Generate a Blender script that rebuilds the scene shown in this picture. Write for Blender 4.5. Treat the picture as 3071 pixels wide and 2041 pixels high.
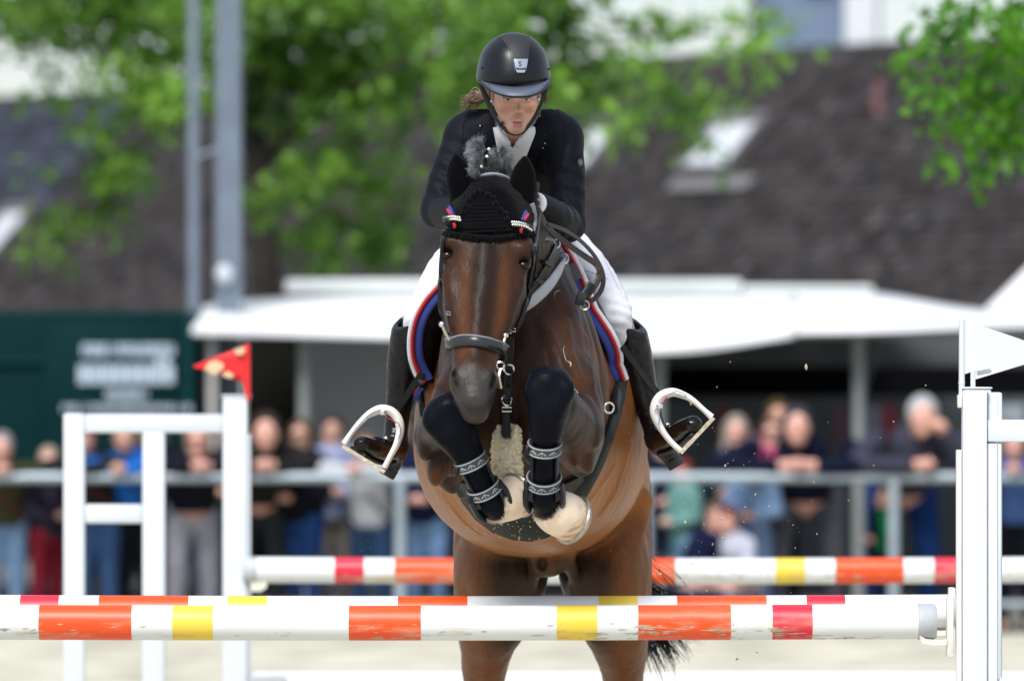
import bpy, bmesh, math, random
import numpy as np
from mathutils import Vector, Matrix
from mathutils.bvhtree import BVHTree
from mathutils.geometry import delaunay_2d_cdt

for _o in list(bpy.data.objects):
    bpy.data.objects.remove(_o)
random.seed(7)
RNG = np.random.default_rng(7)
SC = bpy.context.scene
COL = SC.collection

# ------------------------------------------------------------------ camera, sky, sun, exposure
CAM_H = 2.11          # lens height above the sand, metres
F = 18000.0           # focal length in photograph pixels (about a 211 mm lens)
CX, CY = 1535.5, 1000.0
cam_d = bpy.data.cameras.new('camera')
cam = bpy.data.objects.new('camera', cam_d)
COL.objects.link(cam)
cam.location = (0, 0, CAM_H)
cam.rotation_euler = (math.radians(90), 0, 0)
cam_d.sensor_width = 36.0
cam_d.lens = 36.0 * F / 3071.0
cam_d.shift_y = -20.5 / 3071.0
cam_d.clip_end = 2000
cam_d.dof.use_dof = True
cam_d.dof.focus_distance = 18.45
cam_d.dof.aperture_fstop = 2.65
SC.camera = cam

SUN_EL, SUN_AZ = math.radians(58), math.radians(150)   # soft high light from the left, a little behind the lens
world = bpy.data.worlds.new('World')
SC.world = world
world.use_nodes = True
wn = world.node_tree.nodes
wl = world.node_tree.links
sky = wn.new('ShaderNodeTexSky')
sky.sky_type = 'NISHITA'
sky.sun_disc = False
sky.sun_elevation = SUN_EL
sky.sun_rotation = math.radians(200)
sky.air_density = 1.0
sky.dust_density = 0.8
sky.ozone_density = 1.0
bg = wn['Background']
bg.inputs['Strength'].default_value = 0.1
cloud = wn.new('ShaderNodeMix')      # thin even overcast over the whole sky
cloud.data_type = 'RGBA'
cloud.inputs['Factor'].default_value = .55
cloud.inputs['B'].default_value = (5.0, 5.3, 5.7, 1)
wl.new(sky.outputs['Color'], cloud.inputs['A'])
wl.new(cloud.outputs['Result'], bg.inputs['Color'])
sun_d = bpy.data.lights.new('sun', 'SUN')
sun = bpy.data.objects.new('sun', sun_d)
COL.objects.link(sun)
sun_d.energy = 2.9
sun_d.angle = math.radians(24)
sun_d.color = (1.0, 0.985, 0.96)
# towards the sun: behind the camera to the left, high up
SUN_DIR = Vector((-0.30, -0.85, 1.10)).normalized()
sun.rotation_euler = SUN_DIR.to_track_quat('Z', 'Y').to_euler()
sky.sun_elevation = math.asin(SUN_DIR.z)
sky.sun_rotation = math.atan2(SUN_DIR.x, SUN_DIR.y)
SC.view_settings.view_transform = 'Standard'
SC.view_settings.look = 'None'
SC.view_settings.gamma = 1.0
SC.view_settings.use_curve_mapping = False
SC.view_settings.exposure = 0.66
SC.cycles.use_denoising = True
SC.cycles.max_bounces = 6
SC.cycles.transparent_max_bounces = 4

# ------------------------------------------------------------------ helpers
def P(px, py, Y):
    """photograph pixel + distance -> metres"""
    return Vector(((px - CX) / F * Y, Y, CAM_H - (py - CY) / F * Y))
def S(r, Y):
    return r / F * Y

def lin(r, g, b):
    f = lambda c: (c / 255 / 12.92) if c <= 10 else ((c / 255 + .055) / 1.055) ** 2.4
    return (f(r), f(g), f(b))

MATS = {}
def M(name, col, rough=.5, metal=0., var=.12, scale=18., bump=0., bscale=60., sheen=0., coat=0., attr=None,
      spec=.5, col2=None, stretch=(1, 1, 1), detail=4., trans=0., dirt=None, dirt_amt=.0, dscale=6., alpha=None, sss=0., under=None, spec_dark=None):
    if name in MATS:
        return MATS[name]
    m = bpy.data.materials.new(name)
    m.use_nodes = True
    nt = m.node_tree
    N, L = nt.nodes, nt.links
    bs = N['Principled BSDF']
    bs.inputs['Roughness'].default_value = rough
    bs.inputs['Metallic'].default_value = metal
    bs.inputs['Specular IOR Level'].default_value = spec
    if sheen:
        bs.inputs['Sheen Weight'].default_value = sheen
        bs.inputs['Sheen Roughness'].default_value = .4
    if coat:
        bs.inputs['Coat Weight'].default_value = coat
        bs.inputs['Coat Roughness'].default_value = .15
    if trans:
        bs.inputs['Transmission Weight'].default_value = trans
    if sss:
        bs.inputs['Subsurface Weight'].default_value = sss
        bs.inputs['Subsurface Radius'].default_value = (.012, .005, .003)
        bs.inputs['Subsurface Scale'].default_value = 1.0
    tc = N.new('ShaderNodeTexCoord')
    mp = N.new('ShaderNodeMapping')
    mp.inputs['Scale'].default_value = stretch
    L.new(tc.outputs['Object'], mp.inputs['Vector'])
    nz = N.new('ShaderNodeTexNoise')
    nz.inputs['Scale'].default_value = scale
    nz.inputs['Detail'].default_value = detail
    L.new(mp.outputs['Vector'], nz.inputs['Vector'])
    mix = N.new('ShaderNodeMix')
    mix.data_type = 'RGBA'
    mr = N.new('ShaderNodeMapRange')
    mr.inputs['From Min'].default_value = .3
    mr.inputs['From Max'].default_value = .7
    L.new(nz.outputs['Fac'], mr.inputs['Value'])
    L.new(mr.outputs['Result'], mix.inputs['Factor'])
    c = Vector(col)
    if attr:
        at = N.new('ShaderNodeAttribute')
        at.attribute_name = attr
        hsv = N.new('ShaderNodeHueSaturation')
        hsv.inputs['Value'].default_value = 1 - var * 2
        L.new(at.outputs['Color'], hsv.inputs['Color'])
        L.new(hsv.outputs['Color'], mix.inputs['A'])
        L.new(at.outputs['Color'], mix.inputs['B'])
        if spec_dark is not None:      # black hair is duller than the brown coat
            rs = N.new('ShaderNodeMapRange')
            rs.inputs['From Min'].default_value = .007
            rs.inputs['From Max'].default_value = .03
            rs.inputs['To Min'].default_value = spec_dark
            rs.inputs['To Max'].default_value = spec
            L.new(at.outputs['Color'], rs.inputs['Value'])
            L.new(rs.outputs['Result'], bs.inputs['Specular IOR Level'])
    else:
        a = col2 if col2 is not None else tuple(c * (1 - var))
        b = tuple(min(1, x) for x in c * (1 + var * .5))
        mix.inputs['A'].default_value = (*a, 1)
        mix.inputs['B'].default_value = (*b, 1)
    outc = mix.outputs['Result']
    if dirt is not None:
        n2 = N.new('ShaderNodeTexNoise')
        n2.inputs['Scale'].default_value = dscale
        n2.inputs['Detail'].default_value = 8
        n2.inputs['Roughness'].default_value = .7
        L.new(mp.outputs['Vector'], n2.inputs['Vector'])
        r2 = N.new('ShaderNodeMapRange')
        r2.inputs['From Min'].default_value = .62 - dirt_amt
        r2.inputs['From Max'].default_value = .75 - dirt_amt * .6
        L.new(n2.outputs['Fac'], r2.inputs['Value'])
        m2 = N.new('ShaderNodeMix')
        m2.data_type = 'RGBA'
        fac = r2.outputs['Result']
        if under:      # mud thrown up from below clings to the lower side
            ge = N.new('ShaderNodeNewGeometry')
            sx_ = N.new('ShaderNodeSeparateXYZ')
            L.new(ge.outputs['Normal'], sx_.inputs['Vector'])
            r3 = N.new('ShaderNodeMapRange')
            r3.inputs['From Min'].default_value = under
            r3.inputs['From Max'].default_value = -.5
            r3.inputs['To Min'].default_value = .12
            L.new(sx_.outputs['Z'], r3.inputs['Value'])
            mu = N.new('ShaderNodeMath')
            mu.operation = 'MULTIPLY'
            L.new(fac, mu.inputs[0])
            L.new(r3.outputs['Result'], mu.inputs[1])
            fac = mu.outputs[0]
        L.new(fac, m2.inputs['Factor'])
        L.new(outc, m2.inputs['A'])
        m2.inputs['B'].default_value = (*dirt, 1)
        outc = m2.outputs['Result']
    L.new(outc, bs.inputs['Base Color'])
    if bump:
        nb = N.new('ShaderNodeTexNoise')
        nb.inputs['Scale'].default_value = bscale
        nb.inputs['Detail'].default_value = 3
        L.new(mp.outputs['Vector'], nb.inputs['Vector'])
        bp = N.new('ShaderNodeBump')
        bp.inputs['Strength'].default_value = bump
        bp.inputs['Distance'].default_value = .01
        L.new(nb.outputs['Fac'], bp.inputs['Height'])
        L.new(bp.outputs['Normal'], bs.inputs['Normal'])
    MATS[name] = m
    return m

def wloc(o):
    v = Vector((0, 0, 0))
    while o is not None:
        v += o.location
        o = o.parent
    return v

def link(name, me, mats, parent=None, smooth=True):
    o = bpy.data.objects.new(name, me)
    COL.objects.link(o)
    if mats is not None and len(me.materials) == 0:
        for mm in (mats if isinstance(mats, (list, tuple)) else [mats]):
            me.materials.append(mm)
    if parent is not None:
        o.parent = parent
        o.matrix_parent_inverse = Matrix.Translation(-wpos(parent))
    if smooth:
        me.polygons.foreach_set('use_smooth', [True] * len(me.polygons))
    return o

WP = {}
def wpos(o):
    """world position of an Empty/object built here (no rotations used on parents)"""
    return WP.get(o.name, Vector((0, 0, 0)))

def tag(o, label=None, cat=None, group=None, kind=None):
    if label: o['label'] = label
    if cat: o['category'] = cat
    if group: o['group'] = group
    if kind: o['kind'] = kind
    return o

def thing(name, label, cat, loc=(0, 0, 0), group=None):
    o = bpy.data.objects.new(name, None)
    COL.objects.link(o)
    o.location = loc
    o.empty_display_size = .1
    WP[o.name] = Vector(loc)
    return tag(o, label, cat, group)

class MB:
    """collects shapes for one mesh"""
    def __init__(s):
        s.v, s.f, s.m = [], [], []
    def add(s, vs, fs, mi=0):
        b = len(s.v)
        s.v += [tuple(x) for x in vs]
        s.f += [tuple(i + b for i in f) for f in fs]
        s.m += [mi] * len(fs)
        return s
    def box(s, lo, hi, mi=0, bev=0.):
        x0, y0, z0 = lo
        x1, y1, z1 = hi
        if x0 > x1: x0, x1 = x1, x0
        if y0 > y1: y0, y1 = y1, y0
        if z0 > z1: z0, z1 = z1, z0
        if bev:
            bm = bmesh.new()
            bmesh.ops.create_cube(bm, size=1)
            for v in bm.verts:
                v.co = Vector(((x0 + x1) / 2 + v.co.x * (x1 - x0), (y0 + y1) / 2 + v.co.y * (y1 - y0), (z0 + z1) / 2 + v.co.z * (z1 - z0)))
            bmesh.ops.bevel(bm, geom=bm.edges[:], offset=bev, segments=2, affect='EDGES', profile=.5)
            bm.verts.index_update()
            s.add([v.co[:] for v in bm.verts], [[v.index for v in f.verts] for f in bm.faces], mi)
            bm.free()
            return s
        vs = [(x0, y0, z0), (x1, y0, z0), (x1, y1, z0), (x0, y1, z0), (x0, y0, z1), (x1, y0, z1), (x1, y1, z1), (x0, y1, z1)]
        fs = [(3, 2, 1, 0), (4, 5, 6, 7), (0, 1, 5, 4), (1, 2, 6, 5), (2, 3, 7, 6), (3, 0, 4, 7)]
        return s.add(vs, fs, mi)
    def tube(s, pts, rad, seg=8, mi=0, closed=False, flat=1., up=None, caps=True):
        pts = [Vector(p) for p in pts]
        n = len(pts)
        if not hasattr(rad, '__len__'): rad = [rad] * n
        vs, fs = [], []
        ref = Vector(up) if up is not None else None
        prev = None
        for i, p in enumerate(pts):
            a = pts[(i - 1) % n] if (closed or i > 0) else p
            b = pts[(i + 1) % n] if (closed or i < n - 1) else p
            t = (b - a).normalized()
            if ref is not None: u = ref - t * ref.dot(t)
            elif prev is not None: u = prev - t * prev.dot(t)
            else:
                u = Vector((0, 0, 1)) if abs(t.z) < .9 else Vector((1, 0, 0))
                u = u - t * u.dot(t)
            u.normalize()
            prev = u
            w = t.cross(u)
            for k in range(seg):
                an = 2 * math.pi * k / seg
                vs.append(p + (u * math.cos(an) * flat + w * math.sin(an)) * rad[i])
        m = n if closed else n - 1
        for i in range(m):
            j = (i + 1) % n
            for k in range(seg):
                l = (k + 1) % seg
                fs.append((i * seg + k, i * seg + l, j * seg + l, j * seg + k))
        if caps and not closed:
            fs.append(tuple(range(seg))[::-1])
            fs.append(tuple((n - 1) * seg + k for k in range(seg)))
        return s.add(vs, fs, mi)
    def ribbon(s, pts, nrm, width, thick=.003, mi=0, round_=False):
        """strap: pts on the surface, nrm = outward normals, width across"""
        pts = [Vector(p) for p in pts]
        n = len(pts)
        if not hasattr(width, '__len__'): width = [width] * n
        vs, fs = [], []
        prof = [(-.5, 0), (-.5, .6), (-.38, 1), (.38, 1), (.5, .6), (.5, 0)]
        if round_: prof = [(-.5, 0), (-.46, .5), (-.3, .87), (0, 1), (.3, .87), (.46, .5), (.5, 0)]
        q = len(prof)
        for i, p in enumerate(pts):
            t = (pts[min(i + 1, n - 1)] - pts[max(i - 1, 0)]).normalized()
            nn = Vector(nrm[i] if isinstance(nrm, list) else nrm)
            nn = (nn - t * nn.dot(t)).normalized()
            w = t.cross(nn)
            for (a, b) in prof:
                vs.append(p + w * (a * width[i]) + nn * (b * thick))
        for i in range(n - 1):
            for k in range(q):
                l = (k + 1) % q
                fs.append((i * q + k, (i + 1) * q + k, (i + 1) * q + l, i * q + l))
        fs.append(tuple(range(q)))
        fs.append(tuple((n - 1) * q + k for k in range(q))[::-1])
        return s.add(vs, fs, mi)
    def lathe(s, prof, o, ax, seg=24, mi=0):
        """prof: (distance along axis, radius)"""
        ax = Vector(ax).normalized()
        u = ax.orthogonal().normalized()
        w = ax.cross(u)
        vs, fs = [], []
        o = Vector(o)
        for (h, r) in prof:
            for k in range(seg):
                an = 2 * math.pi * k / seg
                vs.append(o + ax * h + (u * math.cos(an) + w * math.sin(an)) * r)
        for i in range(len(prof) - 1):
            for k in range(seg):
                l = (k + 1) % seg
                fs.append((i * seg + k, i * seg + l, (i + 1) * seg + l, (i + 1) * seg + k))
        fs.append(tuple(range(seg))[::-1])
        fs.append(tuple((len(prof) - 1) * seg + k for k in range(seg)))
        return s.add(vs, fs, mi)
    def sphere(s, c, r, mi=0, seg=10, sc=(1, 1, 1)):
        pr = [(-math.cos(math.pi * i / seg) * r, max(1e-4, math.sin(math.pi * i / seg) * r)) for i in range(seg + 1)]
        b = len(s.v)
        s.lathe(pr, (0, 0, 0), (0, 0, 1), seg=seg + 4, mi=mi)
        for i in range(b, len(s.v)):
            v = s.v[i]
            s.v[i] = (c[0] + v[0] * sc[0], c[1] + v[1] * sc[1], c[2] + v[2] * sc[2])
        return s
    def build(s, name, mats, parent=None, smooth=True, sharp=None):
        me = bpy.data.meshes.new(name)
        me.from_pydata(s.v, [], s.f)
        if isinstance(mats, (list, tuple)):
            me.polygons.foreach_set('material_index', s.m)
        bm = bmesh.new()
        bm.from_mesh(me)
        bmesh.ops.recalc_face_normals(bm, faces=bm.faces[:])
        bm.to_mesh(me)
        bm.free()
        o = link(name, me, mats, parent, smooth)
        if smooth:
            me.set_sharp_from_angle(angle=math.radians(sharp or 40))
        return o

def spline(pts, n=8):
    """Catmull-Rom through points (any dimension)"""
    p = np.array([list(q) for q in pts], float)
    a = np.vstack([2 * p[0] - p[1], p, 2 * p[-1] - p[-2]])
    out = []
    for i in range(1, len(a) - 2):
        for k in range(n):
            t = k / n
            out.append(.5 * ((2 * a[i]) + (-a[i - 1] + a[i + 1]) * t + (2 * a[i - 1] - 5 * a[i] + 4 * a[i + 1] - a[i + 2]) * t * t + (-a[i - 1] + 3 * a[i] - 3 * a[i + 1] + a[i + 2]) * t ** 3))
    out.append(p[-1])
    return [tuple(x) for x in out]

def pcurve(pts, n=6):
    return [P(*q) for q in spline(pts, n)]

# ---- implicit surfaces: blended primitives polygonised with surface nets
class Field:
    def __init__(s, lo, hi, h):
        s.h = h
        s.ax = [np.arange(lo[i], hi[i] + h, h) for i in range(3)]
        s.D = np.full([len(a) for a in s.ax], .3)
    def _win(s, bb, pad):
        sl = []
        for i in range(3):
            a = int(max(0, math.floor((bb[0][i] - pad - s.ax[i][0]) / s.h)))
            b = int(min(len(s.ax[i]), math.ceil((bb[1][i] + pad - s.ax[i][0]) / s.h) + 1))
            if b <= a: return None
            sl.append(slice(a, b))
        return tuple(sl)
    def _eval(s, prim, sl):
        x = s.ax[0][sl[0]][:, None, None]
        y = s.ax[1][sl[1]][None, :, None]
        z = s.ax[2][sl[2]][None, None, :]
        return prim[0](x, y, z)
    def add(s, prim, k=.03):
        sl = s._win(prim[1], k + 4 * s.h)
        if sl is None: return s
        d = s._eval(prim, sl)
        a = s.D[sl]
        if k > 0:
            h = np.maximum(k - np.abs(a - d), 0) / k
            s.D[sl] = np.minimum(a, d) - h * h * k * .25
        else:
            s.D[sl] = np.minimum(a, d)
        return s
    def sub(s, prim, k=.01):
        sl = s._win(prim[1], k + 2 * s.h)
        if sl is None: return s
        d = -s._eval(prim, sl)
        a = s.D[sl]
        h = np.maximum(k - np.abs(a - d), 0) / max(k, 1e-6)
        s.D[sl] = np.maximum(a, d) + h * h * k * .25
        return s
    def cut(s, fn):
        """keep where fn(x,y,z) < 0"""
        x, y, z = s.ax[0][:, None, None], s.ax[1][None, :, None], s.ax[2][None, None, :]
        s.D = np.maximum(s.D, fn(x, y, z) + 0 * s.D)
        return s
    def mesh(s, it=2):
        D = s.D
        ins = D < 0
        nx, ny, nz = D.shape
        cs = np.zeros((nx - 1, ny - 1, nz - 1), np.int8)
        for a in (0, 1):
            for b in (0, 1):
                for c in (0, 1):
                    cs += ins[a:nx - 1 + a, b:ny - 1 + b, c:nz - 1 + c]
        I, J, K = np.nonzero((cs > 0) & (cs < 8))
        pos = np.zeros((len(I), 3))
        cnt = np.zeros(len(I))
        cor = [(a, b, c) for a in (0, 1) for b in (0, 1) for c in (0, 1)]
        for p in cor:
            for ax in range(3):
                if p[ax] == 0:
                    q = list(p)
                    q[ax] = 1
                    va = D[I + p[0], J + p[1], K + p[2]]
                    vb = D[I + q[0], J + q[1], K + q[2]]
                    cr = (va < 0) != (vb < 0)
                    t = np.where(cr, va / np.where(cr, va - vb, 1), 0)
                    for i in range(3):
                        pos[:, i] += cr * (p[i] + (t if i == ax else 0))
                    cnt += cr
        pos /= cnt[:, None]
        V = np.stack([s.ax[0][0] + (I + pos[:, 0]) * s.h, s.ax[1][0] + (J + pos[:, 1]) * s.h, s.ax[2][0] + (K + pos[:, 2]) * s.h], 1)
        idm = np.full(cs.shape, -1, np.int32)
        idm[I, J, K] = np.arange(len(I))
        quads = []
        for ax in range(3):
            o1, o2 = (ax + 1) % 3, (ax + 2) % 3
            sa = [slice(None)] * 3
            sb = [slice(None)] * 3
            sa[ax] = slice(0, -1)
            sb[ax] = slice(1, None)
            A, B = ins[tuple(sa)], ins[tuple(sb)]
            E = np.argwhere(A != B)
            ok = (E[:, o1] > 0) & (E[:, o2] > 0) & (E[:, o1] < D.shape[o1] - 1) & (E[:, o2] < D.shape[o2] - 1)
            E = E[ok]
            fl = A[E[:, 0], E[:, 1], E[:, 2]]
            def cell(d1, d2):
                c = E.copy()
                c[:, o1] += d1
                c[:, o2] += d2
                return idm[c[:, 0], c[:, 1], c[:, 2]]
            q = np.stack([cell(-1, -1), cell(0, -1), cell(0, 0), cell(-1, 0)], 1)
            q[~fl] = q[~fl][:, ::-1]
            quads.append(q)
        Q = np.concatenate(quads)
        Q = Q[(Q >= 0).all(1)]
        return (relax(V, Q, it) if it else V), Q

def relax(V, Q, it=2, lam=.5):
    a = np.concatenate([Q[:, i] for i in range(4)])
    b = np.concatenate([Q[:, (i + 1) % 4] for i in range(4)])
    n = len(V)
    cnt = np.bincount(a, minlength=n) + np.bincount(b, minlength=n)
    for _ in range(it):
        W = np.stack([np.bincount(a, V[b, i], n) + np.bincount(b, V[a, i], n) for i in range(3)], 1) / np.maximum(cnt, 1)[:, None]
        V = V + lam * (W - V)
    return V

def npmesh(name, V, Q, col=None):
    me = bpy.data.meshes.new(name)
    me.vertices.add(len(V))
    me.vertices.foreach_set('co', np.ascontiguousarray(V, dtype=np.float32).ravel())
    n = Q.shape[1]
    me.loops.add(Q.size)
    me.loops.foreach_set('vertex_index', np.ascontiguousarray(Q, dtype=np.int32).ravel())
    me.polygons.add(len(Q))
    me.polygons.foreach_set('loop_start', np.arange(0, Q.size, n, dtype=np.int32))
    me.update(calc_edges=True)
    if col is not None:
        at = me.attributes.new('Col', 'FLOAT_COLOR', 'POINT')
        c4 = np.ones((len(V), 4), np.float32)
        c4[:, :3] = col
        at.data.foreach_set('color', c4.ravel())
    return me

def biggest(V, Q):
    """keep only the largest connected piece"""
    lab = np.arange(len(V))
    while True:
        m = lab[Q].min(1)
        new = lab.copy()
        for i in range(Q.shape[1]): np.minimum.at(new, Q[:, i], m)
        new = new[new]
        if (new == lab).all(): break
        lab = new
    ids, cnt = np.unique(lab, return_counts=True)
    k = lab == ids[cnt.argmax()]
    mp = np.cumsum(k) - 1
    return V[k], mp[Q[k[Q].all(1)]]

def bb_of(pts, rs):
    pts = np.array(pts, float)
    r = np.array(rs)[:, None]
    return (pts - r).min(0), (pts + r).max(0)

def cone(a, b, ra, rb, flat=None, f=1.):
    """tapered capsule; flat = direction squeezed by f"""
    a, b = np.array(a, float), np.array(b, float)
    ba = b - a
    L2 = max(ba @ ba, 1e-9)
    n = None if flat is None else np.array(Vector(flat).normalized())
    def fn(x, y, z):
        px, py, pz = x - a[0], y - a[1], z - a[2]
        t = np.clip((px * ba[0] + py * ba[1] + pz * ba[2]) / L2, 0, 1)
        dx, dy, dz = px - t * ba[0], py - t * ba[1], pz - t * ba[2]
        d2 = dx * dx + dy * dy + dz * dz
        r = ra + (rb - ra) * t
        if n is not None:
            q = dx * n[0] + dy * n[1] + dz * n[2]
            d = np.sqrt(np.maximum(d2 - q * q + (q / f) ** 2, 1e-12))
            return (d - r) * min(1, f)
        return np.sqrt(d2) - r
    m = max(1, f)
    return fn, bb_of([a, b], [ra * m, rb * m])

def ell(c, r, axes=None):
    """ellipsoid; axes = rows of a rotation (local axes)"""
    c = np.array(c, float)
    r = np.array(r, float)
    A = np.eye(3) if axes is None else np.array([list(Vector(q).normalized()) for q in axes])
    def fn(x, y, z):
        px, py, pz = x - c[0], y - c[1], z - c[2]
        k0 = k1 = 0
        for i in range(3):
            l = px * A[i, 0] + py * A[i, 1] + pz * A[i, 2]
            k0 = k0 + (l / r[i]) ** 2
            k1 = k1 + (l / r[i] ** 2) ** 2
        k0, k1 = np.sqrt(k0), np.sqrt(k1)
        return k0 * (k0 - 1) / np.maximum(k1, 1e-6)
    return fn, (c - r.max(), c + r.max())

def frame(axis, side):
    a = Vector(axis).normalized()
    s = Vector(side)
    s = (s - a * s.dot(a)).normalized()
    return a, s, a.cross(s)

def loft(o, axis, side, sec, n=2.2):
    """sec rows: (t metres along axis, centre u, centre v, half-width u, half-width v[, half width on the -v side])"""
    o = np.array(o, float)
    a, u, v = [np.array(q) for q in frame(axis, side)]
    rows = np.array([list(r) + ([r[4]] if len(r) == 5 else []) for r in sec], float)
    T = np.array(spline(rows, 12))
    def fn(x, y, z):
        px, py, pz = x - o[0], y - o[1], z - o[2]
        t = px * a[0] + py * a[1] + pz * a[2]
        lu = px * u[0] + py * u[1] + pz * u[2]
        lv = px * v[0] + py * v[1] + pz * v[2]
        tc = np.clip(t, T[0, 0], T[-1, 0])
        g = lambda i: np.interp(tc, T[:, 0], T[:, i])
        wu, w1, w2 = g(3), g(4), g(5)
        lu = lu - g(1)
        lv = lv - g(2)
        wv = np.where(lv > 0, w1, w2)
        k = (np.abs(lu / wu) ** n + np.abs(lv / wv) ** n) ** (1 / n)
        d = (k - 1) * np.minimum(wu, wv)
        e = np.abs(t - tc)
        return np.where(e > 0, np.sqrt(np.maximum(d, 0) ** 2 + e * e), d)
    pts = []
    for r in rows:
        c = o + a * r[0] + u * r[1] + v * r[2]
        m = max(r[3], r[4], r[5])
        pts += [c - m * 1.05, c + m * 1.05]
    pts = np.array(pts)
    return fn, (pts.min(0), pts.max(0))

def bvh_of(*objs):
    vs, fs = [], []
    for o in objs:
        b = len(vs)
        me = o.data
        vs += [v.co.copy() for v in me.vertices]
        fs += [[i + b for i in p.vertices] for p in me.polygons]
    return BVHTree.FromPolygons(vs, fs)

ORIG = Vector((0, 0, CAM_H))
def hit(bvh, px, py, fallback=None):
    d = (P(px, py, 10.) - ORIG).normalized()
    r = bvh.ray_cast(ORIG, d)
    if r[0] is None:
        if fallback is None: return None
        q = P(px, py, fallback)
        r = bvh.find_nearest(q)
        return q, Vector((0, -1, 0))
    return r[0], r[1]

def strap_on(mb, bvh, pts, width, thick=.004, off=.002, n=6, Y=18.2, mi=0, nblend=.5, round_=False):
    """a strap laid over a surface along a drawn line"""
    sp = spline(pts, n)
    ps, ns = [], []
    lastY = None
    for q in sp:
        h = hit(bvh, q[0], q[1])
        if h is None:
            h = (P(q[0], q[1], lastY if lastY else Y), Vector((0, -1, 0)))
        lastY = h[0].y
        nn = (h[1] * nblend + Vector((0, -1, 0)) * (1 - nblend)).normalized()
        ps.append(h[0] + nn * off)
        ns.append(nn)
    for _ in range(2):
        q = list(ps)
        for i in range(1, len(ps) - 1):
            q[i] = (ps[i - 1] + ps[i] * 2 + ps[i + 1]) / 4
            if (q[i] - ORIG).length > (ps[i] - ORIG).length: q[i] = ps[i]
        ps = q
    w = [S(a[2], p.y) if len(a) > 2 else S(width, p.y) for a, p in zip(sp, ps)]
    mb.ribbon(ps, ns, w, thick, mi, round_)
    return ps, ns

def patch(bvh, poly, off=.004, thick=.004, step=9, Y=18.2, smooth_n=.3):
    """sheet cut to an outline and laid on a surface; returns verts, faces"""
    poly = [tuple(p[:2]) for p in poly]
    xs, ys = [p[0] for p in poly], [p[1] for p in poly]
    def inside(x, y):
        c = False
        j = len(poly) - 1
        for i in range(len(poly)):
            if (poly[i][1] > y) != (poly[j][1] > y) and x < (poly[j][0] - poly[i][0]) * (y - poly[i][1]) / (poly[j][1] - poly[i][1]) + poly[i][0]:
                c = not c
            j = i
        return c
    bd = []
    for i in range(len(poly)):
        a, b = poly[i], poly[(i + 1) % len(poly)]
        m = max(1, int(math.hypot(b[0] - a[0], b[1] - a[1]) / step))
        for k in range(m):
            bd.append(Vector((a[0] + (b[0] - a[0]) * k / m, a[1] + (b[1] - a[1]) * k / m)))
    nb = len(bd)
    pts = list(bd)
    y = min(ys) + step / 2
    r = 0
    while y < max(ys):
        x = min(xs) + step / 2 * (1 + r % 2)
        while x < max(xs):
            if inside(x, y) and min((Vector((x, y)) - q).length for q in bd) > step * .5:
                pts.append(Vector((x, y)))
            x += step
        y += step
        r += 1
    res = delaunay_2d_cdt(pts, [(i, (i + 1) % nb) for i in range(nb)], [], 1, 1e-4)
    v2, fcs = res[0], res[2]
    top, bot = [], []
    ly = Y
    for q in v2:
        h = hit(bvh, q[0], q[1])
        if h is None:
            p, nn = P(q[0], q[1], ly), Vector((0, -1, 0))
        else:
            p, nn = h
            nn = (nn * (1 - smooth_n) + Vector((0, -1, 0)) * smooth_n).normalized()
            ly = p.y
        top.append(p + nn * (off + thick))
        bot.append(p + nn * off)
    n = len(top)
    vs = top + bot
    ed = {}
    for f in fcs:
        for i in range(len(f)):
            e = (f[i], f[(i + 1) % len(f)])
            if (e[1], e[0]) in ed: ed.pop((e[1], e[0]))
            else: ed[e] = 1
    fs = [tuple(f) for f in fcs] + [tuple(i + n for i in f)[::-1] for f in fcs]
    fs += [(a, a + n, b + n, b) for (a, b) in ed]
    return vs, fs
# ------------------------------------------------------------------ ground
def sheet(name, x0, y0, x1, y1, z, mat, kind='structure'):
    o = MB().add([(x0, y0, z), (x1, y0, z), (x1, y1, z), (x0, y1, z)], [(0, 1, 2, 3)]).build(name, mat, smooth=False)
    return tag(o, kind=kind)
sheet('ground', -400, -60, 400, 900, 0, M('trodden_gravel', (.13, .125, .11), rough=.95, var=.3, scale=3, bump=.4, bscale=20))
sand_m = M('arena_sand', (.55, .52, .42), rough=.95, var=.35, scale=1.6, detail=8, bump=.8, bscale=14, spec=.1)
sheet('sand_arena', -40, -20, 40, 42.25, .004, sand_m)

# ------------------------------------------------------------------ jumps
WHITE = M('white_paint', (.66, .68, .72), rough=.42, var=.04, scale=8, dirt=(.42, .36, .26), dirt_amt=-.06, dscale=5)
ORANGE = M('orange_paint', (.80, .075, .010), rough=.4, var=.08, scale=12, dirt=(.55, .42, .28), dirt_amt=.10, dscale=9, stretch=(.3, 1, 1.8), under=.55)
YELLOW = M('yellow_paint', (.78, .56, .06), rough=.4, var=.06, scale=10, dirt=(.40, .33, .2), dirt_amt=.10, dscale=9, stretch=(.3, 1, 1.8), under=.55)
RED = M('red_paint', (.66, .016, .045), rough=.4, var=.08, scale=12, dirt=(.5, .4, .28), dirt_amt=.10, dscale=9, stretch=(.3, 1, 1.8), under=.55)
POLEW = M('pole_white_paint', (.70, .715, .72), rough=.38, var=.04, scale=10, dirt=(.50, .44, .32), dirt_amt=.08, dscale=9, stretch=(.3, 1, 1.8), under=.55)
CAP = M('grey_end_cap', (.42, .44, .46), rough=.5, var=.1)
PM = [POLEW, ORANGE, YELLOW, RED, CAP]
BANDS = [(0, .108, 1), (.108, .514, 0), (.514, .636, 2), (.636, .758, 0), (.758, 1.036, 1), (1.036, 1.160, 0), (1.160, 1.280, 3), (1.280, 1.597, 0)]
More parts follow.
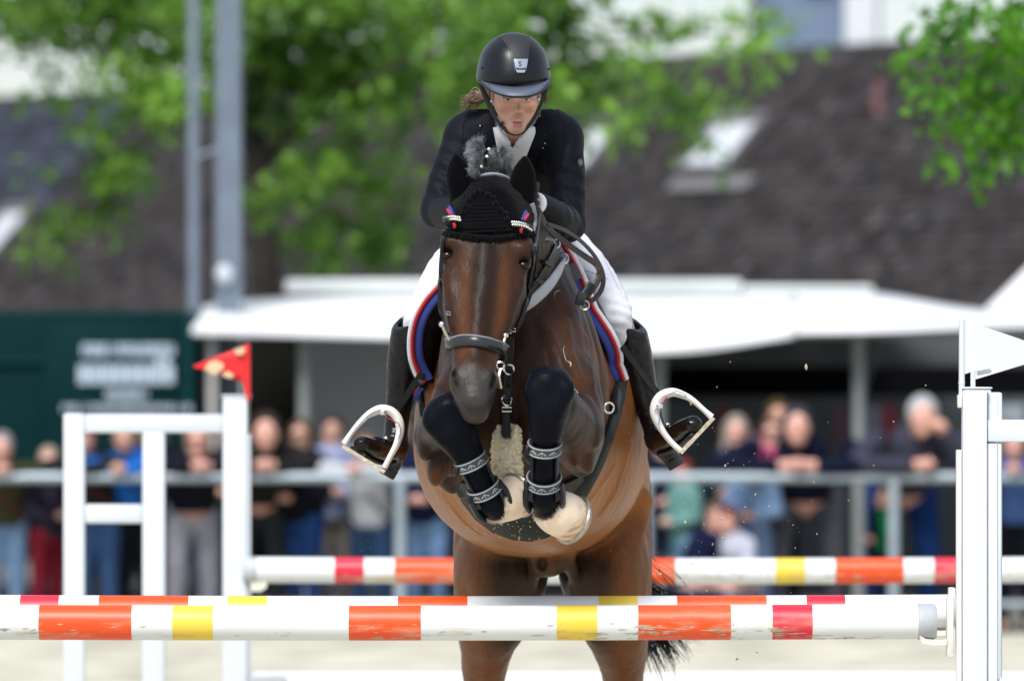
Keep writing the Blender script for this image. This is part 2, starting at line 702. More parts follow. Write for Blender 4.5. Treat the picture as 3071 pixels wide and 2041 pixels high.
def pole(name, label, px, py, Y, rz=0.):
    c0 = P(px, py, Y)
    t = thing(name, label, 'jump pole', c0, 'striped jump poles')
    cuts = []
    for a, b, m in BANDS:
        if a == 0: cuts.append((-b, b, m))
        else: cuts += [(a, b, m), (-b, -a, m)]
    cuts.sort()
    mb = MB()
    R_, seg = .0525, 40
    xs = sorted({round(x, 4) for c in cuts for x in c[:2]})
    vs, fs, ms = [], [], []
    for x in xs:
        for k in range(seg):
            an = 2 * math.pi * k / seg
            vs.append((c0.x + x, c0.y + math.cos(an) * R_, c0.z + math.sin(an) * R_ - .006 * math.cos(x * .9)))
    for i in range(len(xs) - 1):
        m = [c[2] for c in cuts if abs(c[0] - xs[i]) < 1e-3][0]
        for k in range(seg):
            l = (k + 1) % seg
            mb_f = (i * seg + k, i * seg + l, (i + 1) * seg + l, (i + 1) * seg + k)
            fs.append(mb_f)
            ms.append(m)
    b = len(mb.v)
    mb.v += vs
    mb.f += fs
    mb.m += ms
    mb.build('painted_pole', PM, t)
    for s_ in (-1, 1):
        MB().lathe([(0, .0518), (.002, .0545), (.048, .0545), (.056, .048), (.057, .02)], (c0.x + s_ * 1.597, c0.y, c0.z - .001), (s_, 0, 0), 40).build('end_cap', CAP, t)
    return t
def mud(t, px, py, Y, streaks, n, seed):
    """dried mud and hoof scuffs stuck to the lower front of a pole"""
    r = random.Random(seed)
    mb = MB()
    c0 = P(px, py, Y)
    spots_ = []
    for (x0, x1, v, k) in streaks:
        for _ in range(k):
            spots_.append((r.uniform(x0, x1), v + r.gauss(0, .10), r.uniform(.004, .03), r.uniform(.0012, .0035)))
    for _ in range(n):
        spots_.append((r.uniform(-1.5, 1.5), -r.uniform(.0, .95), r.uniform(.0015, .012), r.uniform(.0008, .0025)))
    for (x, v, a, b) in spots_:
        v = max(-.97, min(.6, v))
        an = math.asin(v)
        ny, nz_ = -math.cos(an), math.sin(an)
        ce = Vector((c0.x + x, c0.y + ny * .0527, c0.z + nz_ * .0527 - .006 * math.cos(x * .9)))
        tv = Vector((0, nz_, -ny))
        m = 9
        i0 = len(mb.v)
        for k in range(m):
            th = 2 * math.pi * k / m
            q_ = ce + Vector((math.cos(th) * a * r.uniform(.6, 1.2) + math.sin(th) * b * 2, 0, 0)) + tv * (math.sin(th) * b * r.uniform(.6, 1.2))
            mb.v.append(tuple(q_))
        mb.v.append(tuple(ce + Vector((0, ny, nz_)) * .0009))
        for k in range(m):
            mb.f.append((i0 + k, i0 + (k + 1) % m, i0 + m))
            mb.m.append(0)
    o = mb.build('dried_mud', M('dried_mud', (.46, .39, .27), rough=.95, var=.35, scale=60), t)
    o['kind'] = 'stuff'
t1_ = pole('jump_pole', 'nearest striped pole across the front, yellow and orange bands below the horse', 1155, 1861, 18.0)
mud(t1_, 1155, 1861, 18.0, [(.60, 1.25, -.52, 40), (.45, 1.5, -.88, 34), (-1.16, -1.02, -.45, 8), (-.15, .1, -.9, 8), (.72, .95, -.2, 5)], 40, 3)
t2_ = pole('jump_pole', 'striped pole just behind and above the nearest pole, only its top edge showing', 1298, 1831, 18.65)
t3_ = pole('jump_pole', 'farther blurred striped pole behind the horse\'s hind legs', 1946, 1707, 24.46)

mud(t3_, 1946, 1707, 24.46, [(.1, .9, -.4, 30)], 60, 5)
stand_m = M('white_stand_enamel', (.60, .635, .675), rough=.35, var=.03, scale=6)
cup_m = M('cream_plastic', (.66, .64, .56), rough=.5, var=.08)
track_m = M('keyhole_track', (.74, .73, .68), rough=.4, metal=.2)
def bx(px0, py0, px1, py1, Y, d, bev=.006, dy=0.):
    a, b = P(px0, py0, Y), P(px1, py1, Y)
    return (min(a.x, b.x), Y + dy, min(a.z, b.z)), (max(a.x, b.x), Y + dy + d, max(a.z, b.z))
def parts_box(t, name, args, mat, bev=.006):
    lo, hi = bx(*args)
    return MB().box(lo, hi, bev=bev).build(name, mat, t)

# right-hand stand of the near oxer
def near_stand(label, ox, Y, mirror=False, flag=True):
    t = thing('jump_stand', label, 'jump stand', P(2930 + ox, 1000, Y) * 1 - Vector((0, 0, P(0, 1000, Y).z)))
    zf = CY + CAM_H * F / Y
    mx = (lambda x: 2310 - x + ox) if mirror else (lambda x: x + ox)
    q = lambda n, x0, y0, x1, y1, d, m, bev=.006, dy=0.: parts_box(t, n, (mx(x0), y0, mx(x1), y1, Y, d, bev, dy), m, bev)
    q('post', 2885, 1166, 2958, zf - 40, .075, stand_m, dy=-.04)
    q('rear_post', 2962, 1176, 2993, zf - 40, .05, stand_m, dy=-.01)
    q('keyhole_track', 2867, 1348, 2883, zf - 120, .03, track_m, .003, dy=-.02)
    q('post_cap', 2882, 1160, 2961, 1165, .081, stand_m, .002, dy=-.043)
    q('arm', 2960, 1258, 3640, 1324, .045, stand_m, dy=-.03)
    q('arm', 2995, 2030, 3640, 2090, .045, stand_m, dy=-.03)
    q('inner_rail', 2960, 1328, 2990, zf - 60, .03, stand_m, dy=-.026)
    q('outer_post', 3642, 1200, 3715, zf - 40, .075, stand_m, dy=-.04)
    q('foot', 2800, zf - 42, 3780, zf - 2, .08, stand_m, dy=-.04)
    q('foot', 2895, zf - 45, 2950, zf - 3, .7, stand_m, dy=-.39)
    return t, q
st, q = near_stand('white metal jump stand at the right edge, nearest, carrying a white flag', 0, 18.0)
q('flag_holder', 2870, 1183, 2884, 1222, .03, cup_m, .003, dy=-.03)
st2, _ = near_stand('white jump stand directly behind the nearest one at the right edge', 12, 18.66)
near_stand('white jump stand at the far left end of the near poles', 0, 18.0, mirror=True)
near_stand('white jump stand behind the one at the far left end of the near poles', 110, 18.66, mirror=True)
def cup(px, py, Y, sx):
    t = thing('jump_cup', 'white jump cup holding up the end of the nearest pole', 'jump cup', P(px, py, Y))
    lo, hi = bx(px - 24, py - 70, px - 4, py + 110, Y, .05, 0, -.03)
    MB().box(lo, hi, bev=.004).build('bracket', track_m, t)
    mb = MB()
    prof = [(2755, 1900), (2765, 1928), (2800, 1934), (2840, 1932), (2842, 1916), (2815, 1918), (2775, 1914)]
    dx, dy = px - 2862, py - 1858
    n = len(prof)
    vs = [P(a + dx, b + dy, Y - .035) for a, b in prof] + [P(a + dx, b + dy, Y + .045) for a, b in prof]
    mb.add(vs, [tuple(range(n)), tuple(range(2 * n - 1, n - 1, -1))] + [(i, i + n, (i + 1) % n + n, (i + 1) % n) for i in range(n)])
    mb.build('tray', cup_m, t, smooth=False)
    return t
cup(2862, 1858, 18.0, 1)
t = cup(2868, 1830, 18.65, 1)
t['label'] = 'white jump cup at the end of the pole just behind the nearest one'

# white flag
fl = thing('white_flag', 'white pennant flag on two stakes atop the right-hand jump stand', 'flag', P(2890, 1180, 17.98))
YF = 17.99
mb = MB()
prof = [(2889, 957), (3182, 1059), (2925, 1137), (2922, 1112), (2890, 1122)]
n = len(prof)
mb.add([P(a, b, YF - .002) for a, b in prof] + [P(a, b, YF + .002) for a, b in prof], [tuple(range(n)), tuple(range(2 * n - 1, n - 1, -1))] + [(i, i + n, (i + 1) % n + n, (i + 1) % n) for i in range(n)])
mb.build('pennant', stand_m, fl, smooth=False)
MB().tube([P(2885, 958, YF), P(2884, 1210, YF)], .009, 12).build('stake', stand_m, fl)
MB().tube([P(2884, 1146, YF), P(2884, 1150, YF)], .0105, 12).build('stake_collar', cup_m, fl)
MB().tube([P(2918, 1110, YF), P(2918, 1168, YF)], .0075, 12).build('stake', stand_m, fl)
pr = M('black_print', (.06, .07, .09), rough=.6)
for k, (x0, x1) in enumerate(((2929, 2970), (2930, 2974), (2930, 2972))):
    y0 = 1113 + k * 4.6
    mb = MB()
    mb.add([P(x0, y0, YF - .004), P(x1, y0 - 8, YF - .004), P(x1, y0 - 6.4, YF - .004), P(x0, y0 + 1.8, YF - .004)], [(0, 1, 2, 3)])
    mb.build('printed_line', pr, fl, smooth=False)

# ladder-like stand of the far fence
Y3 = 24.46
lad = thing('jump_stand', 'blurred white ladder-shaped jump stand at left topped by a red flag', 'jump stand', P(470, 1000, Y3) - Vector((0, 0, P(0, 1000, Y3).z)))
z3 = CY + CAM_H * F / Y3
def lb(n, x0, y0, x1, y1, d=.06, dy=0.):
    return parts_box(lad, n, (x0, y0, x1, y1, Y3, d, .008, dy), stand_m, .008)
lb('post', 190, 1240, 253, z3 - 40)
lb('post', 427, 1296, 494, z3 - 40, dy=-.004)
lb('post', 668, 1190, 742, z3 - 40, .075, dy=-.01)
lb('keyhole_track', 743, 1300, 752, z3 - 80, .03)
lb('rail', 254, 1242, 667, 1297, .05)
lb('rail', 254, 1512, 426, 1568, .05)
lb('rail', 495, 2120, 667, 2170, .05)
lb('foot', 150, z3 - 39, 800, z3 - 2, .08)
for x in (210, 690):
    parts_box(lad, 'foot', (x, z3 - 38, x + 40, z3 - 3, Y3, .7, .008, -.35), stand_m, .008)
lb('post_cap', 664, 1184, 752, 1189, .08, dy=-.013)
lad2 = thing('jump_stand', 'blurred white stand at the hidden far end of the rear fence', 'jump stand', P(3230, 1000, Y3) - Vector((0, 0, P(0, 1000, Y3).z)))
for x0, x1 in ((3180, 3250), (3420, 3485), (3660, 3725)):
    parts_box(lad2, 'post', (x0, 1240, x1, z3 - 40, Y3, .06, .008, 0), stand_m, .008)
parts_box(lad2, 'rail', (3252, 1242, 3418, 1297, Y3, .05, .008, 0), stand_m, .008)
parts_box(lad2, 'rail', (3487, 1242, 3658, 1297, Y3, .05, .008, 0), stand_m, .008)
parts_box(lad2, 'foot', (3140, z3 - 39, 3760, z3 - 2, Y3, .08, .008, 0), stand_m, .008)
c3 = thing('jump_cup', 'cream jump cup under the end of the farther blurred pole', 'jump cup', P(770, 1750, Y3))
mb = MB()
prof = [(752, 1742), (800, 1738), (800, 1760), (782, 1772), (752, 1772)]
n = len(prof)
mb.add([P(a, b, Y3 - .03) for a, b in prof] + [P(a, b, Y3 + .05) for a, b in prof], [tuple(range(n)), tuple(range(2 * n - 1, n - 1, -1))] + [(i, i + n, (i + 1) % n + n, (i + 1) % n) for i in range(n)])
mb.build('tray', cup_m, c3, smooth=False)
# red flag with pale worn patches
rf = thing('red_flag', 'red triangular flag with pale patches on the ladder-shaped stand', 'flag', P(745, 1190, Y3))
mb = MB()
nn = 12
for i in range(nn + 1):
    u = i / nn
    xt = 742 + (580 - 742) * u
    yt, yb = 1032 + (1096 - 1032) * u, 1148 + (1100 - 1148) * u
    for k in range(5):
        p = P(xt, yt + (yb - yt) * k / 4, Y3 - .02)
        mb.v.append((p.x, p.y + .012 * math.sin(u * 5), p.z))
for i in range(nn):
    for k in range(4):
        mb.f.append((i * 5 + k, (i + 1) * 5 + k, (i + 1) * 5 + k + 1, i * 5 + k + 1))
        mb.m.append(0)
so = mb.build('pennant', M('red_flag_cloth', (.70, .012, .016), rough=.6, var=.05), rf)
so.modifiers.new('thickness', 'SOLIDIFY').thickness = .003
MB().tube([P(745, 1030, Y3 - .02), P(746, 1200, Y3 - .02)], .008, 10).build('stake', M('red_stake', (.6, .02, .02), rough=.5), rf)
mb = MB()
mb.add([P(724, 1120, Y3 - .024), P(743, 1100, Y3 - .024), P(746, 1196, Y3 - .024), P(738, 1190, Y3 - .024)], [(0, 1, 2, 3)])
mb.build('sleeve', M('red_flag_cloth', (.7, .012, .016)), rf, smooth=False)
pale = M('pale_patch', (.62, .46, .28), rough=.7, var=.15, scale=30)
for pts in ([(612, 1106), (626, 1086), (650, 1080), (668, 1088), (672, 1102), (660, 1112), (648, 1124), (630, 1120)], [(700, 1048), (722, 1040), (736, 1044), (730, 1062), (712, 1064)], [(664, 1120), (684, 1112), (702, 1124), (694, 1134), (674, 1130)]):
    MB().add([P(a, b, Y3 - .036) for a, b in pts], [tuple(range(len(pts)))]).build('pale_patch', pale, rf, smooth=False)
# white plank low on the far fence, with its grey hanging fitting
pk = thing('plank', 'white plank hung low across the rear fence at the bottom edge', 'plank', P(1946, 2060, Y3))
parts_box(pk, 'board', (760, 2013, 3160, 2160, Y3, .03, .004, 0), WHITE, .004)
parts_box(pk, 'hanger', (748, 2022, 858, 2050, Y3, .03, .006, -.04), CAP, .006)

# ------------------------------------------------------------------ railing along the spectators
YR = 42.0
rail_m = M('galvanised_steel', (.34, .40, .45), rough=.4, metal=.35, var=.12, scale=3)
rl = thing('railing', 'grey metal railing between the spectators and the sand arena', 'railing', P(1535, 1904, YR))
ztop = P(0, 1430, YR).z
MB().tube([(-9, YR, ztop), (9, YR, ztop)], .034, 14).build('top_rail', rail_m, rl)
for k in range(-3, 6):
    x = P(460 + 740 * k, 0, YR).x
    MB().tube([(x, YR, 0), (x, YR, ztop)], .038, 12).build('post', rail_m, rl)
MB().tube([(-9, YR, .22), (9, YR, .22)], .022, 10).build('lower_rail', rail_m, rl)

# ------------------------------------------------------------------ catering stall with white awnings
YS = 46.0
canvas = M('white_canvas', (.74, .75, .76), rough=.75, var=.05, scale=1.2)
stall = thing('catering_stall', 'long white awning stall with a dark serving hatch behind the spectators', 'stall', P(1800, 1000, 49) - Vector((0, 0, P(0, 1000, 49).z)))
def grid_sheet(name, bot, top, mat, parent, thick=.02, n=6, rows=6, sag=.03):
    b, t_ = pcurve(bot, n), pcurve(top, n)
    m = len(b)
    vs = []
    for r in range(rows + 1):
        u = r / rows
        for k in range(m):
            p = b[k].lerp(t_[k], u)
            vs.append(p - Vector((0, 0, sag * math.sin(math.pi * u) * (1 + .5 * math.sin(k * 1.1)))))
    o = MB().add(vs, [(r * m + k, r * m + k + 1, (r + 1) * m + k + 1, (r + 1) * m + k) for r in range(rows) for k in range(m - 1)]).build(name, mat, parent)
    o.modifiers.new('thickness', 'SOLIDIFY').thickness = thick
    return o
grid_sheet('awning', [(575, 985, 46), (700, 1004, 46), (1250, 1012, 46), (1700, 1044, 46), (1960, 1050, 46), (2200, 1030, 46), (2385, 1002, 46)],
           [(610, 925, 48.5), (760, 905, 48.8), (1250, 886, 49), (1700, 886, 49), (1960, 886, 49), (2200, 886, 49), (2385, 886, 49)], canvas, stall)
grid_sheet('awning', [(2388, 1002, 45.9), (2620, 998, 45.9), (2890, 987, 45.9), (3260, 975, 45.9)], [(2388, 884, 48.9), (2620, 884, 48.9), (2900, 930, 48), (3260, 960, 47.2)], canvas, stall)
# hanging valance edges
grid_sheet('valance', [(575, 1003, 46), (1250, 1020, 46), (1960, 1060, 46), (2385, 1012, 46)], [(575, 985, 46), (1250, 1010, 46), (1960, 1048, 46), (2385, 1002, 46)], canvas, stall, sag=0)
fas = M('pale_fascia', (.66, .70, .69), rough=.5, var=.04, scale=2)
parts_box(stall, 'roof_fascia', (855, 838, 2225, 884, 49.1, 2.6, .03, 0), fas, .03)
parts_box(stall, 'roof_fascia', (2230, 856, 2622, 884, 49.1, 2.6, .03, 0), fas, .03)
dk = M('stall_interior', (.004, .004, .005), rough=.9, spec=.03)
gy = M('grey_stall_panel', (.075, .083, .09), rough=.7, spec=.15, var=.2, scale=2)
lg = M('light_grey_panel', (.42, .45, .48), rough=.5, var=.1, scale=1.5)
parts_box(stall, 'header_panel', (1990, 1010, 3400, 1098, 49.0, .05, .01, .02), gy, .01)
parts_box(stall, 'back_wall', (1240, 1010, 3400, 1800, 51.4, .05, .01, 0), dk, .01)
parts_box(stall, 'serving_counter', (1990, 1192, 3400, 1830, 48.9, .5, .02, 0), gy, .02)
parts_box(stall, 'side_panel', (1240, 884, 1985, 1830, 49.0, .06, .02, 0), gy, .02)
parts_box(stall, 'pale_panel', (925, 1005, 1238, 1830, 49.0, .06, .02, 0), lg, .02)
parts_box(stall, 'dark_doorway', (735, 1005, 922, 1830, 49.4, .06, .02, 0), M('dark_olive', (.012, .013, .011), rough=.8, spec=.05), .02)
pst = M('awning_post', (.23, .25, .24), rough=.5)
for x in (912, 2575, 1978, 3300):
    MB().tube([P(x, 1010, 46.3), P(x, 1800, 46.3) * 1 - Vector((0, 0, P(x, 1800, 46.3).z))], .045, 10).build('post', pst, stall)
MB().tube([P(2625, 1006, 46.4), P(2585, 1190, 46.4)], .03, 8).build('brace', M('dark_brace', (.03, .033, .035), rough=.5), stall)
for (x0, x1, c_) in ((2150, 2200, (.10, .01, .015)), (2500, 2545, (.07, .03, .045)), (2640, 2690, (.22, .02, .04)), (2590, 2640, (.16, .18, .25)), (2700, 2860, (.08, .10, .09)), (2960, 3071, (.30, .34, .38))):
    parts_box(stall, 'display_board', (x0, 1215, x1, 1345, 48.6, .03, .005, 0), M('board_%d' % x0, c_, rough=.6), .005)
# white pagoda tent peeking in at right
tn = thing('pagoda_tent', 'white sloping tent roof at the right edge above the awning', 'tent', P(3200, 1000, 53) - Vector((0, 0, P(0, 1000, 53).z)))
ap = P(3330, 560, 54)
cr = [P(2948, 935, 52), P(3760, 935, 52), P(3760, 935, 56), P(2948, 935, 56)]
MB().add([ap] + cr, [(0, 1, 2), (0, 2, 3), (0, 3, 4), (0, 4, 1)]).build('roof', canvas, tn, smooth=False)
for p in cr: MB().tube([p, (p.x, p.y, 0)], .04, 8).build('pole', pst, tn)

# ------------------------------------------------------------------ green show trailer with lettering
grn = M('dark_green_panel', (.0015, .020, .022), rough=.6, spec=.06, var=.3, scale=1.5)
grn2 = M('green_trim', (.003, .036, .040), rough=.6, spec=.06)
tr = thing('trailer', 'dark green trailer with white lettering behind the ladder-shaped stand', 'trailer', P(200, 1000, 47.5) - Vector((0, 0, P(0, 1000, 47.5).z)))
parts_box(tr, 'body', (-700, 930, 556, 1680, 47.0, 2.3, .04, 0), grn, .04)
parts_box(tr, 'corner_trim', (548, 934, 580, 1680, 46.98, 2.3, .02, 0), grn2, .02)
parts_box(tr, 'side_panel', (130, 950, 545, 1660, 46.97, .02, .008, 0), grn, .008)
parts_box(tr, 'panel_rib', (-700, 1078, 128, 1092, 46.96, .03, .008, 0), grn2, .008)
parts_box(tr, 'panel_rib', (130, 934, 545, 948, 46.96, .03, .006, 0), grn2, .006)
for x in (-420, 300):
    MB().lathe([(-.1, .3), (-.1, .32), (.1, .32), (.1, .3)], P(x, 0, 47.2) * 1 + Vector((0, 0, .33 - P(x, 0, 47.2).z)), (0, 1, 0), 20).build('wheel', leather if False else M('tyre_rubber', (.012, .012, .012), rough=.9), tr)
let = M('white_lettering', (.50, .60, .70), rough=.5)
def glyph_row(x0, x1, y, h, kinds, name, w=.30):
    """illegible far-off lettering: each glyph its own small shape"""
    n = len(kinds)
    cw = (x1 - x0) / n
    for i, k in enumerate(kinds):
        a, b = x0 + cw * i + cw * .1, x0 + cw * (i + 1) - cw * .1
        mb = MB()
        st_ = cw * w
        def r(xa, ya, xb, yb):
            lo, hi = bx(xa, ya, xb, yb, 46.94, .02)
            mb.box(lo, hi)
        top = y - h * (1.45 if k in 'ld' else 1)
        if k in 'nmul':
            r(a, top, a + st_, y)
            r(b - st_, y - h, b, y)
            r(a + st_, y - h, b - st_, y - h + h * .28) if k != 'u' else r(a + st_, y - h * .28, b - st_, y)
        elif k in 'oed':
            r(a, y - h, a + st_, y)
            r(b - st_, top, b, y)
            r(a + st_, y - h, b - st_, y - h * .75)
            r(a + st_, y - h * .25, b - st_, y)
            if k == 'e': r(a + st_, y - h * .6, b - st_, y - h * .42)
        else:
            r((a + b) / 2 - st_ / 2, y - h, (a + b) / 2 + st_ / 2, y)
        mb.build(name, let, tr, smooth=False)
glyph_row(244, 524, 1066, 34, 'noeinmuoenu', 'letter', .28)
glyph_row(232, 524, 1150, 56, 'onmnoedl', 'letter', .42)
glyph_row(316, 446, 1196, 26, 'nouenoi', 'letter', .3)
glyph_row(185, 575, 1234, 20, 'noinmouenomnoie', 'letter', .22)

# white garden tables behind the railing
for lab, x0, x1, y, Y in (('white plastic table behind the railing beside the crouching children', 2150, 2360, 1478, 43.6), ('white plastic table by the far left spectators behind the railing', 34, 185, 1448, 43.4)):
    t = thing('garden_table', lab, 'table', P((x0 + x1) / 2, 1000, Y) - Vector((0, 0, P(0, 1000, Y).z)))
    wp = M('white_plastic', (.66, .72, .80), rough=.4)
    parts_box(t, 'table_top', (x0, y - 14, x1, y + 14, Y, .7, .02, 0), wp, .02)
    for xx_ in (x0 + 14, x1 - 14):
        for dy in (.06, .6):
            p = P(xx_, y, Y + dy)
            MB().tube([(p.x, p.y, 0), (p.x, p.y, p.z)], .032, 10).build('leg', wp, t)

# ------------------------------------------------------------------ lighting mast
mm = M('mast_steel', (.20, .24, .30), rough=.5, metal=.3, var=.15, scale=4)
mast = thing('mast', 'tall grey twin-tube steel mast in front of the tree', 'mast', P(645, 1000, 47.8) - Vector((0, 0, P(0, 1000, 47.8).z)))
for x, r in ((581, .045), (668, .055), (704, .055)):
    p = P(x, 0, 47.8)
    MB().tube([(p.x, p.y, 0), (p.x, p.y, 7.5)], r, 12).build('upright', mm, mast)
for k in range(5):
    z = .6 + k * 1.45
    a, b = P(581, 0, 47.8).x, P(668, 0, 47.8).x
    MB().tube([(a, 47.8, z), (b, 47.8, z + .1)], .014, 8).build('rung', mm, mast)
MB().sphere(P(672, 822, 47.7), .07, sc=(1, .7, 1.2)).build('lamp_box', M('pale_lamp', (.5, .55, .6), rough=.4), mast)

# ------------------------------------------------------------------ long tiled house roof seen obliquely
E0 = P(2190, 935, 70.)
ev_, uh = Vector((.588, -.809, 0)).normalized(), Vector((.809, .588, 0)).normalized()
uv = (uh + Vector((0, 0, 1))).normalized()
un = uv.cross(ev_).normalized()
if un.z < 0: un = -un
SL = 4.65
def RP(a, b, h=0.): return E0 + ev_ * a + uv * b + un * h
def roof_at(px, py):
    d = P(px, py, 10.) - ORIG
    t = (E0 - ORIG).dot(un) / d.dot(un)
    p = ORIG + d * t
    return (p - E0).dot(ev_), (p - E0).dot(uv)
def house(label, a0, a1, tile_cols, seed):
    ob = E0 + ev_ * ((a0 + a1) / 2)
    t = thing('house', label, 'house', (ob.x + 2, ob.y + 2, 0))
    wallm = M('pale_render', (.5, .48, .45), rough=.9)
    mb = MB()
    for (a, b) in ((a0, a1),):
        p = [RP(a, .12), RP(b, .12)]
        q_ = [x + uh * (SL * 1.414) for x in p]
        base = [Vector((x.x, x.y, 0)) for x in (p[0], p[1], q_[1], q_[0])]
        top = [x - Vector((0, 0, .15)) for x in (p[0], p[1], q_[1], q_[0])]
        mb.add(base + top, [(0, 1, 5, 4), (1, 2, 6, 5), (2, 3, 7, 6), (3, 0, 4, 7)])
    mb.build('wall', wallm, t, smooth=False)
    under = M('roof_underlay', tuple(np.array(tile_cols[0]) * .6), rough=.9)
    ub = Vector((-uv.x, -uv.y, uv.z))
    rf_ = MB()
    back = [RP(a0, SL) + Vector((uh.x, uh.y, -1)) * (SL * .7071), RP(a1, SL) + Vector((uh.x, uh.y, -1)) * (SL * .7071)]
    rf_.add([RP(a0, -.2), RP(a1, -.2), RP(a1, SL), RP(a0, SL)], [(0, 1, 2, 3)])
    rf_.add([RP(a1, SL), RP(a0, SL), back[0], back[1]], [(0, 1, 2, 3)])
    rf_.add([RP(a1, 0), RP(a1, SL), back[1]], [(0, 1, 2)])
    rf_.add([RP(a0, 0), RP(a0, SL), back[0]], [(0, 1, 2)])
    roof = rf_.build('roof', under, t, smooth=False)
    # tiles, laid in courses
    r = np.random.default_rng(seed)
    tw, te = .16, .17
    V_, Q_, K_ = [], [], []
    nb = int((SL + .1) / te)
    na = int((a1 - a0) / tw)
    for j in range(nb):
        for i in range(na):
            a = a0 + (i + .5 * (j % 2)) * tw
            if a + tw > a1: continue
            b = -.2 + j * te
            h0, h1 = .05 + r.normal(0, .007), .03
            base = len(V_)
            aa, ab = a + .006, a + tw - .006
            V_ += [RP(aa, b, h0), RP(ab, b, h0), RP(ab, b + te + .05, h1), RP(aa, b + te + .05, h1), RP(aa, b, h0 - .02), RP(ab, b, h0 - .02)]
            Q_ += [(base, base + 1, base + 2, base + 3), (base + 4, base + 5, base + 1, base), (base + 1, base + 5, base + 2, base + 2), (base + 3, base + 4, base, base)]
            c_ = np.array(tile_cols[r.integers(len(tile_cols))]) * np.exp(r.normal(0, .28)) * 1.5
            K_ += [np.clip(c_, .01, .5)] * 6
    fs = [f if len(set(f)) == 4 else tuple(dict.fromkeys(f)) for f in Q_]
    me_ = bpy.data.meshes.new('tile_courses')
    me_.from_pydata([tuple(v) for v in V_], [], fs)
    at = me_.attributes.new('Col', 'FLOAT_COLOR', 'POINT')
    c4 = np.ones((len(V_), 4), np.float32)
    c4[:, :3] = np.array(K_)
    at.data.foreach_set('color', c4.ravel())
    o = link('tile_courses', me_, M('roof_tile', (.1, .1, .1), rough=.75, spec=.12, attr='Col', var=.15, scale=3), roof, smooth=False)
    o['kind'] = 'stuff'
    return t, roof
BRN = [(.024, .021, .022), (.030, .025, .025), (.035, .032, .034), (.018, .017, .019), (.029, .024, .022)]
SLT = [(.026, .030, .044), (.032, .037, .052), (.028, .031, .042)]
hs, hroof = house('long house with a dark brown tiled roof and skylights behind the stall', -17.5, 9., BRN, 1)
house('house end with a blue-grey slate roof at far left behind the tree', -34., -17.6, SLT, 2)
fr_m = M('skylight_frame', (.12, .115, .12), rough=.5)
gl_m = M('skylight_glass', (.92, .93, .95), rough=.35, metal=.6, var=.02)
for pts in ([(2045, 520), (2188, 520), (2296, 388), (2190, 388)], [(1690, 522), (1775, 522), (1862, 402), (1790, 402)], [(-70, 785), (0, 785), (88, 655), (20, 655)]):
    ab = [roof_at(*p) for p in pts]
    a0_, a1_ = (ab[0][0] + ab[3][0]) / 2, (ab[1][0] + ab[2][0]) / 2
    b0_, b1_ = (ab[0][1] + ab[1][1]) / 2, (ab[2][1] + ab[3][1]) / 2
    w_ = .09
    mb = MB()
    for (x0, x1, y0, y1) in ((a0_ - w_, a1_ + w_, b0_ - w_, b0_), (a0_ - w_, a1_ + w_, b1_, b1_ + w_ * 1.6), (a0_ - w_, a0_, b0_, b1_), (a1_, a1_ + w_, b0_, b1_)):
        vs = [RP(x, y, h) for h in (.05, .16) for (x, y) in ((x0, y0), (x1, y0), (x1, y1), (x0, y1))]
        mb.add(vs, [(3, 2, 1, 0), (4, 5, 6, 7), (0, 1, 5, 4), (1, 2, 6, 5), (2, 3, 7, 6), (3, 0, 4, 7)])
    par = hroof
    f_ = mb.build('skylight_frame', fr_m, par, smooth=False)
    MB().add([RP(a0_, b0_, .12), RP(a1_, b0_, .12), RP(a1_, b1_, .12), RP(a0_, b1_, .12)], [(0, 1, 2, 3)]).build('skylight_pane', gl_m, par, smooth=False)
aa, bb_ = roof_at(2635, 345)
MB().tube([RP(aa, bb_), RP(aa, bb_) + Vector((0, 0, .42))], [.06, .05], 10).build('vent_pipe', M('pink_clay', (.20, .09, .10), rough=.8), hroof)
aa, bb_ = roof_at(2190, 560)
mb = MB()
mb.add([RP(aa - 1.1, bb_ - .12, .09), RP(aa + .5, bb_ - .12, .09), RP(aa + .5, bb_ + .1, .085), RP(aa - 1.1, bb_ + .1, .085)], [(0, 1, 2, 3)])
mb.build('lead_flashing', M('lead', (.16, .155, .16), rough=.6), hroof, smooth=False)
MB().tube([RP(-17.4, -.24, .02), RP(8.9, -.24, .02)], .07, 8).build('gutter', M('zinc_gutter', (.20, .21, .23), rough=.5, metal=.4), hroof)
# taller pale building behind the ridge
tw_ = thing('house', 'pale tall building with a blue-grey window rising behind the brown roof', 'house', P(2500, 1000, 82) - Vector((0, 0, P(0, 1000, 82).z)))
parts_box(tw_, 'wall', (2300, -600, 2640, 1500, 82, 5, .05, 0), M('blue_grey_render', (.14, .19, .28), rough=.8), .05)
parts_box(tw_, 'corner_pier', (2532, -600, 2632, 1500, 81.8, .2, .03, -.1), M('white_render', (.62, .64, .68), rough=.8), .03)
wd = parts_box(tw_, 'window', (2400, -420, 2500, -60, 81.9, .1, .02, -.1), M('window_frame', (.5, .55, .6), rough=.5), .02)
parts_box(tw_, 'sill', (2385, 170, 2535, 205, 81.8, .2, .02, -.2), M('white_render', (.62, .64, .68)), .02)
parts_box(tw_, 'roof', (2260, -660, 2680, -600, 81.5, 6, .05, 0), fr_m, .05)

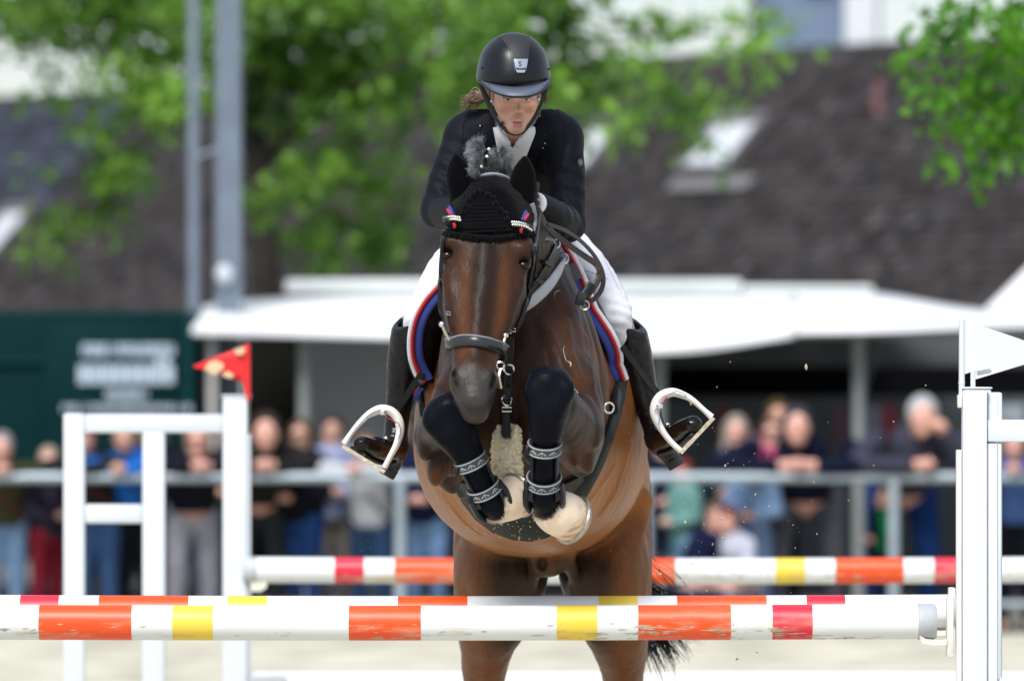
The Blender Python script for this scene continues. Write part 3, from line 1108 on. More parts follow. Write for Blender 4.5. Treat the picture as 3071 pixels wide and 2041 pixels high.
# ------------------------------------------------------------------ trees
def leaf_material(name, col, col2):
    m = bpy.data.materials.new(name)
    m.use_nodes = True
    nt = m.node_tree
    N, L = nt.nodes, nt.links
    bs = N['Principled BSDF']
    bs.inputs['Roughness'].default_value = .5
    bs.inputs['Specular IOR Level'].default_value = .35
    at = N.new('ShaderNodeAttribute')
    at.attribute_name = 'Col'
    L.new(at.outputs['Color'], bs.inputs['Base Color'])
    tl = N.new('ShaderNodeBsdfTranslucent')
    hs_ = N.new('ShaderNodeHueSaturation')
    hs_.inputs['Value'].default_value = 1.5
    L.new(at.outputs['Color'], hs_.inputs['Color'])
    L.new(hs_.outputs['Color'], tl.inputs['Color'])
    mx_ = N.new('ShaderNodeMixShader')
    mx_.inputs['Fac'].default_value = .42
    L.new(bs.outputs[0], mx_.inputs[1])
    L.new(tl.outputs[0], mx_.inputs[2])
    L.new(mx_.outputs[0], N['Material Output'].inputs['Surface'])
    return m
LEAF = leaf_material('leaf', None, None)
bark = M('tree_bark', (.035, .028, .024), rough=.9, var=.4, scale=8, bump=.6, bscale=20)
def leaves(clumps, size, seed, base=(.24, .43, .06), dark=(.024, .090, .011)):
    r = np.random.default_rng(seed)
    V_, K_ = [], []
    for (px, py, Y, rx, ry, den) in clumps:
        RX, RY = S(rx, Y), S(ry, Y)
        n = max(6, int(den * RX * RY / (size * size) * 32))
        c0 = np.array(P(px, py, Y))
        # leaves sit on short drooping sprays
        ns = max(3, n // 9)
        d = r.normal(size=(ns, 3))
        d /= np.linalg.norm(d, axis=1)[:, None]
        rad = r.uniform(.15, 1, ns) ** .5
        sc_ = c0 + d * rad[:, None] * np.array([RX, max(RX, RY) * .9, RY])
        tone = np.clip(r.uniform(0, 1, ns) * .6 + r.uniform(-.1, .5), 0, 1)
        dirs = r.normal(size=(ns, 3)) * np.array([1, 1, .5]) + np.array([0, 0, -.35])
        dirs /= np.linalg.norm(dirs, axis=1)[:, None]
        for k in range(n):
            s_ = k % ns
            p = sc_[s_] + dirs[s_] * r.uniform(-1.6, 1.6) * size + r.normal(0, .45, 3) * size
            t = dirs[s_] * .7 + r.normal(0, .55, 3) + np.array([0, 0, -.35])
            t /= np.linalg.norm(t)
            nn_ = np.array([0, -.2, 1.]) + r.normal(0, .5, 3)
            w = np.cross(t, nn_)
            w /= np.linalg.norm(w) + 1e-6
            L_ = size * r.uniform(.75, 1.3)
            V_ += [p, p + t * L_ * .45 + w * L_ * .34, p + t * L_, p + t * L_ * .45 - w * L_ * .34]
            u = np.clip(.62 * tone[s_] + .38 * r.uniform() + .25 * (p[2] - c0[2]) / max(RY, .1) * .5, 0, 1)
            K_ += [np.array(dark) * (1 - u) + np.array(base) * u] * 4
    V_ = np.array(V_)
    Q_ = np.arange(len(V_)).reshape(-1, 4)
    return V_, Q_, np.array(K_)
def tree(label, base, trunk, limbs, clumps, size, seed, base_c=(.24, .43, .06), dark_c=(.024, .090, .011)):
    b = P(*base)
    t = thing('tree', label, 'tree', (b.x, b.y, 0))
    tp = [P(*p[:3]) for p in spline(trunk, 5)]
    tp[0] = Vector((tp[0].x, tp[0].y, 0))
    MB().tube(tp, [S(p[3], p[2]) for p in spline(trunk, 5)], 14).build('trunk', bark, t)
    for lm in limbs:
        sp_ = spline(lm, 5)
        MB().tube([P(*p[:3]) for p in sp_], [S(p[3], p[2]) for p in sp_], 8).build('limb', bark, t)
    V_, Q_, K_ = leaves(clumps, size, seed, base_c, dark_c)
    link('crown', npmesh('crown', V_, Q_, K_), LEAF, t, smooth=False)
    return t
YT = 53.
cl = [(150, 215, 70, 35, .5), (60, 290, 40, 30, .5), (240, 300, 70, 40, .7), (90, 150, 90, 30, .7), (420, 30, 160, 80, 1.3), (200, 20, 160, 70, 1.3), (60, 90, 120, 40, 1.), (420, 200, 110, 80, 1.1), (520, 330, 90, 80, 1.), (250, 120, 120, 40, .9), (400, 520, 90, 60, 1), (60, -60, 200, 90, 1.2), (300, -60, 200, 90, 1.2), (560, -60, 200, 110, 1.3), (800, -40, 200, 120, 1.3), (1050, -30, 200, 120, 1.3), (1280, -30, 200, 110, 1.3), (1180, 200, 150, 100, 1.2), (780, 200, 120, 100, 1.2), (980, 210, 140, 100, 1.2), (560, 200, 100, 100, 1.), (60, 40, 160, 70, 1), (260, 60, 170, 80, 1), (470, 110, 130, 100, 1), (360, 230, 130, 70, .8), (450, 330, 110, 90, .8), (300, 400, 90, 55, .55), (370, 470, 100, 60, .8), (140, 500, 60, 25, .5), (330, 570, 100, 60, .9), (300, 640, 90, 50, .9), (190, 650, 70, 50, .8), (150, 740, 60, 50, .7), (330, 700, 30, 30, .6), (60, 330, 30, 30, .4),
      (640, 90, 120, 120, 1), (690, 300, 90, 110, 1), (850, 90, 170, 120, 1.1), (1050, 120, 180, 130, 1.1), (1270, 80, 170, 120, 1.1), (880, 290, 150, 110, 1.1), (1080, 330, 150, 120, 1.1), (1290, 250, 140, 120, 1), (830, 470, 90, 80, 1), (950, 520, 120, 90, 1), (1110, 520, 130, 100, 1), (1160, 680, 80, 80, 1), (1010, 660, 120, 70, 1), (880, 720, 110, 60, 1), (1000, 770, 60, 50, .9), (1170, 780, 60, 50, 1), (810, 610, 60, 60, .9)]
cl = [(a, b, YT + random.uniform(-1.2, 1.2), c, d, e) for a, b, c, d, e in cl]
cr_ = [(1480, -30, 180, 110, 1.3), (1700, -40, 150, 100, 1.2), (1400, 200, 120, 120, 1.2), (1420, 330, 90, 70, 1.1), (1480, 110, 140, 120, 1.1), (1640, 70, 130, 100, 1), (1740, 190, 130, 110, 1), (1600, 260, 120, 80, 1), (1830, 320, 120, 60, .9), (1930, 210, 110, 70, .9), (1960, 80, 90, 60, .7), (2060, 290, 120, 45, .9), (2150, 330, 90, 35, .8), (2130, 60, 90, 45, .7), (2210, 150, 110, 45, .8), (2290, 50, 80, 45, .8), (2240, 255, 70, 25, .8), (2380, 150, 50, 25, .7), (1880, 400, 60, 40, .8), (2090, 390, 70, 30, .8), (2160, 470, 22, 40, .8), (1760, 380, 60, 50, .8), (1870, 60, 70, 40, .6)]
cr_ = [(a, b, 49. + random.uniform(-.8, .8), c, d, e) for a, b, c, d, e in cr_]
tree('broad leafy green tree behind the mast, dark trunk showing above the awning', (800, 1000, YT), [(800, 1400, YT, 46), (798, 900, YT, 44), (785, 650, YT, 42), (770, 480, YT, 38), (760, 300, YT, 30), (790, 60, YT, 22), (800, -260, YT, 14)],
     [[(775, 500, YT, 26), (880, 380, YT - .3, 18), (1050, 260, YT - .6, 12), (1300, 150, YT - 1, 7)], [(770, 460, YT, 22), (640, 330, YT, 15), (480, 240, YT + .2, 9), (280, 190, YT, 5)], [(760, 330, YT, 20), (900, 120, YT, 12), (1100, 20, YT, 8)],
      [(775, 560, YT, 18), (900, 590, YT - .5, 11), (1080, 660, YT - .8, 6)], [(560, 290, YT, 9), (430, 430, YT, 6), (300, 600, YT, 4), (180, 720, YT, 2)], [(1250, 170, YT - 1, 9), (1500, 160, 50.5, 8), (1800, 230, 49, 5), (2080, 320, 49, 3)], [(1500, 160, 50.5, 6), (1800, 110, 49, 4), (2200, 100, 49, 2.5)]],
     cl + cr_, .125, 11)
YB = 33.
cb = [(2960, 40, 190, 60, 1), (2760, 30, 90, 40, .45), (2830, 130, 110, 50, .6), (3000, 150, 130, 70, .9), (2770, 220, 75, 40, 1), (2860, 270, 100, 60, 1), (2990, 290, 110, 80, 1), (2780, 290, 40, 30, .8), (2900, 370, 100, 50, .9), (3020, 400, 80, 60, .9), (2850, 480, 60, 30, 1), (2960, 480, 90, 30, .9), (2920, 530, 30, 22, 1), (3040, 470, 40, 40, .9), (3160, 200, 150, 250, .8)]
cb = [(a, b, YB + random.uniform(-.5, .5), c, d, e) for a, b, c, d, e in cb]
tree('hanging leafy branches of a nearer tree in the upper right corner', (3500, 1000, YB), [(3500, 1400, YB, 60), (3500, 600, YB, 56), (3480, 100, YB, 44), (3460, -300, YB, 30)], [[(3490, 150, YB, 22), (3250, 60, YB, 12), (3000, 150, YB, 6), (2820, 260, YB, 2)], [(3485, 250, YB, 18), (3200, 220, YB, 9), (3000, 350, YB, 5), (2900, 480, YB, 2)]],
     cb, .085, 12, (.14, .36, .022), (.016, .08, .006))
# ------------------------------------------------------------------ the horse
def sm(x, a, b):
    t = np.clip((x - a) / (b - a), 0, 1)
    return t * t * (3 - 2 * t)
def mixc(c, w, col):
    return c * (1 - w[:, None]) + np.array(col)[None, :] * w[:, None]
def segd(V, a, b):
    a, b = np.array(a), np.array(b)
    ba = b - a
    t = np.clip(((V - a) @ ba) / (ba @ ba), 0, 1)
    return np.linalg.norm(V - a - t[:, None] * ba, axis=1)
def vnoise(V, sc, seed=0):
    """cheap smooth 3-D noise from a few sines"""
    r = np.random.default_rng(seed)
    o = np.zeros(len(V))
    for i in range(7):
        d = r.normal(size=3)
        d /= np.linalg.norm(d)
        o += np.sin(V @ d * sc * (.6 + .25 * i) + r.uniform(0, 6.28)) / 7 ** .5
    return o * .7

def secY(px, py, Y, w, dn, up=None):
    p = P(px, py, Y)
    up = dn if up is None else up
    return (Y, p.x, -p.z, S(w, Y), S(dn, Y), S(up, Y))
def loftY(secs, n=2.2):
    return loft((0, 0, 0), (0, 1, 0), (1, 0, 0), secs, n)
def C(a, b, ra, rb, **k):
    return cone(P(*a), P(*b), S(ra, a[2]), S(rb, b[2]), **k)
def multi(prims, off=0.):
    """several primitives sharing radii at their joints, as one"""
    def fn(x, y, z):
        d = None
        for p in prims:
            q = p[0](x, y, z)
            d = q if d is None else np.minimum(d, q)
        return d - off
    lo = np.min([p[1][0] for p in prims], 0) - off
    hi = np.max([p[1][1] for p in prims], 0) + off
    return fn, (lo, hi)
def chain_prim(pts, off=0., n=5, **kw):
    sp = spline([(P(*p[:3]).x, P(*p[:3]).y, P(*p[:3]).z, S(p[3], p[2])) for p in pts], n)
    return multi([cone(a[:3], b[:3], a[3], b[3], **kw) for a, b in zip(sp[:-1], sp[1:])], off)
def chain(fd, pts, k=.03, **kw):
    fd.add(chain_prim(pts, **kw), k)

fd = Field((-.46, 17.42, .02), (.46, 20.45, 2.72), .008)
# barrel, from the breast back to the quarters
fd.add(loftY([secY(1558, 1190, 18.02, 40, 40), secY(1560, 1185, 18.08, 160, 150), secY(1562, 1175, 18.2, 215, 235, 240), secY(1566, 1180, 18.4, 250, 330, 370),
              secY(1574, 1270, 18.65, 264, 345, 440), secY(1588, 1300, 18.9, 330, 345, 490), secY(1592, 1330, 19.2, 350, 330, 440),
              secY(1612, 1370, 19.55, 318, 305, 380), secY(1640, 1395, 19.85, 295, 270, 330), secY(1645, 1400, 20.1, 230, 220, 260), secY(1645, 1400, 20.28, 60, 60, 80)], 2.15), 0)
# neck
fd.add(loftY([secY(1478, 640, 17.86, 60, 70), secY(1485, 640, 17.92, 90, 120, 105), secY(1506, 700, 18.06, 106, 190, 165), secY(1530, 800, 18.24, 132, 250, 235),
              secY(1548, 890, 18.42, 165, 290, 250), secY(1562, 970, 18.62, 180, 300, 230), secY(1572, 1050, 18.85, 140, 220, 215)], 2.1), .05)
# shoulders and breast muscles
for sx in (-1, 1):
    cx = 1548
    fd.add(ell(P(cx + sx * 122, 1060, 18.36), (.088, .16, .22), [(1, -.25 * sx, .0), (.25 * sx, 1, 0), (0.26 * sx, 0, 1)]), .05)
    fd.add(ell(P(cx + sx * 160, 1215, 18.17), (.095, .13, .135)), .06)
    fd.add(ell(P(cx + sx * 62, 1250, 18.06), (.075, .08, .15)), .018)
    fd.add(ell(P(cx + sx * 130, 1150, 18.15), (.07, .10, .13), [(1, 0, .5 * sx), (0, 1, 0), (-.5 * sx, 0, 1)]), .02)
    # jugular groove and the hollow in front of the shoulder blade
    fd.sub(cone(P(cx + sx * 78, 980, 18.10), P(cx + sx * 60, 1120, 17.99), .022, .028), .04)
    fd.sub(cone(P(cx + sx * 235, 930, 18.36), P(cx + sx * 275, 1200, 18.36), .02, .022), .045)
TV, TQ = fd.mesh()
TB = BVHTree.FromPolygons([Vector(v) for v in TV], [list(map(int, q)) for q in TQ])   # trunk alone, for laying straps on
# head
hA, hB = P(1468, 560, 17.96), P(1422, 1245, 17.62)
hL = (hB - hA).length
hax = (hB - hA).normalized()
def hrow(py, cx, w, fr, bk):
    t = (py - 560) / 685
    q = .000985
    return (t * hL, (cx - (1468 - 46 * t)) * q, 0, w * q, fr * q, bk * q)
HROWS = [(552, 1475, 30, 25, 30), (575, 1475, 72, 60, 70), (620, 1470, 102, 82, 120), (680, 1464, 124, 90, 150), (740, 1460, 134, 88, 190), (800, 1456, 127, 82, 215), (860, 1451, 116, 76, 215),
         (920, 1445, 104, 71, 190), (980, 1437, 88, 67, 150), (1030, 1430, 77, 64, 120), (1080, 1425, 69, 62, 100), (1130, 1421, 68, 64, 100),
         (1165, 1420, 69, 62, 102), (1200, 1420, 58, 56, 95), (1230, 1423, 43, 46, 76), (1244, 1423, 27, 30, 50), (1250, 1423, 12, 14, 22)]
fd.add(loft(hA, hax, (1, .04, 0), [hrow(*r) for r in HROWS], 2.1), .05)
hv = frame(hax, (1, .04, 0))
HU, HV = hv[1], hv[2]
def HP(px, py, front=None):
    """point on the front of the head, pushed along the face normal"""
    t = (py - 560) / 685
    base = hA + hax * (t * hL) + HU * ((px - (1468 - 46 * t)) * .000985)
    return base + HV * (0 if front is None else front * .000985)
# brow bones, cheek crests, jowls, nasal bone
for (x, y) in ((1350, 752), (1572, 762)):
    fd.add(ell(HP(x, y, 38), (.028, .035, .026)), .035)
for sx, cx in ((-1, 1449), (1, 1449)):
    fd.add(cone(HP(cx + sx * 100, 850, 20), HP(cx - 12 + sx * 74, 990, 14), .02, .010), .03)
    fd.add(ell(HP(cx + sx * 70, 860, -110), (.055, .09, .10)), .05)
fd.add(cone(HP(1454, 780, 56), HP(1424, 1090, 44), .032, .026), .02)
for sx in (-1, 1):      # hollows below the brow and above the eye, flat sides of the nose
    fd.sub(cone(HP(1452 + sx * 84, 880, 92), HP(1436 + sx * 66, 1000, 80), .024, .018), .03)
    fd.sub(ell(HP(1460 + sx * 88, 722, 88), (.022, .02, .022)), .03)
    fd.sub(cone(HP(1456 + sx * 34, 700, 112), HP(1454 + sx * 40, 800, 108), .012, .012), .03)
# nostril flares, lips, chin
for sx, x in ((-1, 1368), (1, 1470)):
    fd.add(ell(HP(x, 1158, 30), (.021, .026, .036)), .02)
fd.add(ell(HP(1422, 1215, 30), (.042, .03, .024)), .02)
fd.add(ell(HP(1424, 1222, -45), (.036, .035, .028)), .02)
for sx, x in ((-1, 1358), (1, 1481)):
    fd.sub(multi([cone(HP(x + sx * 2, 1138, 52), HP(x + sx * 3, 1158, 52), .009, .0125), cone(HP(x + sx * 3, 1158, 52), HP(x - sx * 12, 1198, 58), .0125, .009)]), .005)
fd.sub(cone(HP(1398, 1226, 60), HP(1446, 1228, 60), .008, .008), .008)
# eye sockets
EYES = [((1341, 788), -1), ((1570, 802), 1)]
for (x, y), sx in EYES:
    fd.sub(ell(HP(x + sx * 2, y, 48), (.022, .020, .014)), .010)
    fd.add(multi([cone(HP(x - sx * 26, y + 2, 50), HP(x - sx * 8, y - 22, 50), .005, .009), cone(HP(x - sx * 8, y - 22, 50), HP(x + sx * 14, y - 20, 32), .009, .008)]), .012)
    fd.add(multi([cone(HP(x - sx * 24, y + 12, 46), HP(x, y + 24, 40), .004, .006), cone(HP(x, y + 24, 40), HP(x + sx * 14, y + 18, 24), .006, .005)]), .012)
# ears (inside the bonnet)
EARS = [((1394, 640, 17.93), (1367, 462, 17.88)), ((1558, 650, 17.93), (1575, 470, 17.88))]
for a, b in EARS:
    A_, B_ = P(*a), P(*b)
    L_ = (B_ - A_).length
    q = .00099
    fd.add(loft(A_ + Vector((0, .012, 0)), B_ - A_, (1, 0, 0), [(0, 0, 0, 26 * q, 22 * q), (L_ * .25, 0, 0, 32 * q, 18 * q), (L_ * .5, 0, 0, 31 * q, 15 * q), (L_ * .75, 0, 0, 23 * q, 10 * q), (L_ * .97, 0, 0, 5 * q, 4 * q)]), .012)
# fore legs: image right, then image left
chain(fd, [(1700, 1230, 18.2, 105), (1722, 1290, 18.05, 86), (1672, 1225, 17.76, 74), (1648, 1195, 17.64, 60)], .04)
chain(fd, [(1722, 1300, 18.06, 78), (1740, 1370, 18.12, 52), (1744, 1412, 18.15, 22)], .04)
def knee(top, bot, rows):
    A_, B_ = P(*top), P(*bot)
    q = .00098
    fd.add(loft(A_, B_ - A_, (1, 0, 0), [(t * q, 0, 0, w * q, d * q, d * q) for t, w, d in rows], 2.7), .012)
KR = [(-2, 24, 24), (6, 46, 42), (28, 63, 54), (62, 69, 60), (100, 66, 60), (135, 56, 54), (175, 47, 48), (215, 41, 44)]
knee((1650, 1103, 17.645), (1640, 1320, 17.68), KR)
for (x, y, r_) in ((1596, 1172, .020), (1700, 1170, .022), (1640, 1140, .026), (1622, 1225, .018), (1668, 1222, .020)):
    fd.add(ell(P(x, y, 17.61), (r_, r_ * 1., r_ * 1.2)), .035)
chain(fd, [(1644, 1240, 17.65, 54), (1636, 1320, 17.69, 38), (1632, 1430, 17.75, 36), (1632, 1482, 17.79, 44)], .03)
chain(fd, [(1632, 1486, 17.79, 41), (1650, 1520, 17.83, 48)], .03)
chain(fd, [(1412, 1240, 18.24, 105), (1322, 1300, 18.12, 72), (1335, 1275, 17.92, 72), (1345, 1268, 17.80, 64)], .03)
chain(fd, [(1318, 1310, 18.090, 62), (1340, 1410, 18.160, 48), (1356, 1462, 18.200, 20)], .045)
knee((1318, 1192, 17.785), (1418, 1392, 17.83), KR)
for (x, y, r_) in ((1292, 1262, .022), (1392, 1238, .022), (1338, 1222, .026), (1340, 1310, .018), (1392, 1290, .018)):
    fd.add(ell(P(x, y, 17.765), (r_, r_ * 1., r_ * 1.2)), .035)
chain(fd, [(1368, 1300, 17.80, 54), (1408, 1370, 17.82, 40), (1448, 1458, 17.85, 36), (1470, 1500, 17.87, 43)], .03)
chain(fd, [(1472, 1504, 17.87, 40), (1492, 1516, 17.89, 48)], .03)
for (c_, r_) in (((1768, 1262, 18.0), (.036, .07, .085)), ((1750, 1350, 18.06), (.034, .06, .075)), ((1706, 1320, 18.0), (.034, .06, .085)), ((1290, 1300, 18.02), (.034, .06, .085)), ((1318, 1385, 18.08), (.034, .06, .075)), ((1372, 1350, 18.05), (.03, .06, .08))):
    fd.add(ell(P(*c_), r_, [(1, 0, .25 * (1 if c_[0] > 1500 else -1)), (0, 1, 0), (-.25 * (1 if c_[0] > 1500 else -1), 0, 1)]), .012)
# hooves: blunt cones
HOOVES = [((1650, 1526, 17.83), (1714, 1556, 17.885), 64, 74), ((1496, 1512, 17.89), (1546, 1486, 17.94), 58, 68)]
for a, b, ra, rb in HOOVES:
    A_, B_ = P(*a), P(*b)
    L_ = (B_ - A_).length
    q = .00099
    fd.add(loft(A_, B_ - A_, (0, 1, 0), [(-.035, 0, 0, ra * .55 * q, ra * .55 * q), (-.012, 0, 0, ra * .9 * q, ra * .9 * q), (L_ * .3, 0, 0, ra * 1.08 * q, ra * 1.08 * q), (L_, 0, 0, rb * q, rb * q)], 2.0), .012)
# hind legs
for sx in (-1, 1):
    m = lambda x: 1655 + sx * x + (10 if sx > 0 else 0)
    fd.add(chain_prim([(m(130), 1400, 19.98, 150), (m(150), 1560, 19.82, 146), (m(152), 1700, 19.68, 144), (m(174), 1830, 19.70, 118), (m(194), 1925, 19.78, 84), (m(204), 2041, 19.92, 60), (m(205), 2170, 20.05, 50), (m(206), 2230, 20.08, 46)]), .022)
    chain(fd, [(m(206), 2220, 20.08, 44), (m(206), 2330, 20.0, 34), (m(206), 2520, 19.9, 34), (m(206), 2570, 19.88, 42)], .03)
    chain(fd, [(m(206), 2570, 19.88, 38), (m(206), 2630, 19.82, 36)], .03)
    chain(fd, [(m(206), 2640, 19.81, 44), (m(206), 2700, 19.79, 54)], .02)
    fd.add(ell(P(m(196), 1690, 19.60), (.075, .12, .17)), .04)
    # flank fold from belly to stifle
    fd.add(cone(P(m(250), 1500, 19.5), P(m(226), 1650, 19.6), .05, .035), .03)
    # groin folds either side of the sheath
    fd.add(cone(P(m(36), 1672, 19.42), P(m(84), 1800, 19.66), .022, .02), .03)
# sheath
fd.add(ell(P(1640, 1694, 19.46), (.055, .08, .04)), .025)
fd.sub(ell(P(1626, 1692, 19.39), (.018, .03, .026)), .012)
# tail dock
fd.add(cone(P(1645, 1180, 20.2), P(1650, 1280, 20.38), .05, .035), .06)
V, Q = fd.mesh()
_m = npmesh('tmp', V, Q)
NV = np.zeros(len(V) * 3, np.float32)
_m.vertices.foreach_get('normal', NV)
NV = NV.reshape(-1, 3)
bpy.data.meshes.remove(_m)
V0 = V
disp = .0022 * vnoise(V, 26, 11) + .0011 * vnoise(V, 70, 12)
def ridge(pts, amp, sig, bv=None):
    global disp
    ps = [hit(bv or TB, *q) for q in spline(pts, 4)]
    ps = [np.array(p[0]) for p in ps if p]
    d = np.full(len(V), 9.)
    for a_, b_ in zip(ps[:-1], ps[1:]): d = np.minimum(d, segd(V, a_, b_))
    disp = disp + amp * np.exp(-(d / sig) ** 2)
for pts in ([(1840, 1400), (1790, 1470), (1740, 1530), (1700, 1570)], [(1330, 1480), (1390, 1560), (1440, 1600)], [(1890, 1330), (1850, 1460), (1800, 1540)], [(1700, 960), (1716, 1060), (1740, 1130)], [(1655, 1000), (1690, 1100), (1700, 1160)], [(1760, 1010), (1772, 1090), (1776, 1150)]):
    ridge(pts, .0065, .011)
for pts in ([(1640, 1060), (1655, 1110), (1690, 1180)], [(1745, 930), (1770, 1050), (1800, 1200)], [(1600, 960), (1630, 1060), (1640, 1160)]):
    ridge(pts, -.006, .022)
V = V0 + NV * disp[:, None]
# ---- coat colours (the horse's own markings, plus light painted on one shoulder)
BROWN, TAN, DARK = (.13, .046, .014), (.285, .110, .031), (.026, .0115, .0068)
c = np.tile(np.array(TAN), (len(V), 1))
nz = vnoise(V, 9, 1)
nz2 = vnoise(V, 30, 2)
Yv, Zv, Xv = V[:, 1], V[:, 2], V[:, 0]
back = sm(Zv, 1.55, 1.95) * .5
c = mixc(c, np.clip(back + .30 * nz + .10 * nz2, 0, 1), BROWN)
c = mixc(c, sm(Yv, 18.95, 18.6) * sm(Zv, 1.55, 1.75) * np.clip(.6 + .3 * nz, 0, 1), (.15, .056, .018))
c = mixc(c, sm(vnoise(V * np.array([1, .3, 1]), 22, 21), .3, 1.2) * .35, (.34, .145, .048))
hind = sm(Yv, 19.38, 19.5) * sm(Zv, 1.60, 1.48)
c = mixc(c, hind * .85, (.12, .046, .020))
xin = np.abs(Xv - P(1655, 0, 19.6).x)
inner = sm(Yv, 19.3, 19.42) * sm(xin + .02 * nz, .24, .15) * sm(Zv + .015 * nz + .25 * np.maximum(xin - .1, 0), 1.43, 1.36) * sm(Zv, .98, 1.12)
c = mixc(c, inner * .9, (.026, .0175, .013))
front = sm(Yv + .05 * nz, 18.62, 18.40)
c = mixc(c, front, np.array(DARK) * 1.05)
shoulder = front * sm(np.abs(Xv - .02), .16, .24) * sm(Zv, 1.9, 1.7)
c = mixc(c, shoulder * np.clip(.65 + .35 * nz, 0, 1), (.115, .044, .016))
c = mixc(c, front * sm(Xv, .05, .16) * sm(Zv, 2.2, 2.05) * sm(Zv, 1.75, 1.9) * np.clip(.45 + .45 * nz2, 0, 1), (.075, .030, .013))  # right side of neck and shoulder coloured lighter to look lit
# head
ht = (V - np.array(hA)) @ np.array(hax)
hu = (V - np.array(hA)) @ np.array(HU)
hvv = (V - np.array(hA)) @ np.array(HV)
ishead = (Yv < 17.98) * (Zv > 1.84) * (hvv > -.24) * (ht > -.02) * (ht < hL + .03) * (np.abs(hu) < .2)
ishead = ishead * sm(Yv, 18.05, 17.9) * ((segd(V, HP(1465, 600), HP(1422, 1240)) < .27))
legm = np.minimum(segd(V, P(1345, 1262, 17.79), P(1470, 1500, 17.87)), segd(V, P(1642, 1185, 17.63), P(1632, 1480, 17.78)))
ishead = ishead * (legm > .105)
c = mixc(c, ishead * 1., (.030, .0130, .0075))
band_ = np.exp(-((np.abs(hu - .004) - (.062 - .022 * (ht / hL))) / .020) ** 2) * sm(ht / hL, .25, .5) * sm(ht / hL, .86, .74) * sm(hvv, .0, .04)
c = mixc(c, ishead * np.clip(band_ * 1.0 + .1 * nz, 0, 1), (.085, .030, .0105))
tt = ht / hL
ctr = sm(np.abs(hu - .015 * (tt - .4)), .075 - .02 * tt + .010, .015) * sm(tt, .98, .45) * sm(hvv, .02, .05)
c = mixc(c, ishead * np.clip(ctr * .9, 0, 1), (.016, .010, .0082))
c = mixc(c, ishead * sm(tt, .22, .05) * .8, (.02, .012, .009))
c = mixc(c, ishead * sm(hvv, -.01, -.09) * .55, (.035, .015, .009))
c = mixc(c, ishead * sm(tt + .01 * nz, .79, .87), (.030, .026, .025))
for (x, y), sx in EYES:
    dd = np.linalg.norm(V - np.array(HP(x + sx * 4, y, 24)), axis=1)
    c = mixc(c, sm(dd, .045, .02) * .85, (.012, .009, .008))
for sx, x in ((-1, 1358), (1, 1481)):
    dd = np.minimum(segd(V, HP(x + sx * 2, 1140, 50), HP(x + sx * 3, 1158, 50)), segd(V, HP(x + sx * 3, 1158, 50), HP(x - sx * 12, 1196, 56)))
    c = mixc(c, sm(dd, .014, .009), (.006, .005, .005))
# forearms greyish brown, knees and cannons black, pasterns white
fore = np.minimum(segd(V, P(1722, 1290, 18.05), P(1650, 1200, 17.66)), segd(V, P(1320, 1300, 18.12), P(1345, 1265, 17.81)))
fore2 = np.minimum(segd(V, P(1722, 1300, 18.06), P(1744, 1412, 18.15)), segd(V, P(1318, 1310, 18.09), P(1356, 1462, 18.20)))
Yl = Yv - .07 * (Xv < 0)
fw = sm(np.minimum(fore, fore2), .12, .09) * sm(Yl, 18.18, 18.08)
c = mixc(c, fw * .95, (.021, .0125, .0100))
inn = fw * sm(Zv + .03 * nz, 1.78, 1.70) * sm(np.abs(Xv - .03), .23, .17)
c = mixc(c, np.clip(inn, 0, 1) * .85, (.095, .034, .014))
c = mixc(c, sm(np.minimum(np.linalg.norm(V - np.array(P(1744, 1415, 18.14)), axis=1), np.linalg.norm(V - np.array(P(1356, 1462, 18.19)), axis=1)), .055, .03), (.012, .010, .010))
kn = np.minimum(np.linalg.norm((V - np.array(P(1642, 1195, 17.62))) * np.array([1, .8, .8]), axis=1), np.linalg.norm((V - np.array(P(1350, 1268, 17.77))) * np.array([1, .8, .9]), axis=1))
blk = np.maximum(sm(kn, .105, .085), sm(legm, .075, .06)) * sm(Yv - .09 * (Xv < -.02) + .02 * nz, 17.87, 17.81)
c = mixc(c, blk, (.0045, .0055, .0095))
hoofw = np.zeros(len(V))
for a, b, ra, rb in HOOVES:
    A_, B_ = np.array(P(*a)), np.array(P(*b))
    ax_ = (B_ - A_) / np.linalg.norm(B_ - A_)
    t_ = (V - A_) @ ax_
    r_ = np.linalg.norm(V - A_ - t_[:, None] * ax_, axis=1)
    w_ = sm(t_ + .012 * nz2, -.030, -.018) * (r_ < .11) * (t_ < .14) * (Yv < 18.17)
    c = mixc(c, w_, (.80, .65, .50))
    w2 = w_ * sm(t_ + .004 * nz2, np.linalg.norm(B_ - A_) * .45, np.linalg.norm(B_ - A_) * .62)
    ang_ = np.arctan2(V[:, 2] - A_[2], V[:, 1] - A_[1])
    st_ = .5 + .5 * np.sin(ang_ * 23 + 1.2 * nz)
    c = mixc(c, w2 * np.clip(.15 + .75 * st_ * sm(np.sin(ang_ * 3 + nz), -.4, .6), 0, 1), (.40, .22, .10))
    hoofw = np.maximum(hoofw, w_)
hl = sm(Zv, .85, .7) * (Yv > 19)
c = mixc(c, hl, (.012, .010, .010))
c = np.clip(c * (1 + .10 * nz[:, None]) * np.where(c.max(1) < .012, 1., np.where(c.max(1) > .45, 1.0, 1.34))[:, None], .003, 1)
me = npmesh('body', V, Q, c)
coat = M('horse_coat', (.1, .05, .02), rough=.40, attr='Col', var=.13, scale=120, bump=.16, bscale=150, sheen=.0, stretch=(1, 1, .28), spec=.15, spec_dark=.055)
horse = thing('horse', 'bay horse jumping towards the viewer with its forelegs tucked up', 'horse', P(1600, 2700, 19.8))
hoof_m = M('pale_hoof_and_pastern', (.8, .65, .5), rough=.55, attr='Col', var=.03, scale=60, bump=.10, bscale=120, stretch=(1, 1, .3), spec=.25)
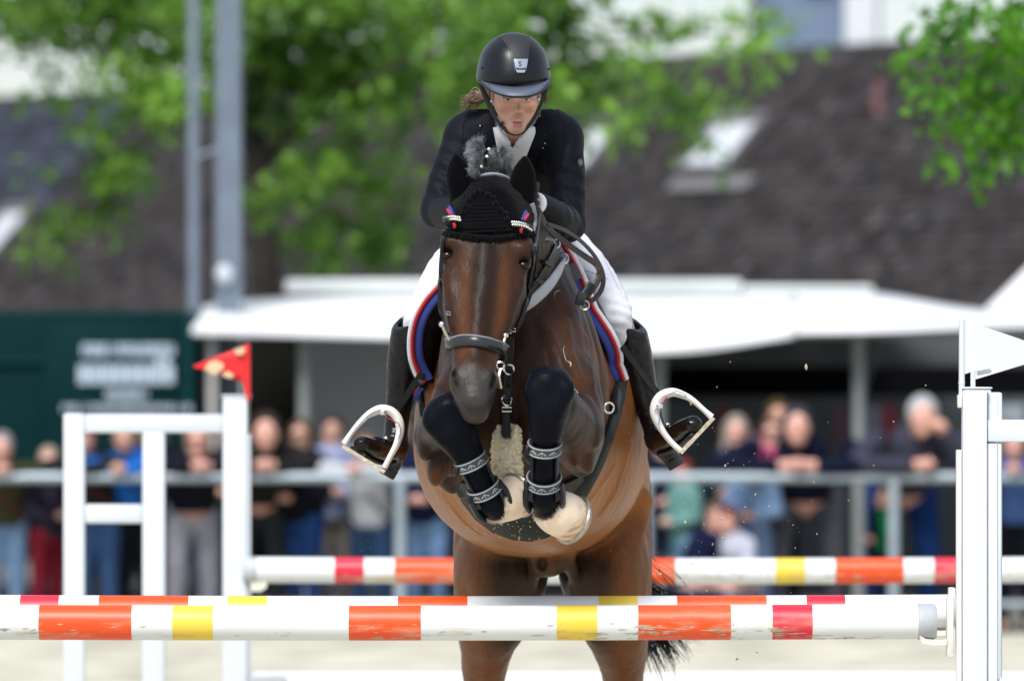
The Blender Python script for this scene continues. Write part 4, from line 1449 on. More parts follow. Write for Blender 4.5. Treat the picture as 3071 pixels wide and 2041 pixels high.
body = link('body', me, [coat, hoof_m], horse)
me.polygons.foreach_set('material_index', (hoofw[Q].mean(1) > .5).astype(np.int32))
me.update()
HB = bvh_of(body)
# short hair standing off the knees and feathering over the pale pasterns
def fuzz(name, idx, ln, rad, mat, down):
    mb = MB()
    for i in idx:
        p, n_ = Vector(V[i]), Vector(NV[i])
        d_ = (n_ * .3 + Vector(down) + Vector((random.gauss(0, .3), random.gauss(0, .3), random.gauss(0, .3)))).normalized()
        p = p + Vector((random.gauss(0, .003), random.gauss(0, .003), random.gauss(0, .003)))
        l_ = ln * random.uniform(.5, 1.2)
        mb.tube([p, p + d_ * l_ * .5 + n_ * l_ * .12, p + d_ * l_], [rad, rad * .8, rad * .3], 3, caps=False)
    o = mb.build(name, mat, horse)
    o['kind'] = 'stuff'
_r = np.random.default_rng(5)
pidx = np.nonzero((hoofw > .15) & (hoofw < .98) & (NV[:, 1] < .4))[0]
if len(pidx): fuzz('pastern_hair', _r.choice(pidx, 1400), .0075, .0005, M('white_leg_hair', (.80, .66, .52), rough=.6), (.5, -.1, -.6))
# eyes
eye_m = M('horse_eye', (.006, .004, .003), rough=.12, var=0, spec=.35)
for (x, y), sx in EYES:
    MB().sphere(HP(x, y + 1, 27), .0185, seg=16, sc=(1.15, 1, .8)).build('eye', eye_m, horse)
# horseshoes
shoe_m = M('worn_steel', (.42, .38, .33), rough=.4, metal=.7, var=.35, scale=60)
for a, b, ra, rb in HOOVES:
    A_, B_ = P(*a), P(*b)
    d_ = (B_ - A_).normalized()
    u_ = d_.orthogonal().normalized()
    w_ = d_.cross(u_)
    pts = [B_ + d_ * .006 + (u_ * math.cos(t) + w_ * math.sin(t)) * (S(rb, 17.9) * .92) for t in np.linspace(0, 2 * math.pi, 40)[:-1]]
    MB().tube(pts, .0085, 8, closed=True, flat=1.2).build('horseshoe', shoe_m, horse)
    # rough sole inside the shoe
    MB().lathe([(0, S(rb, 17.9) * .95), (.002, S(rb, 17.9) * .9), (-.004, S(rb, 17.9) * .5), (-.002, .01)], B_ + d_ * .002, d_, 28).build('sole', M('hoof_sole', (.16, .12, .08), rough=.9, var=.4, scale=50), horse)
# tail of many hairs swinging out to the right
hair_m = M('tail_hair', (.008, .007, .008), rough=.35, var=.2)
mb = MB()
for i in range(300):
    r = random.random()
    x1 = 1790 + 150 * random.random()
    y1 = 1700 + random.random() * 60
    ex = 1900 + 205 * r + random.gauss(0, 14)
    ey = 1985 - 120 * abs(r - .45) + random.gauss(0, 34) - 55 * (r > .8) + (20 if r > .93 else 0)
    a = (1648 + random.gauss(0, 10), 1225 + random.gauss(0, 12), 20.38)
    pts = [a, (1720 + random.gauss(0, 14), 1420 + random.gauss(0, 30), 20.56), (x1, y1, 20.45 + random.gauss(0, .04)), ((x1 * .35 + ex * .65), y1 + (ey - y1) * .62, 20.35 + random.gauss(0, .04)), (ex, ey, 20.3 + random.gauss(0, .05))]
    mb.tube(pcurve(pts, 4), [.0022] * 13 + [.0018, .0014, .0010, .0005], 3, caps=False)
for i in range(9):   # stray loops above the pole
    pts = [(1860, 1700, 20.4), (1945 + random.gauss(0, 6), 1690 + random.gauss(0, 14), 20.3), (1990 + i * 6, 1730 + random.gauss(0, 12), 20.25), (2020 + i * 9, 1790 + random.gauss(0, 10), 20.2)]
    mb.tube(pcurve(pts, 5), .0011, 3, caps=False)
mb.build('tail', hair_m, horse)
# braided mane tufts on the crest
mane_m = M('mane_hair', (.15, .155, .17), rough=.55, var=.5, scale=60, col2=(.02, .02, .024))
band_m = M('white_rubber_band', (.85, .85, .85), rough=.4, var=.05)
TUFTS = [((1462, 448, 17.99), (1396, 452), 52, 40), ((1456, 470, 17.96), (1400, 478), 40, 34), ((1440, 500, 17.93), (1398, 520), 34, 24), ((1494, 456, 18.02), (1508, 478), 44, 44)]
crest_bv = None
for ti, (b, d, rl, rw) in enumerate(TUFTS):
    mb = MB()
    B0 = P(*b)
    base = math.atan2(d[1] - b[1], d[0] - b[0])
    fan = 1.0 if ti < 3 else 2.3
    for i in range(2200):
        a = random.gauss(0, .48) * fan
        ln = (random.uniform(.75, 1.0) if random.random() < .9 else random.uniform(1, 1.18)) * rl * (1.25 - .22 * abs(a))
        dep = random.gauss(0, .022)
        cu = random.uniform(-.25, .45)
        m0 = (b[0] + math.cos(base + a * .35) * ln * .28, b[1] + math.sin(base + a * .35) * ln * .28, b[2] - .018 + dep * .4)
        m1 = (b[0] + math.cos(base + a * .8) * ln * .68, b[1] + math.sin(base + a * .8) * ln * .68, b[2] - .012 + dep)
        m2 = (b[0] + math.cos(base + a + cu * .5) * ln, b[1] + math.sin(base + a + cu * .5) * ln + 5, b[2] + dep * 1.3)
        mb.tube(pcurve([b, m0, m1, m2], 2), [.0007, .0007, .0006, .0006, .0005, .0004, .0002], 3, caps=False)
    br = mb.build('mane_braid', mane_m, horse)
    if ti < 3:
        MB().sphere(B0 + Vector((.004, -.02, 0)), .0048).build('braid_band', band_m, br)
# crest of mane hair behind
mb = MB()
for i in range(700):
    x = random.uniform(1470, 1552)
    y = 540 - 55 * math.sin((x - 1465) / 92 * math.pi) * random.uniform(.1, 1.0)
    q = (x, y, 18.02 + random.uniform(-.02, .08))
    mb.tube(pcurve([(x + random.gauss(0, 6), y + 42, q[2] - .01), (x, y + 14, q[2] - .015), (x - random.uniform(4, 28), y - random.uniform(2, 26), q[2])], 3), [.0018, .0016, .0014, .0012, .0009, .0007, .0004], 3, caps=False)
mb.build('mane', mane_m, horse)
# dried sweat and flecks of foam
foam_m = M('dried_foam', (.50, .45, .36), rough=.7)
def foam(pts, r):
    ps = []
    for q in spline(pts, 5):
        h = hit(HB, q[0], q[1])
        if h: ps.append(h[0] + h[1] * .0012)
    if len(ps) > 2:
        MB().tube(ps, [r * .45 * (.4 + .6 * math.sin(math.pi * min(1, (i + 1) / len(ps)))) for i in range(len(ps))], 5).build('foam_fleck', foam_m, horse)
foam([(1662, 890), (1662, 880), (1670, 873), (1680, 871)], .0020)
foam([(1692, 1037), (1689, 1050), (1696, 1078), (1704, 1086), (1712, 1092)], .0025)
foam([(1704, 1084), (1711, 1090), (1710, 1100)], .006)
foam([(1722, 1166), (1727, 1172), (1733, 1180)], .005)
foam([(1462, 708), (1471, 716), (1478, 724), (1480, 733)], .003)
# ------------------------------------------------------------------ tack
leather = M('black_leather', (.008, .008, .010), spec=.3, rough=.38, var=.3, scale=50, bump=.15, bscale=220)
brown_leather = M('brown_leather', (.032, .021, .016), rough=.45, var=.35, scale=60, bump=.15, bscale=200)
grey_leather = M('grey_padded_leather', (.22, .225, .26), rough=.42, var=.2, scale=40)
steel = M('polished_steel', (.75, .75, .76), rough=.18, metal=1., var=.05)
silver_bead = M('silver_bead', (.72, .71, .66), rough=.25, metal=.6, var=.1)
blue_cord = M('blue_braid', (.02, .045, .28), rough=.6, var=.2, scale=200, bump=.4, bscale=300)
red_cord = M('red_braid', (.52, .015, .025), rough=.6, var=.2, scale=200, bump=.4, bscale=300)
white_cord = M('white_braid', (.74, .75, .80), rough=.6, var=.1, scale=150, bump=.3, bscale=300)
knit = M('black_crochet', (.0022, .0022, .0032), rough=.9, var=.5, scale=140, bump=.8, bscale=260, spec=.06, sheen=.06)
pad_m = M('black_quilted_cotton', (.010, .010, .012), rough=.85, var=.4, scale=40, bump=.5, bscale=60, spec=.2)
CAMD = Vector((0, -1, 0))

# ---- ear bonnet
bonnet = thing('ear_bonnet', 'black crocheted ear bonnet covering the horse\'s ears and forehead', 'ear bonnet', HP(1465, 640))
def offp(prim, o):
    return (lambda x, y, z: prim[0](x, y, z) - o), (prim[1][0] - o, prim[1][1] + o)
vs, fs = patch(HB, [(1406, 570), (1420, 548), (1450, 536), (1485, 533), (1516, 542), (1532, 562), (1556, 590), (1592, 625), (1598, 660), (1590, 690), (1540, 694), (1460, 698), (1390, 696), (1344, 684), (1338, 660), (1346, 622), (1384, 592)], off=.003, thick=.007, step=9, Y=17.85)
MB().add(vs, fs).build('cap', knit, bonnet)
for a, b in EARS:
    A_, B_ = P(*a), P(*b)
    L_ = (B_ - A_).length
    q = .00099
    ef = Field(np.minimum(A_, B_) - .09, np.maximum(A_, B_) + .09, .0045)
    ef.add(loft(A_, B_ - A_, (1, 0, 0), [(-.06, 0, 0, 40 * q, 26 * q), (L_ * .1, 0, 0, 40 * q, 26 * q), (L_ * .35, 0, 0, 42 * q, 24 * q), (L_ * .6, 0, 0, 41 * q, 20 * q), (L_ * .8, 0, 0, 32 * q, 14 * q), (L_ * .97, 0, 0, 13 * q, 8 * q), (L_ * 1.02, 0, 0, 3 * q, 3 * q)], 2.2), 0)
    # shallow hollow of the ear, facing forward
    ef.sub(loft(A_ + Vector((0, -.038, 0)), B_ - A_, (1, 0, 0), [(.03, 0, 0, 5 * q, 5 * q), (L_ * .35, 0, 0, 26 * q, 18 * q), (L_ * .6, 0, 0, 25 * q, 16 * q), (L_ * .92, 0, 0, 4 * q, 4 * q)], 2.), .012)
    ev, eq = ef.mesh()
    link('ear_cover', npmesh('ear_cover', ev, eq), knit, bonnet)
BB = bvh_of(body, *[o for o in bonnet.children])
flap_poly = [(1432, 580), (1452, 585), (1476, 598), (1490, 625), (1512, 645), (1522, 672), (1545, 688), (1585, 702), (1560, 714), (1515, 716), (1470, 722), (1420, 718), (1385, 716), (1348, 700), (1362, 685), (1388, 650), (1395, 625), (1412, 600)]
vs, fs = patch(BB, flap_poly, off=.004, thick=.006, step=8, Y=17.85)
fl = MB().add(vs, fs).build('forehead_flap', knit, bonnet)
edge = [(1345, 700), (1362, 683), (1386, 652), (1394, 625), (1412, 598), (1432, 579), (1455, 584), (1478, 598), (1492, 625), (1514, 645), (1524, 672), (1547, 688), (1588, 702)]
mb = MB()
for i, q in enumerate(spline(edge, 3)):
    h = hit(BB, q[0], q[1])
    if h: mb.sphere(h[0] + CAMD * .008 + Vector((0, 0, .003 * (i % 2))), .0085 + .002 * (i % 2), seg=6)
mb.build('scalloped_edge', knit, fl)
mb = MB()
for r in range(9):      # raised crochet rows
    y = 612 + r * 11.5
    x0 = np.interp(y, [580, 625, 650, 700], [1432, 1398, 1390, 1355])
    x1 = np.interp(y, [580, 598, 625, 672, 700], [1440, 1476, 1490, 1522, 1575])
    pts = [hit(BB, x, y + 3 * math.sin((x - 1350) / 45)) for x in np.linspace(x0 + 6, x1 - 6, 16)]
    pts = [p[0] + CAMD * .0095 for p in pts if p]
    if len(pts) > 3: mb.tube(pts, .0032, 5)
mb.build('crochet_row', knit, fl)
mb = MB()
for i, x in enumerate(range(1335, 1600, 9)):      # crocheted lower hem
    h = hit(BB, x, 702 + 14 * math.sin((x - 1335) / 265 * math.pi) + random.uniform(-2, 2))
    if h: mb.sphere(h[0] + CAMD * .006, .0105, seg=6)
mb.tube([Vector((sum(v[0] for v in mb.v[k:k + 70]) / 70, sum(v[1] for v in mb.v[k:k + 70]) / 70, sum(v[2] for v in mb.v[k:k + 70]) / 70)) for k in range(0, len(mb.v) - 69, 70)], .007, 6)
mb.build('hem', knit, bonnet)

# ---- bridle
bridle = thing('bridle', 'black leather bridle with silver browband on the horse\'s head', 'bridle', HP(1440, 1000))
hv1 = Vector(HV)
def head_strap(name, pts, width, mat, th=.005, parent=bridle, n=6, round_=False, off=.003):
    mb = MB()
    strap_on(mb, BB, pts, width, th, off, n, Y=17.8, round_=round_)
    return mb.build(name, mat, parent)
head_strap('noseband', [(1350, 1032), (1356, 1026), (1390, 1022), (1430, 1024), (1470, 1032), (1500, 1042), (1512, 1050)], 37, M('padded_black_leather', (.022, .023, .028), rough=.32, var=.1), th=.016, round_=True)
head_strap('noseband_piping', [(1350, 1019), (1390, 1008), (1430, 1010), (1470, 1018), (1500, 1028), (1510, 1034)], 5, grey_leather, th=.017)
head_strap('cheekpiece', [(1337, 690), (1328, 740), (1322, 800), (1323, 860), (1328, 920), (1338, 975), (1348, 1020)], 13, leather, th=.006)
head_strap('cheekpiece', [(1596, 700), (1598, 760), (1590, 830), (1577, 895), (1557, 960), (1537, 1000), (1512, 1046)], 13, leather, th=.006)
head_strap('bit_cheekpiece', [(1606, 720), (1606, 800), (1592, 870), (1568, 940), (1550, 985), (1528, 1030)], 10, leather, th=.006)
head_strap('throat_strap', [(1320, 880), (1322, 925), (1336, 960), (1345, 990)], 9, leather, th=.006)
# browband: leather with a row of silver beads, ribbon ends in blue and red
for pts in ([(1332, 657, 17.83), (1345, 654, 17.80), (1360, 653, 17.785), (1378, 656, 17.775)], [(1536, 669, 17.775), (1556, 671, 17.785), (1576, 676, 17.80), (1592, 686, 17.83)]):
    ps_ = pcurve(pts, 6)
    b_ = MB().ribbon(ps_, Vector((0, -1, .1)), [S(18, 17.8)] * len(ps_), .007).build('browband', leather, bridle)
    mb = MB()
    for p in pcurve(pts, 3):
        mb.sphere(p + Vector((0, -.009, .0036)), .0038, seg=8)
        mb.sphere(p + Vector((.002, -.009, -.0042)), .0038, seg=8)
    mb.build('bead_row', silver_bead, b_)
def freetube(name, pts, r, mat, parent, n=5, seg=8, flat=1., up=None):
    return MB().tube(pcurve(pts, n), r, seg, flat=flat, up=up).build(name, mat, parent)
for (x, y, sx) in ((1352, 636, 1), (1574, 650, -1)):
    freetube('ribbon', [(x - 4 * sx, y - 16, 17.80), (x + 3 * sx, y, 17.785), (x + 8 * sx, y + 9, 17.785)], .0050, blue_cord, bridle)
    freetube('ribbon', [(x - 9 * sx, y - 8, 17.80), (x - 3 * sx, y + 2, 17.785), (x + 1 * sx, y + 9, 17.785)], .0050, red_cord, bridle)
    freetube('ribbon', [(x + 8 * sx, y + 32, 17.785), (x + 12 * sx, y + 40, 17.785), (x + 11 * sx, y + 46, 17.79)], .0045, red_cord, bridle)
head_strap('headpiece', [(1598, 690), (1602, 650), (1594, 610)], 15, grey_leather)
# poll strap seen behind the bonnet
freetube('crownpiece', [(1432, 535, 17.93), (1452, 527, 17.92), (1480, 524, 17.92), (1508, 530, 17.93), (1532, 545, 17.95)], .0125, grey_leather, bridle, flat=.6)
# gag-style bit: long shank with ball end each side and lower ring
for pts in ([(1325, 972, 17.70), (1336, 998, 17.69), (1351, 1024, 17.69)], [(1516, 1006, 17.70), (1511, 1024, 17.69), (1505, 1046, 17.69)]):
    s_ = freetube('bit_shank', pts, .0042, M('brass_steel', (.62, .52, .38), rough=.25, metal=.9, var=.1), bridle)
    MB().sphere(P(*pts[0]), .0088, seg=12).build('ball_end', steel, s_)
def ring(name, c, r, tr, mat, parent, ax=(0, -1, 0), half=False):
    c = P(*c)
    ax = Vector(ax).normalized()
    u = Vector((1, 0, 0))
    u = (u - ax * u.dot(ax)).normalized()
    w = ax.cross(u)
    tt = np.linspace(0, 2 * math.pi, 28)[:-1]
    pts = [c + (u * math.cos(t) + w * math.sin(t)) * r for t in tt]
    return MB().tube(pts, tr, 8, closed=True).build(name, mat, parent)
ring('bit_ring', (1500, 1096, 17.68), .011, .003, steel, bridle)
freetube('curb_hook', [(1499, 1106, 17.68), (1494, 1130, 17.67), (1500, 1165, 17.67)], .007, M('brass_steel', (.62, .52, .38)), bridle, flat=.4)
freetube('lip_strap', [(1508, 1050, 17.68), (1516, 1070, 17.68), (1510, 1090, 17.68), (1500, 1098, 17.68)], .006, leather, bridle, flat=.4)
for (x, y) in ((1601, 740), (1345, 940), (1528, 995), (1541, 990)):
    h = hit(BB, x, y)
    c_ = h[0] if h else P(x, y, 17.8)
    mb = MB()
    pts = [c_ + CAMD * .009 + Vector((a, 0, b)) for a, b in ((-.005, -.004), (.005, -.004), (.005, .005), (-.005, .005))]
    mb.tube(pts, .0018, 6, closed=True)
    mb.build('buckle', steel, bridle)

# ---- reins (looping from the hand) and their buckle end
reins = thing('reins', 'brown leather reins looping from the rider\'s hand past the saddle pad', 'reins', P(1740, 800, 18.3))
def strap3(name, pts, w, nrm, mat, parent, th=.004, n=7):
    ps = pcurve(pts, n)
    if isinstance(nrm, list):
        nn = [Vector(x) for x in spline(nrm, n)]
    else:
        nn = Vector(nrm)
    return MB().ribbon(ps, nn, [S(w, p.y) for p in ps], th).build(name, mat, parent)
strap3('rein', [(1612, 628, 18.07), (1632, 668, 18.10), (1660, 700, 18.16), (1705, 735, 18.22), (1752, 768, 18.28), (1785, 790, 18.3), (1798, 810, 18.3), (1795, 832, 18.3), (1776, 866, 18.28), (1752, 892, 18.27)], 21, (.35, -1, .45), brown_leather, reins)
strap3('rein', [(1640, 672, 18.11), (1690, 690, 18.17), (1735, 718, 18.24), (1775, 758, 18.3), (1800, 800, 18.34), (1809, 840, 18.34), (1800, 875, 18.32), (1780, 898, 18.29), (1758, 908, 18.27)], 15, (.5, -1, .5), brown_leather, reins)
strap3('rein_keeper', [(1775, 850, 18.265), (1762, 872, 18.26), (1750, 890, 18.255)], 27, (.2, -1, .1), leather, reins, th=.006)
strap3('rein_end', [(1748, 880, 18.255), (1740, 900, 18.25), (1738, 915, 18.25)], 28, (0, -1, .1), leather, reins, th=.012)
strap3('rein', [(1618, 640, 18.06), (1612, 690, 17.98), (1606, 730, 17.9), (1600, 760, 17.84)], 12, (.8, -1, 0), brown_leather, reins)
strap3('rein', [(1400, 640, 18.0), (1345, 760, 17.9), (1332, 900, 17.78), (1345, 1000, 17.70)], 12, (-.8, -1, 0), brown_leather, reins)
ring('rein_buckle', (1752, 915, 18.25), .014, .003, M('brass_steel', (.62, .52, .38)), reins)

# ---- breastplate: padded neck strap, rings, and the chest strap with sheepskin
bp = thing('breastplate', 'dark leather breastplate with grey neck straps and a sheepskin covered chest strap', 'breastplate', P(1525, 1200, 18.0))
def body_strap(name, pts, w, mat, th=.005, parent=bp, bv=None, n=7, off=.003, round_=False):
    mb = MB()
    strap_on(mb, bv or TB, pts, w, th, off, n, Y=18.1, nblend=.75, round_=round_)
    return mb.build(name, mat, parent)
body_strap('neck_strap', [(1540, 935, 34), (1580, 910, 38), (1610, 885, 42), (1645, 850, 40), (1668, 818, 32), (1680, 795, 20), (1688, 775, 12)], 30, M('pale_grey_neoprene', (.42, .43, .48), rough=.5, var=.06), th=.008)
body_strap('neck_strap', [(1330, 860), (1350, 920), (1420, 985)], 30, grey_leather, th=.012, round_=True)
body_strap('running_strap', [(1560, 905), (1590, 865), (1622, 815), (1645, 770), (1660, 738)], 18, leather, th=.007)
for (x, y) in ((1608, 840), (1634, 790)):
    body_strap('strap_keeper', [(x - 11, y - 7), (x, y), (x + 11, y + 5)], 12, leather, th=.012)
ring('ring', (1689, 775, 18.34), .016, .0035, steel, bp, ax=(.4, -1, .2))
ring('ring', (1664, 730, 18.3), .015, .003, steel, bp, ax=(.3, -1, .5))
strap3('connecting_strap', [(1608, 752, 18.12), (1618, 730, 18.13), (1634, 716, 18.15), (1652, 718, 18.18), (1664, 728, 18.2)], 14, (.1, -.8, .6), grey_leather, bp)
for y in (760,):
    MB().box(P(1602, y + 6, 18.12), P(1620, y - 6, 18.135), bev=.003).build('buckle', steel, bp)
strap3('chest_strap', [(1532, 1010, 17.90), (1530, 1060, 17.92), (1526, 1110, 17.945), (1522, 1160, 17.95), (1520, 1205, 17.955), (1520, 1250, 17.955), (1521, 1312, 17.955)], 21, (0, -1, 0), leather, bp, th=.006)
for y, w in ((1083, 24), (1176, 20), (1060, 22)):
    strap3('strap_fold', [(1526, y - 18, 17.93), (1525, y, 17.935), (1524, y + 14, 17.94)], w, (0, -1, 0), leather, bp, th=.010)
ring('ring', (1526, 1107, 17.93), .0145, .003, steel, bp)
ring('ring', (1520, 1200, 17.94), .0145, .003, steel, bp)
mb = MB()
c_ = P(1520, 1227, 17.945)
mb.tube([c_ + Vector((a, 0, b)) for a, b in ((-.014, -.006), (.014, -.006), (.014, .006), (-.014, .006))], .0025, 6, closed=True)
mb.build('buckle', steel, bp)
strap3('martingale_fork', [(1515, 1225, 17.955), (1512, 1260, 17.955), (1510, 1312, 17.955)], 14, (0, -1, 0), leather, bp)
# sheepskin sleeve: soft tube with a woolly skin
wool = M('sheepskin_wool', (.98, .87, .65), rough=.95, var=.05, scale=60, bump=1., bscale=130, spec=.1, dirt=(.62, .46, .25), dirt_amt=-.04, dscale=14)
wf = Field(P(1455, 1560, 17.85), P(1600, 1270, 18.12), .005)
wf.add(chain_prim([(1524, 1300, 17.965, 40), (1520, 1330, 17.965, 45), (1520, 1400, 17.97, 46), (1527, 1450, 17.98, 42), (1540, 1510, 18.0, 36)], flat=(0, 1, 0), f=.55), 0)
wf.sub(cone(P(1520, 1285, 17.95), P(1520, 1312, 17.94), .022, .018), .01)
wv, wq = wf.mesh()
wv = wv + RNG.normal(0, .0016, wv.shape) + (vnoise(wv, 160, 5) * .0028)[:, None] * np.array([.6, 1, .6])
sl = link('sheepskin_sleeve', npmesh('sheepskin_sleeve', wv, wq), wool, bp)
mb = MB()
for i in RNG.choice(len(wv), 2600):
    p = Vector(wv[i])
    if p.y > 17.985: continue
    d = Vector((random.gauss(0, .6) + (p.x - P(1522, 0, 18).x) * 14, -1.2, random.gauss(-.3, .6))).normalized()
    mb.tube([p, p + d * .003 + Vector((random.gauss(0, .001), 0, random.gauss(0, .001))), p + d * .005], [.0011, .0010, .0005], 3, caps=False)
mb.build('wool_pile', wool, sl)

# ---- girth with a broad belly guard
girth = thing('girth', 'dark leather girth with a wide belly guard under the horse, flecked with sand', 'girth', P(1570, 1600, 18.5))
gl = M('girth_leather', (.010, .012, .012), rough=.5, spec=.2, var=.3, scale=30, bump=.2, bscale=120, dirt=(.16, .14, .09), dirt_amt=-.03, dscale=20)
body_strap('girth_strap', [(1858, 1105, 40), (1854, 1150, 46), (1840, 1220, 52), (1820, 1290, 54), (1790, 1370, 56), (1752, 1440, 64), (1716, 1490, 80)], 44, gl, th=.014, parent=girth, off=.008)
body_strap('girth_strap', [(1262, 1120, 26), (1268, 1200, 30), (1290, 1300, 40), (1340, 1400, 50), (1400, 1480, 70)], 44, gl, th=.008, parent=girth)
vs, fs = patch(TB, [(1374, 1452), (1392, 1500), (1430, 1550), (1480, 1588), (1540, 1610), (1590, 1614), (1640, 1603), (1690, 1575), (1732, 1520), (1756, 1460), (1740, 1420), (1700, 1440), (1600, 1470), (1500, 1475), (1420, 1450), (1385, 1440)], off=.004, thick=.008, step=14)
MB().add(vs, fs).build('belly_guard', gl, girth)
ring('ring', (1826, 1222, 18.40), .016, .0035, steel, girth, ax=(.5, -1, 0))
body_strap('buckle_tab', [(1836, 1175), (1832, 1200), (1827, 1225)], 34, leather, th=.018, parent=girth, off=.01)
fleck = M('sand_fleck', (.62, .52, .30), rough=.9)
mb = MB()
for i in range(60):
    x, y = random.gauss(1555, 70), random.gauss(1585, 18)
    h = hit(TB, x, y)
    if h and 1400 < x < 1720 and y < 1610: mb.sphere(h[0] + h[1] * .013, random.uniform(.0008, .0026), seg=4)
mb.build('sand_flecks', fleck, girth)['kind'] = 'stuff'

# ---- saddle pad: sheet along the back with braided trim on its front edge
spad = thing('saddle_pad', 'black saddle pad with blue, red and white braided trim under the saddle', 'saddle pad', P(1570, 1000, 18.8))
R_OUT = [(1655, 728, 18.50), (1690, 790, 18.53), (1735, 872, 18.56), (1786, 945, 18.60), (1828, 1010, 18.64), (1848, 1065, 18.68), (1844, 1105, 18.71), (1822, 1140, 18.73)]
R_IN = [(1640, 748, 18.56), (1662, 830, 18.60), (1700, 930, 18.66), (1745, 1010, 18.7), (1775, 1070, 18.75), (1785, 1110, 18.77), (1788, 1130, 18.77), (1790, 1145, 18.77)]
L_OUT = [(1345, 830, 18.52), (1316, 866, 18.54), (1282, 905, 18.57), (1256, 952, 18.6), (1243, 1005, 18.64), (1243, 1062, 18.68), (1255, 1105, 18.71), (1274, 1142, 18.73)]
L_IN = [(1370, 850, 18.58), (1350, 900, 18.6), (1330, 960, 18.66), (1310, 1010, 18.7), (1300, 1060, 18.74), (1300, 1105, 18.77), (1300, 1130, 18.77), (1300, 1150, 18.77)]
for OUT, IN, sx in ((R_OUT, R_IN, 1), (L_OUT, L_IN, -1)):
    o = []
    for p in pcurve(OUT, 6):
        r_ = TB.ray_cast(Vector((sx * 1.2, p.y, p.z)), Vector((-sx, 0, 0)))
        if r_[0] is not None:
            xs_ = r_[0].x + sx * .016
            p = Vector((max(p.x, xs_) if sx > 0 else min(p.x, xs_), p.y, p.z))
        o.append(p)
    i_ = pcurve(IN, 6)
    n = len(o)
    b_ = [p + Vector((.05 * sx, .52, -.10)) for p in o]
    rows = [i_, [(a + c) / 2 + Vector((0, -.012, 0)) for a, c in zip(i_, o)], o, [p + Vector((.012 * sx, .03, 0)) for p in o], b_]
    vs = [p for r in rows for p in r]
    fs = [(r * n + k, r * n + k + 1, (r + 1) * n + k + 1, (r + 1) * n + k) for r in range(len(rows) - 1) for k in range(n - 1)]
    pn = MB().add(vs, fs).build('pad_panel', pad_m, spad)
    sol = pn.modifiers.new('thickness', 'SOLIDIFY')
    sol.thickness = .008
    tang = [(o[min(k + 1, n - 1)] - o[max(k - 1, 0)]).normalized() for k in range(n)]
    outw = [Vector((-t.z, 0, t.x)) * 1 for t in tang]
    outw = [w if w.x * sx > 0 else -w for w in outw]
    for w_ in outw: w_.normalize()
    def trim(name, off, w, mat, th, zoff=-.008):
        ps = [p + d * S(off, p.y) + Vector((0, zoff, 0)) for p, d in zip(o, outw)]
        nn = [(Vector((0, -1, 0)) + d * .35).normalized() for d in outw]
        return MB().ribbon(ps, nn, [S(w, p.y) for p in ps], th, round_=True).build(name, mat, spad)
    trim('blue_trim', -15, 26, blue_cord, .010)
    trim('red_trim', 3, 12, red_cord, .012)
    trim('white_trim', 13, 15, white_cord, .009, -.004)
for pts in ([(1846, 1166, 18.80), (1868, 1178, 18.82), (1892, 1198, 18.86)], [(1270, 1158, 18.80), (1256, 1176, 18.82), (1250, 1196, 18.84)]):
    sx = 1 if pts[0][0] > 1500 else -1
    strap3('blue_trim', pts, 16, (0, -1, .1), blue_cord, spad, th=.008)
    strap3('red_trim', [(x + 6 * sx, y - 12, Y + .01) for x, y, Y in pts], 9, (0, -1, .1), red_cord, spad, th=.006)
    strap3('white_trim', [(x + 6 * sx, y - 24, Y + .012) for x, y, Y in pts], 18, (0, -1, .1), white_cord, spad, th=.006)

# ---- saddle
saddle = thing('saddle', 'black leather jumping saddle beneath the rider', 'saddle', P(1570, 900, 18.9))
sf = Field(P(1280, 1180, 18.4), P(1860, 700, 18.4) + Vector((.03, 1.1, .05)), .009)
sf.add(ell(P(1572, 815, 18.98), (.17, .24, .05)), 0)
sf.add(ell(P(1572, 790, 18.72), (.13, .06, .05)), .05)
sf.add(ell(P(1572, 790, 19.22), (.19, .08, .07)), .05)
for sx in (-1, 1):
    x = lambda d: 1572 + sx * d
    sf.add(chain_prim([(x(95), 800, 18.72, 42), (x(150), 860, 18.70, 40), (x(205), 940, 18.72, 34), (x(245), 1030, 18.76, 26), (x(258), 1090, 18.8, 20)]), .04)
    sf.add(ell(P(x(215), 960, 18.95), (.03, .2, .17), [(1, 0, .55 * sx), (0, 1, 0), (-.55 * sx, 0, 1)]), .03)
sv, sq = sf.mesh()
link('seat_and_flaps', npmesh('seat_and_flaps', sv, sq), leather, saddle)
strap3('billet_guard', [(1705, 800, 18.5), (1722, 815, 18.5), (1730, 838, 18.5)], 34, (.2, -1, .2), M('dull_grey_leather', (.07, .075, .085), rough=.5), saddle, th=.004)
stap_w = M('stirrup_leather', (.004, .004, .005), rough=.6, spec=.12)
# stirrup leathers hang beside the boots
for pts in ([(1265, 1120, 18.60), (1235, 1165, 18.58), (1205, 1210, 18.56), (1176, 1248, 18.55)], [(1868, 1040, 18.66), (1900, 1085, 18.62), (1940, 1140, 18.58), (1985, 1195, 18.55)]):
    strap3('stirrup_leather', pts, 21, (0, -1, .1), stap_w, saddle, th=.006)

